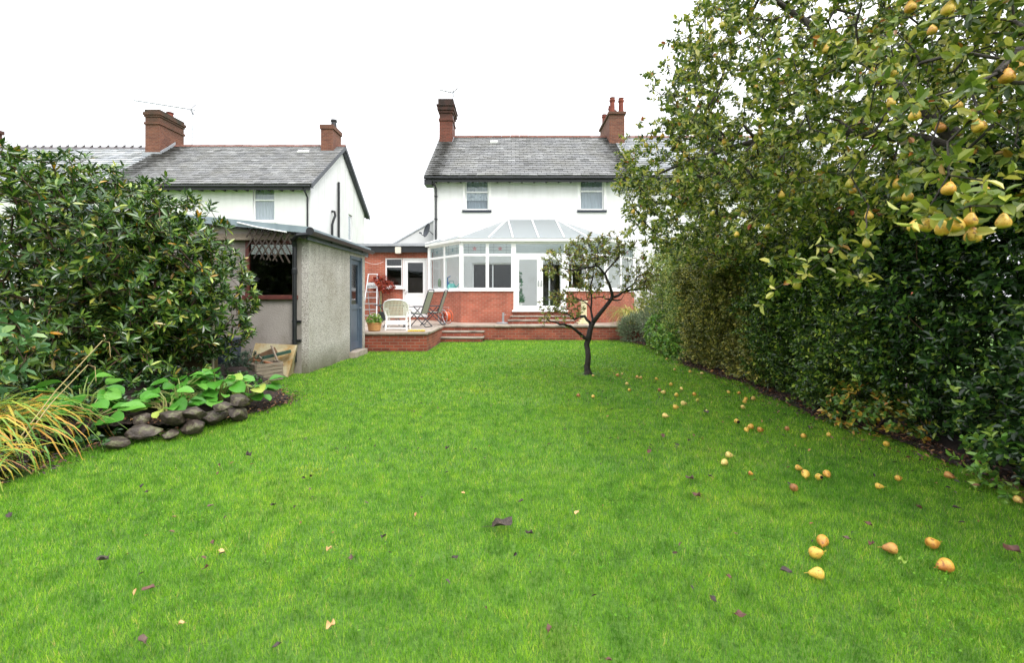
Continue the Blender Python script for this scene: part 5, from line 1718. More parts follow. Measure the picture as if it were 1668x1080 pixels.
# broad-leaved bush at the very left edge
hy = empty('hydrangea_shrub', (-4.6, 3.95, .1), 'dull green broad-leaved shrub at the left edge behind the yellowing strap leaves', 'shrub')
tp2, to2 = in_ells([(-4.85, 4.3, 1.0, .34, .35, .34)], 60, .7)
nodes, par, tips = grow([(np.array((-4.75, 4.15, .1)), None), (np.array((-4.74, 4.1, .5)), 0)], tp2, .15)
branch_mesh('stem', nodes, par, .004, .4, M['red_twig'], hy)
sprig_leaves('foliage', tp2, to2 + np.array([0, 0, .6]), 5, .05, 1.1, .11, .07, leaf_mat('hydrangea_leaf', [(0, col('#3f6b3a')), (.6, col('#557f49')), (1, col('#7c9a52'))], .5, .25), hy)

# bergenia: big round paddle leaves
berg_leaf = leaf_mat('bergenia_leaf', [(0, col('#3f7a22')), (.5, col('#559632')), (.9, col('#76b04a')), (1, col('#b0bd5a'))], .5, .4, .35)
def add_veins(m):
    n, l = m.node_tree.nodes, m.node_tree.links
    b = n['Principled BSDF']
    tc = n.new('ShaderNodeTexCoord'); nz = n.new('ShaderNodeTexNoise'); nz.inputs['Scale'].default_value = 34; nz.inputs['Detail'].default_value = 6
    l.new(tc.outputs['Object'], nz.inputs['Vector'])
    bp = n.new('ShaderNodeBump'); bp.inputs['Strength'].default_value = .6; bp.inputs['Distance'].default_value = .01
    l.new(nz.outputs['Fac'], bp.inputs['Height']); l.new(bp.outputs['Normal'], b.inputs['Normal'])
add_veins(berg_leaf)
def bergenia(label, spots):
    e = empty('bergenia_plant', spots[0][:3], label, 'plant')
    ml, ms = MB(), MB()
    ms.tube([(q[0], q[1], .06) for q in spots], .02, 6)
    for (x, y, z, R0, n, s) in spots:
        for i in range(int(n * 1.5)):
            a = rng.uniform(0, 2 * math.pi); out = R0 * (.25 + .75 * rng.random())
            c = Vector((x + math.cos(a) * out, y + math.sin(a) * out * .8, z + s * rng.uniform(.25, 1.05) * (1.35 - out / R0 * .6)))
            ms.tube([(x + math.cos(a) * .04, y + math.sin(a) * .04, z - .03), (x + math.cos(a) * out * .5, y + math.sin(a) * out * .4, z + (c.z - z) * .75), c], [.008, .007, .005], 5)
            d = Vector((math.cos(a), math.sin(a), rng.uniform(-.25, .35))).normalized()
            up = (Vector((0, -.25, 1)) + Vector(rng.normal(0, .35, 3))).normalized()
            sd_ = d.cross(up).normalized(); nn = sd_.cross(d)
            Lf = rng.uniform(.14, .24); Wf = Lf * rng.uniform(.72, .9)
            rowsv = []
            prof = ((0, .10), (.12, .55), (.32, .95), (.55, 1.0), (.78, .8), (.93, .42), (1.0, .06))
            for t, wd in prof:
                for u in (-1, -.5, 0, .5, 1):
                    wv = .03 * math.sin(t * 9 + i + u * 3)
                    rowsv.append(c + d * (Lf * t) + sd_ * (u * Wf / 2 * wd) + nn * (Lf * (.13 * u * u * wd - .22 * t * t + wv * abs(u))))
            fs = []
            for r in range(len(prof) - 1):
                for q in range(4): fs.append((r * 5 + q, r * 5 + q + 1, r * 5 + q + 6, r * 5 + q + 5))
            ml.add(rowsv, fs)
    ml.build('foliage', berg_leaf, e, smooth=True)
    ms.build('stalk', mat('bergenia_stalk', col('#7a9a4a'), col('#8a7a4a'), .5), e)
bergenia('clump of large round bergenia leaves behind the strap-leaved plant, left of the edging rocks', [(-4.75, 5.15, .18, .42, 28, .36), (-4.42, 4.85, .12, .30, 16, .28)])
bergenia('broad clump of large round bergenia leaves spilling over the edging rocks', [(-4.15, 5.85, .15, .40, 24, .32), (-3.8, 6.0, .15, .38, 24, .33), (-3.55, 6.3, .12, .30, 18, .28), (-3.95, 5.35, .18, .28, 14, .2)])

# yellowing strap-leaved clump at the left edge
sp = empty('strap_leaf_plant', (-4.15, 3.95, 0), 'arching strap-leaved clump turning yellow and orange at the left edge of the lawn', 'plant')
def strap_clump(parent, cx, cy, n, Lr, wr, material, spread=.16, z0=.02, droop=1.0, bias=(0, 0), el0=(1.05, 1.5)):
    v, f = [], []
    for i in range(n):
        a = rng.uniform(0, 2 * math.pi)
        bx_, by_ = cx + rng.normal(0, spread), cy + rng.normal(0, spread)
        Ln = rng.uniform(*Lr); wd = rng.uniform(*wr)
        el = rng.uniform(*el0)
        d = np.array([math.cos(a) + bias[0], math.sin(a) + bias[1], 0.]); d /= np.linalg.norm(d)
        side = np.array([-d[1], d[0], 0])
        p = np.array([bx_, by_, z0]); pts = [p]
        ns = 8; kink = rng.random() < .25
        for j in range(ns):
            el -= (rng.uniform(.16, .42) * droop) * (1 + .5 * (j > 2)) + (0.6 if kink and j == 4 else 0)
            el = max(el, -1.35)
            p = p + (d * math.cos(el) + np.array([0, 0, math.sin(el)])) * Ln / ns
            if p[2] < .02: p[2] = .02 + rng.random() * .03
            pts.append(p)
        b0 = len(v)
        for j, q in enumerate(pts):
            w_ = wd * (1 - (j / ns) ** 2.2) * .5 + .0008
            tw = side * math.cos(j * .12) + np.array([0, 0, .4]) * math.sin(j * .12)
            v += [q - tw * w_, q + tw * w_]
        for j in range(ns): f.append((b0 + 2 * j, b0 + 2 * j + 1, b0 + 2 * j + 3, b0 + 2 * j + 2))
    return np_mesh('foliage', np.array(v), np.array(f), material, parent)
strap_leaf = leaf_mat('strap_leaf', [(0, col('#4f7f2c')), (.4, col('#7ca03a')), (.58, col('#b0a83c')), (.78, col('#cfac3e')), (.9, col('#bd8236')), (1, col('#9a7350'))], .5, .3)
strap_clump(sp, -5.0, 4.2, 480, (.95, 1.45), (.016, .028), strap_leaf, .15, bias=(.25, -.3), droop=.95, el0=(1.3, 1.57))
strap_clump(sp, -4.55, 3.75, 340, (.5, .8), (.014, .026), strap_leaf, .14, bias=(.12, -.15), droop=1.0, el0=(1.2, 1.55))
m = MB()
for (x, y, ex_, ey_, ez_) in ((-4.45, 4.1, -3.95, 4.5, 1.08), (-4.4, 4.1, -4.0, 4.4, .86)):
    a = Vector((x, y, .1)); b = Vector((ex_, ey_, ez_)); m.tube([a, a.lerp(b, .5) + Vector((0, 0, .05)), b, b + Vector((.05, .02, -.02)), b + Vector((.06, .02, -.16))], [.006, .005, .004, .003, .002], 5)
m.build('dry_stalk', mat('straw', col('#b39c6c'), col('#cdb88a'), .8), sp)

# ivy ground cover round the bed, extra patches added to darken the lit soil
def cover(name, label, cat, ells, n, k, L, W, lm, kind=None, zmin=.01, span=.06, ang=1.1):
    q, o = in_ells(ells, n, .7)
    kk = q[:, 2] > zmin
    q, o = q[kk], o[kk]
    ob = sprig_leaves(name, q, o + np.array([0, 0, .5]) + rng.normal(0, .3, o.shape), k, span, ang, L, W, lm)
    return tag(ob, label, cat, kind=kind)
ivy = leaf_mat('ivy_leaf', [(0, col('#26421f')), (.5, col('#35592b')), (.9, col('#4d7a39')), (1, col('#7f9a4a'))], .4, .15)
cover('ivy_ground_cover', 'dark ivy spreading on the soil between the strap leaves and the rocks', 'ivy',
      [(-4.3, 4.5, .05, .35, .35, .16), (-4.65, 4.75, .08, .4, .4, .2), (-5.2, 5.1, .15, .7, .6, .3), (-5.0, 5.9, .15, .8, .7, .3), (-6.5, 5.5, .2, 1, .8, .3), (-5.4, 6.6, .2, .9, .9, .35), (-4.5, 6.9, .12, .7, .7, .22)], 1700, 7, .048, .038, ivy, kind='stuff')
sh_ = empty('dark_shrub', (-4.95, 8.6, 0), 'small dark green shrub between the blue bin and the scrap timber pile', 'shrub')
q, o = in_ells([(-4.78, 8.35, .25, .27, .25, .26), (-4.95, 8.3, .2, .2, .2, .2)], 260, .7); q[:, 2] = np.maximum(q[:, 2], .02)
sprig_leaves('foliage', q, o + np.array([0, 0, .4]), 7, .06, 1.0, .04, .018, leaf_mat('dark_shrub_leaf', [(0, col('#1f3524')), (.6, col('#2f4a33')), (1, col('#4f6a4c'))], .45, .15), sh_)
nodes, par, tips = grow([(np.array((-4.8, 8.38, .0)), None)], q[::6], .1); branch_mesh('stem', nodes, par, .003, .4, M['red_twig'], sh_)

# clover patches among the grass
def clover():
    cs = np.stack([rng.uniform(-3.2, 3.6, 60), rng.uniform(2.0, 7.5, 60)], -1)
    n = 7000
    i = rng.integers(0, 60, n)
    q = cs[i] + rng.normal(0, .17, (n, 2))
    k_ = lawn_ok(q[:, 0], q[:, 1]); q = q[k_]; n = len(q)
    Pt = np.stack([q[:, 0], q[:, 1], rng.uniform(.008, .02, n)], -1)
    a = rng.uniform(0, 6.28, n)
    o = leaves('clover_patch', Pt, np.stack([np.cos(a), np.sin(a), rng.normal(.1, .2, n)], -1), np.stack([rng.normal(0, .3, n), rng.normal(0, .3, n), np.ones(n)], -1), rng.uniform(.009, .018, n), rng.uniform(.008, .014, n),
               leaf_mat('clover_leaf', [(0, col('#3d6a1c')), (.6, col('#558a26')), (1, col('#74a038'))], 1.0, .3, .0), curl=.1)
    tag(o, 'small round clover and weed leaves scattered through the lawn', 'clover', kind='stuff')
clover()

# ---- edging rocks
def rock(name, c, sx, sy, sz, rot, label):
    import bmesh
    bm = bmesh.new()
    bmesh.ops.create_icosphere(bm, subdivisions=4, radius=1)
    ph = rng.uniform(0, 6, 9)
    planes = [(Vector(unit(rng.normal(size=3))), rng.uniform(.62, .95)) for _ in range(13)]
    for v in bm.verts:
        x, y, z = v.co
        r = 1 + .13 * math.sin(2.1 * x + ph[0]) * math.sin(2.3 * y + ph[1]) + .10 * math.sin(3.7 * z + ph[2] + x * 2) + .05 * math.sin(7 * x + ph[3]) * math.sin(6 * y + ph[4]) + .03 * math.sin(11 * z + ph[5] + y * 9)
        q_ = Vector((x, y, z)) * r * 1.12
        for pn, pd in planes:                      # flat broken faces
            ov = q_.dot(pn) - pd
            if ov > 0: q_ -= pn * ov * .93
        x, y, z = q_; r = 1
        v.co = Vector((x * sx * r, y * sy * r, z * sz * r))
    me = bpy.data.meshes.new(name); bm.to_mesh(me); bm.free()
    me.polygons.foreach_set('use_smooth', [True] * len(me.polygons))
    me.materials.append(M['stone'])
    o = bpy.data.objects.new(name, me); COL.objects.link(o)
    o.location = c; o.rotation_euler = rot
    return tag(o, label, 'rock', 'rocks edging the flower bed')
rocks = [((222, 722), 64, 30, 0, 'largest flat dark rock at the left end of the bed edging, beside the ivy'),
         ((268, 719), 30, 17, 0, 'small squarish mossy rock at the foot of the edging, under the big domed rock'),
         ((304, 712), 40, 25, 0, 'lower rock between the small mossy rock and the long grey rock of the edging'),
         ((342, 697), 46, 32, 0, 'broad mossy rock in the middle right of the bed edging'),
         ((381, 689), 40, 28, 0, 'glossy dark rock at the right end of the bed edging'),
         ((176, 735), 44, 20, 0, 'low rock half buried in ivy by the strap-leaved plant'),
         ((215, 700), 28, 24, .10, 'small rock perched behind the largest flat rock'),
         ((267, 702), 52, 34, .10, 'big domed rock on top of the small mossy rock'),
         ((303, 690), 40, 26, .15, 'upper rock between the domed rock and the broad mossy rock'),
         ((376, 668), 36, 24, .16, 'topmost rock at the right end, under the bergenia leaves'),
         ((350, 676), 30, 18, .18, 'small rock on top behind the broad mossy rock')]
for i, ((px, py), wpx, hpx, z, lab) in enumerate(rocks):
    b = G(px, py, z); s = F / b.y
    rock('edging_rock', b + Vector((0, .08 + .06 * (z > 0), hpx / s * .45)), wpx / s * .42, .11 + .03 * rng.random(), hpx / s * .44, (rng.normal(0, .08), rng.normal(0, .1), rng.normal(0, .15)), lab)

# ================================================================== HEDGE AND BORDER, right
def hedge_volume(n, y0, y1, z0, ztop, depth, edge=hedge_edge, bulge=.2, back=.45):
    """points with most weight near the lawn face and the top of a hedge between y0 and y1"""
    y = rng.uniform(y0, y1, n)
    zt = ztop(y)
    z = z0 + (zt - z0) * rng.random(n) ** .9
    lump = .22 * np.sin(y * 2.9 + z * 2.1) + .17 * np.sin(y * 6.3 - z * 4.4 + 1) + .10 * np.sin(z * 8 + y * 11) - np.where(rng.random(n) < .06, rng.uniform(0, .28, n), 0)
    zn = (z - z0) / np.maximum(zt - z0, .1)
    face = edge(y) + .10 - bulge * np.sin(np.clip(zn, 0, 1) * np.pi) * 1.0 + lump * (.5 + .5 * zn) + .25 * np.clip(zn - .82, 0, 1) * 3
    t = rng.exponential(depth * .30, n)
    t = np.where(rng.random(n) < back, rng.uniform(.1, 1.0, n) ** .6 * depth, np.minimum(t, depth))
    x = face + t
    topm = rng.random(n) < .22
    x = np.where(topm, face + rng.uniform(0, depth, n), x)
    z = np.where(topm, zt - rng.exponential(.10, n) + lump * .8, z)
    o = np.stack([np.where(topm, -.2, -1.0), rng.normal(-.25, .3, n), np.where(topm, 1.0, .35)], -1)
    return np.stack([x, y, np.maximum(z, .03)], -1), unit(o + rng.normal(0, .3, o.shape))


def hedge(name, label, cat, y0, y1, ztop, n, k, L, W, lm, depth=1.1, ang=1.0, span=.12, nst=90, z0=.03, bulge=.2, **kw):
    e = empty(name, (4.6, (y0 + y1) / 2, 0), label, cat)
    p, o = hedge_volume(n, y0, y1, z0, ztop, depth, bulge=bulge)
    sprig_leaves('foliage', p, o, k, span, ang, L, W, lm, e, **kw)
    # woody stems inside
    roots = []
    for y in np.arange(y0 + .2, y1, .55):
        b = len(roots); x = float(hedge_edge(np.array(y))) + .45
        roots += [(np.array((x, y, 0.)), None), (np.array((x + .03, y + rng.normal(0, .05), .5)), b), (np.array((x, y + rng.normal(0, .1), 1.1)), b + 1)]
    nodes, par, tips = grow(roots, p[rng.choice(len(p), nst, replace=False)], .2)
    branch_mesh('stem', nodes, par, .004, .42, M['red_twig'], e, r_max=.03, sides=5)
    return e
laurel_leaf = leaf_mat('laurel_leaf', [(0, col('#1c3018')), (.45, col('#2d4c22')), (.78, col('#466a2e')), (.92, col('#78993a')), (1, col('#acbe54'))], .34, .15, .6)
holly_leaf = leaf_mat('holly_leaf', [(0, col('#243c18')), (.45, col('#3c5a22')), (.8, col('#648230')), (.93, col('#90a640')), (1, col('#bcc650'))], .35, .15)
privet_leaf = leaf_mat('privet_leaf', [(0, col('#475422')), (.4, col('#6e7636')), (.75, col('#949446')), (.93, col('#c0b65a')), (1, col('#dccb64'))], .45, .25)
mixed_leaf = leaf_mat('mixed_hedge_leaf', [(0, col('#48662f')), (.4, col('#6f8c40')), (.75, col('#9dac54')), (1, col('#cfc668'))], .42, .22)
hedge('laurel_hedge', 'tall dark glossy laurel hedge at the right edge, nearest the camera', 'hedge', 0.6, 5.15, lambda y: 2.75 + .2 * np.sin(y * 1.3), 11500, 8, .066, .033, laurel_leaf, depth=1.2, ang=1.0, nst=160, bulge=.28)
hedge('holly_hedge', 'dark green holly-like hedge between the laurel and the olive privet', 'hedge', 4.9, 7.8, lambda y: 2.42 - .45 * np.exp(-((y - 6.75) / .55) ** 2), 9500, 8, .054, .030, holly_leaf, depth=1.1, nst=120, span=.11, bulge=.22)
hedge('privet_hedge', 'clipped olive-brown privet hedge in the middle of the right side', 'hedge', 7.5, 11.2, lambda y: 2.28 + .10 * np.sin(y * 3.3), 10500, 8, .056, .032, privet_leaf, depth=1.0, nst=120, span=.10, bulge=.14)
hedge('mixed_shrub_hedge', 'loose yellow-green mixed shrub growth beyond the privet hedge', 'hedge', 10.9, 13.9, lambda y: 2.75 + .25 * np.sin(y * 1.9), 7500, 8, .05, .028, mixed_leaf, depth=1.3, nst=120, span=.14, bulge=.1)
# low shoots and ground plants at the foot of the hedge
def shrub(name, label, ells, n, k, L, W, lm, root, span=.08, ang=1.0, step=.12, stem=True, cat='shrub', **kw):
    e = empty(name, root, label, cat)
    q, o = in_ells(ells, n, .65); q[:, 2] = np.maximum(q[:, 2], .03)
    sprig_leaves('foliage', q, o + np.array([0, 0, .5]) + rng.normal(0, .2, o.shape), k, span, ang, L, W, lm, e, **kw)
    if stem:
        nodes, par, tips = grow([(np.array(root), None)], q[:: max(1, n // 50)], step)
        branch_mesh('stem', nodes, par, .003, .42, M['red_twig'], e, r_max=.02, sides=5)
    return e
bright_leaf = leaf_mat('bright_weed_leaf', [(0, col('#4f7a2e')), (.5, col('#6b9a38')), (1, col('#a3bb4c'))], .45, .28)
silver_leaf = leaf_mat('silver_leaf', [(0, col('#55674c')), (.5, col('#7b8a68')), (.9, col('#9aa585')), (1, col('#b5b89a'))], .6, .2)
shrub('nettle_clump', 'bright green leafy weeds at the foot of the mixed shrubs', [(4.25, 12.2, .35, .5, .7, .45), (4.35, 13.3, .5, .5, .6, .55), (4.15, 11.5, .2, .35, .5, .28)], 500, 7, .075, .045, bright_leaf, (4.4, 12.4, 0), ang=1.1)
shrub('lavender_bush', 'left one of two grey-green lavender bushes at the far right corner of the lawn', [(4.2, 15.75, .42, .55, .45, .46)], 900, 10, .06, .012, silver_leaf, (4.15, 15.8, 0), ang=.5, span=.14)
shrub('lavender_bush', 'right, rounder grey-green lavender bush with a dark gap under it, nearer the camera', [(4.62, 14.6, .72, .60, .55, .5), (4.85, 14.7, .5, .5, .5, .45)], 1100, 10, .06, .012, silver_leaf, (4.85, 14.6, 0), ang=.5, span=.14)
shrub('golden_shrub', 'light yellow-green shrub against the terrace end behind the lavender bushes', [(5.3, 16.5, 1.5, .8, .7, .95), (5.7, 16.8, 2.2, .9, .7, .9), (5.6, 15.3, 1.5, .75, .9, 1.15), (6.5, 16.4, 1.8, 1.0, 1.0, 1.2), (5.1, 15.9, .9, .7, .6, .6), (5.0, 16.6, 1.1, .5, .5, .6), (4.95, 17.15, 1.35, .5, .45, .8)], 3600, 8, .06, .034, leaf_mat('golden_leaf', [(0, col('#5d6f2e')), (.5, col('#85903c')), (1, col('#b6ad52'))], .45, .28), (5.4, 17.2, .4))
shrub('low_leafy_plant', 'low bright green plant at the foot of the dark laurel hedge by the bottom right', [(3.95, 3.55, .18, .35, .4, .25), (4.2, 3.2, .25, .4, .4, .3)], 170, 7, .065, .04, bright_leaf, (4.1, 3.5, 0))
shrub('low_leafy_plant', 'low green plant with yellowing leaves under the hedge beside an orange windfall pear', [(4.0, 5.35, .2, .28, .4, .26), (4.1, 5.0, .18, .25, .3, .2)], 150, 7, .06, .038, leaf_mat('yellowing_leaf', [(0, col('#4f7a2e')), (.55, col('#6b8a38')), (.8, col('#c2a840')), (1, col('#b3742c'))], .45, .28), (4.1, 5.3, 0))
pg = empty('ornamental_grass', (4.35, 16.75, TZ), 'yellow-green arching ornamental grass beside the terrace corner', 'plant')
strap_clump(pg, 4.3, 16.62, 170, (1.1, 1.7), (.022, .04), leaf_mat('grass_strap', [(0, col('#8aa044')), (.5, col('#bcbc62')), (1, col('#d2b46a'))], .5, .3), .09, z0=TZ, droop=.75, el0=(1.25, 1.55))

# leaf litter below the hedge and round the bed (nobody could count it)
def litter():
    n = 5200
    y = rng.uniform(2.4, 15.8, n)
    x = hedge_edge(y) - rng.exponential(.16, n) + .15
    n2 = 1500
    t = rng.random(n2); edge = np.array(LAWN_POLY[1:11])
    i = np.minimum((t * (len(edge) - 1)).astype(int), len(edge) - 2); f = t * (len(edge) - 1) - i
    q = edge[i] * (1 - f[:, None]) + edge[i + 1] * f[:, None]
    x = np.concatenate([x, q[:, 0] - rng.normal(.03, .10, n2)]); y = np.concatenate([y, q[:, 1] + rng.normal(0, .1, n2)])
    n3 = 420                                   # small bits spread thinly under the pear branches
    x = np.concatenate([x, rng.uniform(1.0, 4.0, n3)]); y = np.concatenate([y, rng.uniform(4.5, 13, n3)])
    n4 = 600
    x = np.concatenate([x, rng.uniform(-4, 4, n4)]); y = np.concatenate([y, rng.uniform(2.2, 13, n4)])
    # round the foot of the little apple tree
    n5 = 120
    x = np.concatenate([x, rng.normal(1.5, .5, n5)]); y = np.concatenate([y, rng.normal(9.2, .7, n5)])
    k_ = ~inside(LAWN_POLY, x, y) | (x > -4.8)
    x, y = x[k_], y[k_]
    N_ = len(x)
    z = np.full(N_, .026) + rng.random(N_) * .012 + np.where(inside(LAWN_POLY, x, y), bed_z(x, y), 0)
    a = rng.uniform(0, 2 * np.pi, N_)
    D = np.stack([np.cos(a), np.sin(a), rng.normal(0, .15, N_)], -1)
    Nn = np.stack([rng.normal(0, .35, N_), rng.normal(0, .35, N_), np.ones(N_)], -1)
    s = rng.uniform(.35, 1.0, N_)
    s[-(n3 + n4 + n5):] *= .8
    o = leaves('leaf_litter', np.stack([x, y, z], -1), D, Nn, .05 * s, .026 * s, leaf_mat('dead_leaf', [(0, col('#1f1612')), (.5, col('#3c281e')), (.75, col('#6b4630')), (.92, col('#8a5f3c')), (1, col('#b98f55'))], .7, .1), curl=.35)
    tag(o, 'small dead leaves scattered along the hedge foot and the flower bed edge', 'leaf litter', kind='stuff')
litter()

# ================================================================== APPLE TREE on the lawn
ap = empty('apple_tree', (1.49, 9.19, 0), 'small bare-branched apple tree with a dark leaning trunk in the middle of the lawn', 'tree')
def zp(zx, zy, Y): return np.array(P(820 + zx / 3.725, 340 + zy / 3.724, Y))
trunk = [(512, 1008, 9.19, .095), (511, 985, 9.19, .068), (511, 940, 9.19, .058), (512, 860, 9.2, .054), (516, 790, 9.2, .058), (526, 735, 9.2, .054), (545, 690, 9.2, .048)]
limbs = [
    [(512, 795, 9.2, .05), (490, 782, 9.15, .042), (455, 750, 9.1, .036), (405, 712, 9.0, .033), (365, 700, 8.9, .028), (320, 690, 8.8, .018), (262, 668, 8.7, .010)],
    [(530, 712, 9.2, .04), (520, 685, 9.2, .034), (492, 650, 9.25, .031), (462, 652, 9.3, .028), (430, 672, 9.3, .026), (400, 645, 9.3, .02), (365, 635, 9.35, .015), (300, 600, 9.3, .009)],
    [(538, 700, 9.2, .03), (535, 640, 9.3, .026), (535, 570, 9.35, .022), (530, 500, 9.4, .02), (540, 430, 9.4, .017), (548, 385, 9.45, .012), (545, 320, 9.5, .008)],
    [(545, 690, 9.2, .055), (590, 630, 9.15, .05), (640, 568, 9.1, .046), (660, 535, 9.1, .042), (652, 490, 9.05, .034), (640, 450, 9.0, .031), (618, 400, 9.0, .028), (590, 365, 9.0, .025), (555, 345, 8.95, .023), (505, 358, 8.9, .022), (460, 372, 8.85, .02), (400, 368, 8.8, .015), (340, 350, 8.75, .009)],
    [(660, 535, 9.1, .036), (700, 525, 9.15, .031), (745, 500, 9.2, .029), (800, 490, 9.25, .025), (850, 482, 9.3, .02), (858, 440, 9.3, .014), (862, 390, 9.35, .009)],
    [(745, 500, 9.2, .024), (775, 470, 9.1, .02), (805, 435, 9.05, .015), (825, 405, 9.0, .009)],
    [(614, 395, 9.0, .022), (645, 355, 9.1, .02), (680, 320, 9.15, .018), (705, 290, 9.2, .016), (690, 270, 9.2, .013), (640, 262, 9.25, .011), (590, 240, 9.3, .008)],
    [(530, 500, 9.4, .016), (500, 480, 9.35, .017), (478, 455, 9.3, .015), (475, 420, 9.3, .012), (520, 425, 9.3, .010), (560, 400, 9.2, .006)],
    [(650, 550, 9.1, .022), (615, 545, 9.0, .016), (590, 535, 8.95, .014), (540, 540, 8.9, .010), (470, 560, 8.8, .006)],
    [(665, 550, 9.1, .02), (695, 556, 9.05, .018), (712, 552, 9.0, .015)],
    [(530, 610, 9.3, .014), (512, 580, 9.35, .015), (495, 565, 9.4, .013), (440, 540, 9.45, .006)],
    [(555, 345, 8.95, .016), (575, 290, 8.9, .012), (570, 230, 8.9, .008), (600, 190, 8.85, .005)],
    [(460, 372, 8.85, .012), (430, 320, 8.8, .009), (440, 260, 8.75, .006), (520, 220, 8.8, .004)],
    [(380, 355, 8.8, .01), (330, 320, 8.75, .006), (275, 350, 8.7, .004)],
]
m = MB(); nodes_all = []
for lm_ in [trunk] + limbs:
    pts = [zp(a, b, y) for a, b, y, r in lm_]; rr = [q[3] * (1 if lm_ is trunk else .82) for q in lm_]
    P2, R2 = [], []
    for i in range(len(pts) - 1):        # gnarled in-between points
        for t in (0, .5):
            j = rng.normal(0, .012, 3) if t else 0
            P2.append(pts[i] * (1 - t) + pts[i + 1] * t + j); R2.append(rr[i] * (1 - t) + rr[i + 1] * t)
    P2.append(pts[-1]); R2.append(rr[-1])
    m.tube(P2, R2, 10)
    if lm_ is not trunk: nodes_all += P2[3:]
for q in [nodes_all[i] for i in range(0, len(nodes_all), 3)]:          # spurs
    m.tube([q, q + rng.normal(0, .03, 3), q + rng.normal(0, .05, 3) + np.array([0, 0, .03])], [.010, .007, .004], 5)
na = np.array(nodes_all)
AE = [tuple(zp(520, 260, 8.95)) + (.36, .45, .26), tuple(zp(400, 330, 8.8)) + (.40, .4, .24), tuple(zp(300, 330, 8.75)) + (.15, .25, .2), tuple(zp(620, 250, 9.1)) + (.3, .4, .22), tuple(zp(760, 400, 9.1)) + (.22, .3, .3), tuple(zp(850, 400, 9.3)) + (.2, .3, .3),
      tuple(zp(310, 570, 8.9)) + (.24, .3, .18), tuple(zp(300, 650, 8.75)) + (.22, .25, .1), tuple(zp(400, 590, 9.1)) + (.2, .3, .2), tuple(zp(540, 440, 9.3)) + (.25, .3, .2), tuple(zp(680, 220, 9.2)) + (.28, .3, .2), tuple(zp(460, 510, 9.0)) + (.2, .3, .16)]
AE = [(*e[:3], e[3] * 1.2, e[4] * 1.1, e[5] * 1.15) for e in AE]
tg, tgo = in_ells(AE, 640, .3)
nodes, par, tips = grow([(q, None) for q in na], tg, .1, .2)
branch_mesh('trunk', nodes, par, .0032, .4, M['bark'], ap, r_max=.012, sides=4, mb=m)
m.build('trunk', M['bark'], ap, smooth=True)
apple_leaf = leaf_mat('apple_leaf', [(0, col('#54402a')), (.2, col('#7a6232')), (.32, col('#5e702c')), (.65, col('#80903a')), (.9, col('#a8aa48')), (1, col('#b8843a'))], .5, .25)
sprig_leaves('foliage', tg, tgo + rng.normal(0, .6, tgo.shape) + np.array([0, 0, .2]), 6, .07, 1.0, .056, .028, apple_leaf, ap)
ix = rng.choice(len(nodes), 160)
sprig_leaves('inner_foliage', np.array([nodes[i] for i in ix]), rng.normal(0, 1, (160, 3)), 3, .05, 1.0, .055, .028, apple_leaf, ap)

# ================================================================== PEAR TREE
pe = empty('pear_tree', (5.6, 4.6, 0), 'big leafy pear tree laden with yellow pears, spreading over the hedge on the right', 'tree')
PE = [(4.1, 5.7, 4.2, 2.15, 2.6, 2.1), (3.05, 7.2, 3.25, 1.42, 1.5, 1.15), (3.75, 6.6, 4.75, 1.25, 1.9, 1.55), (3.35, 2.95, 2.85, 1.15, .95, .88), (6.3, 4.6, 4.3, 2.2, 2.6, 2.1), (3.6, 8.6, 3.0, 1.5, 1.2, 1.05), (4.2, 4.2, 3.2, 1.9, 1.3, 1.15), (3.2, 5.6, 3.0, 1.2, 1.2, .8), (4.6, 3.4, 4.2, 1.7, 1.3, 1.2), (4.6, 9.3, 3.6, 1.6, 1.2, 1.3), (4.1, 7.6, 2.5, .9, 1.3, .5), (3.55, 6.2, 2.5, .9, 1.1, .5), (5.6, 7.5, 4.3, 1.5, 1.5, 1.6), (2.75, 7.8, 3.7, 1.0, 1.1, .9), (3.0, 7.4, 4.9, .85, .9, .85)]
tp, to = in_ells(PE, 7700, .35)
cl = np.sin(tp[:, 0] * 5.1 + 2 * np.sin(tp[:, 1] * 2.2)) + np.sin(tp[:, 1] * 4.7 + 2 * np.sin(tp[:, 2] * 2.6)) + np.sin(tp[:, 2] * 5.6 + 2 * np.sin(tp[:, 0] * 2.4))
k = (tp[:, 2] > 1.9) & (tp[:, 1] > 1.75) & (cl > -.75 - 1.6 * np.clip((3.9 - tp[:, 2]) / 1.2, 0, 1))
tp, to = tp[k], to[k]
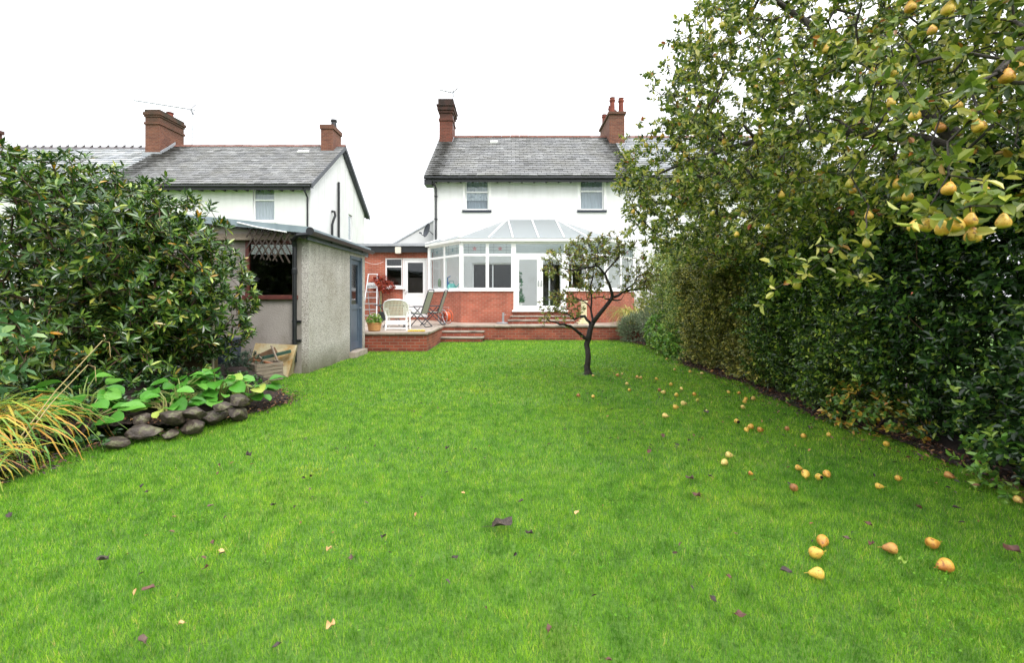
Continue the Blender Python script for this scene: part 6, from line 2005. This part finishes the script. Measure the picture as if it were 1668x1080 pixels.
# fruit that hangs on the tree (photo position, distance)
HANG = [(1634, 362, 2.15), (1580, 360, 2.3), (1557, 367, 2.32), (1535, 373, 2.3), (1585, 385, 2.35), (1488, 369, 2.6), (1509, 368, 2.62), (1595, 205, 2.45), (1490, 188, 2.7), (1606, 318, 2.4), (1545, 308, 2.5), (1455, 118, 3.0), (1545, 14, 2.6), (1483, 12, 3.1), (1264, 212, 4.6), (1298, 465, 3.7), (1412, 397, 3.3), (1462, 300, 3.2), (1479, 320, 3.0), (1230, 165, 5.2), (1158, 62, 6.0), (1185, 278, 5.5), (1200, 382, 5.0), (1141, 310, 6.2), (1273, 318, 4.6), (1285, 340, 4.7), (1079, 222, 7.2), (1098, 136, 7.0), (1078, 178, 7.2), (1083, 308, 7.0), (1105, 238, 6.8), (1141, 150, 6.6), (1207, 122, 5.6), (1346, 80, 4.2), (1423, 118, 3.8), (1168, 304, 5.8), (1160, 348, 5.8), (1061, 224, 7.4), (1131, 125, 6.8), (1451, 168, 3.3), (1532, 208, 2.9), (1560, 172, 3.0), (1640, 125, 2.6), (1655, 110, 2.7), (1384, 300, 3.6), (1415, 352, 3.5), (1098, 93, 7.2), (1180, 232, 5.6), (1230, 240, 5.0), (1045, 295, 7.6), (1035, 310, 7.8), (1210, 350, 5.2), (1330, 150, 4.4), (1290, 240, 4.4), (1250, 370, 4.6), (1115, 280, 6.8)]
hang = [np.array(P(*q)) for q in HANG]
ex_, eo_ = in_ells([(4.1, 5.7, 4.2, 2.1, 2.5, 2.0), (3.05, 7.2, 3.25, 1.4, 1.5, 1.15), (3.75, 6.6, 4.75, 1.25, 1.9, 1.5), (4.2, 4.2, 3.2, 1.9, 1.3, 1.15)], 400, 1.0)
kk = (eo_[:, 0] * .6 + eo_[:, 1] < -.35) & (ex_[:, 2] > 2.0) & (ex_[:, 1] > 2.3)
for q in ex_[kk][:40]: hang.append(q); HANG.append((0, 0, 5.0))
tops = np.array([h + np.array([0, 0, .075]) for h in hang])
# hanging spray at the end of a low bough
spray = np.array([P(1262, 470, 3.75), P(1275, 440, 3.75), P(1300, 430, 3.7), P(1320, 440, 3.6), P(1380, 430, 3.5), P(1400, 455, 3.4), P(1345, 420, 3.6), P(1372, 445, 3.45), P(1395, 420, 3.4), P(1290, 455, 3.7), P(1410, 410, 3.3), P(1360, 400, 3.5), P(1330, 400, 3.6)])
st, fixed = [], {}
def limb(pts, rad, parent_i):
    pi = parent_i
    for p, r in zip(pts, rad):
        st.append((np.array(p, float), pi)); pi = len(st) - 1; fixed[pi] = r
    return pi
t0 = limb([(5.6, 4.6, 0), (5.58, 4.6, .8), (5.5, 4.65, 1.6), (5.42, 4.7, 2.2)], (.19, .16, .15, .145), None)
L1 = limb([(5.0, 4.7, 2.8), (4.4, 5.0, 3.2), (3.8, 5.5, 3.45), (3.2, 6.1, 3.55), (2.6, 6.8, 3.5), (2.1, 7.3, 3.35)], (.075, .06, .048, .038, .028, .016), t0)
L2 = limb([(5.2, 5.1, 2.9), (4.9, 5.6, 3.8), (4.5, 6.0, 4.6), (4.0, 6.4, 5.3), (3.6, 6.7, 5.9)], (.10, .085, .06, .045, .025), t0)
L3 = limb([(5.1, 4.1, 2.9), (4.5, 3.6, 3.25), (3.9, 3.2, 3.3), (3.2, 2.85, 3.1), (2.7, 2.6, 2.75)], (.09, .075, .055, .038, .02), t0)
L4 = limb([(5.7, 4.6, 3.2), (5.9, 4.5, 4.2), (6.0, 4.4, 5.2)], (.1, .08, .05), t0)
L5 = limb([(5.2, 5.6, 2.7), (4.7, 6.6, 2.9), (4.2, 7.6, 2.95), (3.6, 8.4, 2.9)], (.08, .065, .05, .03), t0)
L6 = limb([(4.6, 3.2, 4.0), (4.3, 2.7, 4.4)], (.05, .035), L3 - 3)
alltg = np.concatenate([tp, tops, spray])
nodes, par, tips = grow(st, alltg, .2, .13, .03)
bm_ = branch_mesh('trunk', nodes, par, .0036, .43, M['grey_bark'], pe, r_max=.06, fixed=fixed, sides=7)
pear_leaf = leaf_mat('pear_leaf', [(0, col('#a5522e')), (.010, col('#b98c34')), (.02, col('#364c1c')), (.28, col('#546c26')), (.55, col('#788c32')), (.8, col('#a4aa44')), (.94, col('#c6be5a')), (1, col('#d0cc9c'))], .42, .4)
A = to * .35 + rng.normal(0, .6, to.shape) + np.array([0, 0, -.1])
hp_ = np.array(hang)
clear = np.ones(len(tp), bool)
for h in hp_: clear &= np.linalg.norm(tp + A * .05 - h - np.array([-.04, -.05, 0]), axis=1) > .16
sprig_leaves('foliage', tp[clear], A[clear], 10, .14, 1.05, .066, .040, pear_leaf, pe, var=.35)
na = np.array(nodes[len(st):]); ix = rng.choice(len(na), 6500)
sprig_leaves('inner_foliage', na[ix], rng.normal(0, 1, (len(ix), 3)), 4, .06, 1.1, .066, .038, pear_leaf, pe, var=.3)
allx = np.concatenate([tops, spray])
sprig_leaves('outer_foliage', np.repeat(allx, 2, 0) + rng.normal(0, .03, (len(allx) * 2, 3)), rng.normal(0, .6, (len(allx) * 2, 3)) + np.array([0, 0, .1]), 5, .08, 1.1, .075, .043, pear_leaf, pe, var=.3)

# ---- pears
def pear_mat(name, c1, c2, c3):
    m, n, l, b = new_mat(name)
    tc = n.new('ShaderNodeTexCoord'); oi = n.new('ShaderNodeObjectInfo')
    ad = n.new('ShaderNodeVectorMath'); ad.operation = 'ADD'
    l.new(tc.outputs['Object'], ad.inputs[0]); l.new(oi.outputs['Random'], ad.inputs[1])
    nz = n.new('ShaderNodeTexNoise'); nz.inputs['Scale'].default_value = 16; nz.inputs['Detail'].default_value = 5
    l.new(ad.outputs[0], nz.inputs['Vector'])
    rp = ramp(n, [(.25, c1), (.55, c2), (.8, c3)])
    sh = n.new('ShaderNodeMath'); sh.operation = 'MULTIPLY_ADD'; sh.inputs[1].default_value = .35; sh.inputs[2].default_value = -.17
    su = n.new('ShaderNodeMath'); su.operation = 'ADD'
    l.new(oi.outputs['Random'], sh.inputs[0]); l.new(sh.outputs[0], su.inputs[0]); l.new(nz.outputs['Fac'], su.inputs[1])
    l.new(su.outputs[0], rp.inputs['Fac'])
    sp_ = n.new('ShaderNodeTexNoise'); sp_.inputs['Scale'].default_value = 160
    l.new(ad.outputs[0], sp_.inputs['Vector'])
    r2 = ramp(n, [(.60, (1, 1, 1, 1)), (.70, (.55, .40, .25, 1))]); l.new(sp_.outputs['Fac'], r2.inputs['Fac'])
    mx = n.new('ShaderNodeMixRGB'); mx.blend_type = 'MULTIPLY'; mx.inputs[0].default_value = .8
    l.new(rp.outputs['Color'], mx.inputs[1]); l.new(r2.outputs['Color'], mx.inputs[2])
    bz = n.new('ShaderNodeTexNoise'); bz.inputs['Scale'].default_value = 26; bz.inputs['Detail'].default_value = 6
    o2 = n.new('ShaderNodeVectorMath'); o2.operation = 'SCALE'; o2.inputs['Scale'].default_value = 1.7
    l.new(ad.outputs[0], o2.inputs[0]); l.new(o2.outputs[0], bz.inputs['Vector'])
    br = ramp(n, [(.57, (0, 0, 0, 1)), (.66, (.85, .85, .85, 1))]); l.new(bz.outputs['Fac'], br.inputs['Fac'])
    m2 = n.new('ShaderNodeMixRGB'); l.new(br.outputs['Color'], m2.inputs[0]); l.new(mx.outputs['Color'], m2.inputs[1]); m2.inputs[2].default_value = col('#7a4a26')
    l.new(m2.outputs['Color'], b.inputs['Base Color'])
    b.inputs['Roughness'].default_value = .5
    b.inputs['Subsurface Weight'].default_value = .08
    b.inputs['Subsurface Radius'].default_value = (.01, .006, .003)
    return m
PM = {'y': pear_mat('yellow_pear_skin', col('#d2a63a'), col('#dcb954'), col('#c08a30')),
      'o': pear_mat('orange_pear_skin', col('#d8b04c'), col('#d39f40'), col('#a8682e')),
      'p': pear_mat('pale_pear_skin', col('#dcc878'), col('#d8bc66'), col('#b9934a')),
      'g': pear_mat('green_pear_skin', col('#a3a03c'), col('#b5a63e'), col('#8f7a30')),
      'r': pear_mat('bruised_pear_skin', col('#c79a4c'), col('#b07a44'), col('#6b4430'))}
pear_prof = [(.0, -.036), (.012, -.037), (.026, -.033), (.036, -.022), (.0395, -.006), (.037, .010), (.030, .024), (.0225, .036), (.018, .046), (.012, .053), (.004, .056)]
def pear_mesh(name, mt, fat=1.0, stalk=True):
    m = MB(); m.lathe((0, 0, 0), [(max(r, .0005) * fat, z) for r, z in pear_prof], 14)
    for i, v in enumerate(m.v):
        x, y, z = v; m.v[i] = (x + .15 * z * z / .05 + .0015 * math.sin(40 * z), y * (1 + .05 * math.sin(50 * x)), z)
    if stalk: m.tube([(.005, 0, .052), (.010, .002, .066), (.013, .006, .085)], [.0022, .0018, .0022], 5)
    me_o = m.build(name, mt, smooth=True)
    return me_o
protos = {}
for key in PM:
    o = pear_mesh('pear', PM[key], {'y': 1.0, 'o': 1.08, 'p': .98, 'g': .92, 'r': 1.0}[key])
    protos[key] = o.data
    bpy.data.objects.remove(o)
for i, h in enumerate(hang):
    py = HANG[i]
    key = 'y' if py[2] < 3.2 else ('g' if rng.random() < .6 else 'y')
    if py[:2] in ((1585, 385), (1545, 308), (1532, 208), (1640, 125), (1655, 110), (1061, 224)): key = 'o'
    o = bpy.data.objects.new('pear', protos[key]); COL.objects.link(o); o.parent = pe
    o.location = Vector(h) - OFF[pe.name]
    s = rng.uniform(.68, .86)
    o.scale = (s, s, s)
    o.rotation_euler = (rng.normal(0, .18), rng.normal(0, .18), rng.uniform(0, 6.28))

FALL = [  # photo position, skin, label
 (966, 612, 'p', 'pale bitten windfall pear at the foot of the small apple tree trunk'),
 (1006, 611, 'r', 'brown-bruised windfall pear just right of the apple tree trunk, beside a pale one'),
 (1013, 609, 'p', 'small pale windfall pear touching the brown-bruised one right of the apple tree'),
 (1038, 614, 'r', 'reddish rotting windfall pear touching a pale one, right of the apple tree'),
 (1044, 615, 'p', 'pale windfall pear touching the reddish rotting one'),
 (1069, 617, 'y', 'lone yellow windfall pear between the touching reddish pair and the pear with round top'),
 (1021, 625, 'p', 'pale windfall pear lying in front of a dead leaf, right of the apple tree'),
 (1025, 635, 'y', 'small yellow windfall pear nearest the apple tree among those in front of it'),
 (966, 646, 'y', 'yellow windfall pear with an orange end, alone in front of the apple tree trunk'),
 (942, 644, 'r', 'dull red windfall pear on the lawn just left of the apple tree trunk'),
 (1086, 585, 'p', 'farthest pale windfall pear, towards the lavender bushes'),
 (1099, 602, 'g', 'greenish pale windfall pear beside a dark leaf, far out on the lawn'),
 (1124, 605, 'y', 'round yellow windfall pear left of a matching one, below the privet hedge'),
 (1143, 608, 'p', 'pale yellow windfall pear left of the dark rotten one, below the privet hedge'),
 (1160, 605, 'r', 'dark brown rotten windfall pear below the olive privet hedge'),
 (1178, 605, 'r', 'small reddish windfall pear in front of the holed pear by the hedge'),
 (1188, 594, 'y', 'round yellow windfall pear with a black hole, lying against the privet hedge foot'),
 (1093, 626, 'y', 'yellow windfall pear in mid lawn, above the split open one'),
 (1110, 633, 'p', 'split open pale windfall pear with a brown core in mid lawn'),
 (1074, 635, 'r', 'brownish windfall pear resting against a pale oval one in mid lawn'),
 (1081, 639, 'p', 'pale oval windfall pear resting against the brownish one in mid lawn'),
 (1102, 643, 'y', 'oval yellow windfall pear left of an orange round one in mid lawn'),
 (1131, 642, 'o', 'orange-tinged round windfall pear behind a greenish one in mid lawn'),
 (1136, 652, 'g', 'greenish yellow round windfall pear in front of the orange-tinged one'),
 (1113, 657, 'p', 'windfall pear pointing right, just behind the large long pear'),
 (1100, 663, 'y', 'large long windfall pear lying on its side with its neck to the right'),
 (1083, 677, 'p', 'pale yellow windfall pear in front of the large long one'),
 (1151, 669, 'p', 'small whitish windfall pear fragment beside grey leaves in mid lawn'),
 (1187, 639, 'y', 'yellow windfall pear left of a small orange one, a step out from the hedge'),
 (1204, 640, 'o', 'small orange windfall pear right of a yellow one, a step out from the hedge'),
 (1213, 654, 'y', 'front pear of the overlapping yellow pair near the hedge'),
 (1215, 650, 'o', 'rear pear of the overlapping yellow pair near the hedge'),
 (1227, 649, 'p', 'pale windfall pear just right of the overlapping pair near the hedge'),
 (1210, 663, 'p', 'slim pale windfall pear in front of the overlapping pair'),
 (1200, 686, 'y', 'yellow windfall pear with a dark brown rotten underside'),
 (1223, 695, 'o', 'orange rear pear of the touching trio right of the rotten-bottomed one'),
 (1216, 700, 'y', 'yellow left pear of the touching trio'),
 (1238, 700, 'o', 'orange right pear of the trio, pointing right'),
 (1282, 698, 'r', 'brownish orange windfall pear alone between the trio and the hedge'),
 (1309, 710, 'y', 'long yellow windfall pear with a dark rotten neck'),
 (1350, 708, 'y', 'yellow windfall pear with a small dark spot, right of the long one'),
 (1381, 692, 'o', 'orange windfall pear among yellowed leaves under the hedge'),
 (1444, 723, 'y', 'smooth yellow windfall pear on dark soil at the hedge edge'),
 (1187, 741, 'p', 'pale farther pear of the upper left duo, its neck to the right'),
 (1180, 753, 'p', 'pale round windfall pear of the upper left duo, the nearer one beside a dark leaf'),
 (1222, 771, 'o', 'tiny orange windfall fruit alone left of the group of four'),
 (1300, 762, 'y', 'small yellow pear, rearmost of the group of four on the lawn'),
 (1312, 772, 'y', 'largest yellow pear of the group of four on the lawn'),
 (1334, 777, 'y', 'yellow pear with a dark eye in the group of four'),
 (1347, 772, 'o', 'orange pear at the right end of the group of four'),
 (1293, 794, 'r', 'rotting half-brown windfall pear in front of the group of four'),
 (1463, 779, 'o', 'small orange pear pointing right, nearest the dark laurel hedge'),
 (1431, 792, 'y', 'yellow windfall pear with a brown tip left of the small orange pointed one'),
 (1545, 774, 'r', 'orange-brown windfall pear in the leaf litter under the laurel hedge'),
 (1340, 881, 'o', 'orange-yellow pear, rearmost of the near row of three'),
 (1328, 901, 'o', 'upright-lying orange pear in the middle of the near row of three'),
 (1332, 934, 'y', 'big yellow pear with a dark bruise, frontmost of the near row of three'),
 (1452, 893, 'r', 'red-brown rotting pear beside the dull maroon leaves in the near lawn'),
 (1518, 885, 'o', 'orange pear with a brown spot pointing right in the near lawn'),
 (1540, 921, 'o', 'large smooth orange pear at the near right of the lawn'),
 (1658, 814, 'p', 'pale orange pear at the extreme right edge of the picture'),
]
hole = mat('black_rot', col('#1a120e'), None, .9)
for px, py, key, lab in FALL:
    z = .023
    q = G(px, py, z)
    o = bpy.data.objects.new('fallen_pear', protos[key]); COL.objects.link(o)
    o.location = q
    s = rng.uniform(.64, .80)
    if 'tiny' in lab or 'fragment' in lab: s *= .6
    if 'small' in lab: s *= .85
    if 'large' in lab or 'big' in lab: s *= 1.15
    o.scale = (s, s, s)
    yaw = rng.uniform(0, 6.28)
    if 'pointing right' in lab or 'to the right' in lab: yaw = 0
    up = 'upright' in lab
    o.rotation_euler = (0, R(88 + rng.normal(0, 8)), yaw) if not up else (R(60), 0, .4)
    tag(o, lab, 'pear', 'windfall pears on the lawn')
    if 'rotten underside' in lab or 'black hole' in lab or 'dark eye' in lab:
        mm = MB(); dv = Vector((0, -1, .25)).normalized() if 'underside' not in lab else Vector((.1, -.95, -.1)).normalized()
        u_ = dv.orthogonal().normalized(); v_ = dv.cross(u_); c_ = dv * .0385
        rr = .013 if 'underside' not in lab else .02
        mm.add([c_ + dv * .003] + [c_ - dv * .004 + (u_ * math.cos(k * .6283) + v_ * math.sin(k * .6283)) * rr for k in range(10)], [(0, 1 + k, 1 + (k + 1) % 10) for k in range(10)])
        h_ = mm.build('rotten_spot', hole); h_.parent = o
        h_.matrix_parent_inverse = (Matrix.Translation(q) @ o.rotation_euler.to_matrix().to_4x4() @ Matrix.Scale(s, 4)).inverted() @ Matrix.Translation(q)

# ---- single dead leaves on the lawn
LM = {'b': mat('brown_dead_leaf', col('#4a382f'), col('#6b564a'), .7, 30, .3), 'd': mat('dark_dead_leaf', col('#2c221f'), col('#463832'), .65, 30, .3), 't': mat('tan_dead_leaf', col('#b9925f'), col('#cdaa78'), .7, 30),
      'm': mat('maroon_dead_leaf', col('#4c302a'), col('#6b473a'), .65, 30), 'g': mat('fallen_green_leaf', col('#7d9a3c'), col('#94ad4a'), .5, 30), 'p': mat('grey_brown_leaf', col('#2a2420'), col('#54483e'), .6, 60, .6)}
def dead_leaf(px, py, size, key, lab, lobed=True):
    q = G(px, py, .035)
    s = F / q.y
    Lf = size / s
    m = MB(); n = 16; vs = [(0, 0, 0)]
    cup = rng.uniform(.10, .35); tw = rng.uniform(-.3, .3)
    for ring in (.5, 1.0):
        for k in range(n):
            t = 2 * math.pi * k / n
            r = (.5 * (1 + .25 * math.cos(t)) * (.75 + .25 * abs(math.sin(2.5 * t + .4)) if lobed else 1)) * ring
            x, y = r * math.cos(t), r * math.sin(t) * .62
            vs.append((x * Lf, y * Lf, Lf * (cup * ring * ring * (.5 + .5 * math.sin(3 * t + tw * 9)) + .35 * abs(y) + tw * x * y)))
    fs = [(0, 1 + k, 1 + (k + 1) % n) for k in range(n)] + [(1 + k, 1 + n + k, 1 + n + (k + 1) % n, 1 + (k + 1) % n) for k in range(n)]
    nv = len(vs)
    m.add(vs + [(x, y, z - .0015) for x, y, z in vs], fs + [tuple(i + nv for i in reversed(f)) for f in fs] + [(1 + n + k, 1 + n + (k + 1) % n + 0, 1 + n + (k + 1) % n + nv, 1 + n + k + nv) for k in range(n)])
    m.tube([(-.25 * Lf, 0, .02 * Lf), (-.6 * Lf, .03 * Lf, .05 * Lf), (-.78 * Lf, .06 * Lf, .03 * Lf)], .012 * Lf, 4)
    o = m.build('dead_leaf', LM[key], smooth=False)
    o.location = q; o.rotation_euler = (rng.normal(0, .2), rng.normal(0, .2), rng.uniform(0, 6.28) if size < 30 else .25)
    tag(o, lab, 'leaf', 'dead leaves on the lawn')
DL = [(815, 856, 38, 'p', 'largest curled purple-grey leaf in the middle of the lawn'), (863, 869, 14, 'd', 'small dark leaf just right of the largest curled leaf'), (848, 817, 11, 'p', 'grey curled leaf above the largest one'),
      (171, 912, 25, 'p', 'greyish curled leaf near the left edge of the lawn'), (244, 959, 20, 'm', 'crumpled reddish-brown leaf on the left foreground'), (336, 925, 13, 'm', 'small maroon leaf below two tan leaves on the left'), (361, 899, 12, 't', 'pale tan leaf below the pinkish one on the left'),
      (347, 885, 12, 'm', 'pinkish leaf just above the pale tan one on the left'), (344, 824, 10, 'b', 'small brown leaf level with the strap-leaved plant'), (446, 823, 12, 'd', 'dark leaf right of the small brown one in the left half'), (405, 742, 15, 'd', 'dark crumpled leaf on the lawn off the end of the rock edging'),
      (508, 776, 10, 'd', 'dark curled leaf above the small white fleck'), (506, 797, 8, 'b', 'little brown leaf just below the dark curled one'), (536, 895, 12, 't', 'pale tan curled leaf in the lower left middle'), (572, 910, 14, 'b', 'mid-brown leaf right of the pale tan curled one'),
      (626, 874, 12, 'd', 'dark leaf halfway between the tan leaf and the largest leaf'), (539, 1020, 22, 't', 'tan oval leaf near the bottom edge'), (234, 1045, 20, 'b', 'brown leaf at the bottom left'), (452, 1052, 16, 'd', 'dark curled leaf at the bottom edge left of centre'),
      (297, 1016, 12, 't', 'thin tan leaf between the two brown leaves at the bottom left'), (740, 909, 12, 'd', 'dark small leaf below left of the largest curled leaf'), (754, 803, 7, 't', 'tiny pale leaf above the largest curled leaf'), (729, 730, 10, 'd', 'dark far leaf near the centre of the lawn'),
      (940, 835, 11, 't', 'pale slim leaf right of the largest curled leaf'), (1125, 780, 14, 'b', 'brown twisted leaf left of the near pale pear duo'), (1137, 808, 14, 'm', 'pinkish-brown leaf below the brown twisted leaf'), (1157, 776, 10, 'd', 'dark leaf right of the brown twisted leaf'),
      (1080, 710, 14, 'm', 'reddish upright leaf in mid lawn'), (1058, 735, 11, 'm', 'small maroon leaf left below the reddish upright leaf'), (1102, 725, 14, 'p', 'grey flat leaf right of the reddish upright leaf'), (1123, 718, 9, 'd', 'black curled leaf right of the grey flat leaf'),
      (1188, 941, 11, 'm', 'pinkish leaf left of the big bruised yellow pear'), (1283, 932, 20, 'd', 'black twisted leaf just left of the big bruised yellow pear'), (1160, 975, 16, 'd', 'round dark leaf below the pinkish one'), (1204, 1003, 22, 'm', 'cluster-like crumpled red-brown leaf at the lower right of centre'),
      (894, 1027, 16, 'm', 'red-brown leaf near the bottom centre'), (990, 1075, 12, 'm', 'orange-red leaf cut by the bottom edge'), (1650, 897, 26, 'm', 'large maroon leaf at the right edge'), (1415, 855, 13, 'm', 'maroon leaf right of the near row of three pears'),
      (1420, 886, 13, 'm', 'dull maroon leaf left of the red-brown rotting pear'), (1380, 878, 13, 'b', 'brown leaf between the row of three and the dull maroon leaf'), (1469, 916, 20, 'g', 'pale green fallen leaf in the near right lawn'), (1495, 826, 11, 'm', 'small pink-brown leaf in front of the laurel hedge'),
      (1560, 828, 12, 'd', 'dark leaf right of the small pink-brown one by the hedge'), (1151, 672, 14, 'p', 'whitish-grey leaf under the pale pear fragment'), (15, 839, 14, 'd', 'dark leaf at the far left edge under the strap leaves'), (239, 802, 9, 'd', 'little dark leaf right of the strap-leaved plant on the lawn')]
for a in DL: dead_leaf(*a)

# ---- potted plants on the terrace
e = empty('red_leaved_shrub', (-5.42, 19.75, TZ), 'red-leaved acer in a pot between the stepladder and the extension window', 'shrub')
q, o = in_ells([(-5.62, 19.7, 2.05, .30, .25, .24), (-5.3, 19.7, 1.93, .30, .25, .2), (-5.5, 19.65, 2.2, .22, .2, .16)], 230, .6)
sprig_leaves('foliage', q, o + np.array([0, 0, -.1]), 7, .08, 1.1, .085, .030, leaf_mat('red_leaf', [(0, col('#5e1a14')), (.4, col('#8a2a1c')), (.8, col('#b04026')), (1, col('#c96a38'))], .5, .3), e)
nodes, par, tips = grow([(np.array((-5.45, 19.75, .8)), None), (np.array((-5.46, 19.74, 1.3)), 0), (np.array((-5.47, 19.72, 1.75)), 1)], q[::5], .12); branch_mesh('stem', nodes, par, .005, .4, M['red_twig'], e)
m = MB(); m.lathe((-5.45, 19.75, TZ), [(.15, 0), (.2, .3), (.215, .31), (.215, .36), (.19, .36), (.17, .31)], 18); m.build('pot', mat('dark_glazed_pot', col('#22262a'), col('#30363a'), .35), e)
m = MB(); m.tube([(-5.52, 19.62, TZ), (-5.5, 19.6, 1.95)], .016, 6)
tag(m.build('green_cane', mat('green_plastic_cane', col('#4f8a5a'), col('#6a9f6c'), .5)), 'tall green garden cane standing right of the stepladder', 'cane')
e = empty('flower_pot', (-3.98, 13.55, TZ), 'tan basket-like flower pot with pale flowers at the terrace corner against the shed', 'flower pot')
m = MB(); m.lathe((-3.98, 13.5, TZ), [(.15, 0), (.17, .02), (.2, .2), (.21, .22), (.21, .25), (.185, .25), (.17, .2)], 18); m.build('pot', mat('tan_pot', col('#a5764a'), col('#bd9058'), .8, 12, .4), e)
q, o = in_ells([(-3.98, 13.5, TZ + .31, .2, .18, .14)], 110, .6)
sprig_leaves('foliage', q, o + np.array([0, 0, .6]), 6, .05, 1.1, .05, .026, bright_leaf, e)
p, d, nn = sprigs(q[:26] + np.array([0, 0, .06]), o[:26] + np.array([0, -.2, 1.]), 6, .004, 1.3)
leaves('flower', p, d, nn, .03, .024, leaf_mat('pale_petal', [(0, col('#d9a0a0')), (.4, col('#ead8c8')), (1, col('#f0ead8'))], .6, .3), e)
e = empty('indoor_plant', (.22, 18.35, CZ), 'trailing green house plant standing inside the left conservatory door', 'plant')
m = MB(); m.lathe((.26, 18.4, CZ), [(.11, 0), (.15, .25), (.15, .28), (.12, .28)], 16); m.build('pot', M['white'], e)
q, o = in_ells([(.26, 18.4, CZ + .45, .16, .15, .25), (.22, 18.35, CZ + .95, .13, .12, .4), (.24, 18.35, CZ + 1.3, .12, .1, .2)], 130, .5)
nodes, par, tips = grow([(np.array((.26, 18.4, CZ + .25)), None), (np.array((.24, 18.38, CZ + .8)), 0), (np.array((.24, 18.38, CZ + 1.3)), 1)], q[::3], .1); branch_mesh('stem', nodes, par, .004, .35, M['red_twig'], e)
sprig_leaves('foliage', q, o + rng.normal(0, .4, o.shape), 4, .06, 1.1, .08, .05, leaf_mat('house_plant_leaf', [(0, col('#2f6a48')), (1, col('#4f8a5c'))], .4, .2), e)
e = empty('small_cactus', (-3.1, 19.3, SZ), 'small green potted plant on the sill at the left end of the conservatory', 'plant')
m = MB(); m.lathe((-3.02, 19.42, SZ + .002), [(.05, 0), (.065, .1), (.068, .12), (.05, .12)], 14); m.build('pot', M['white'], e)
m = MB(); m.lathe((-3.02, 19.42, SZ + .12), [(.04, 0), (.065, .08), (.07, .2), (.055, .3), (.02, .36)], 12); m.build('cactus_stem', mat('cactus_green', col('#5c7a5c'), col('#7a9474'), .6, 20, .4), e, smooth=True)
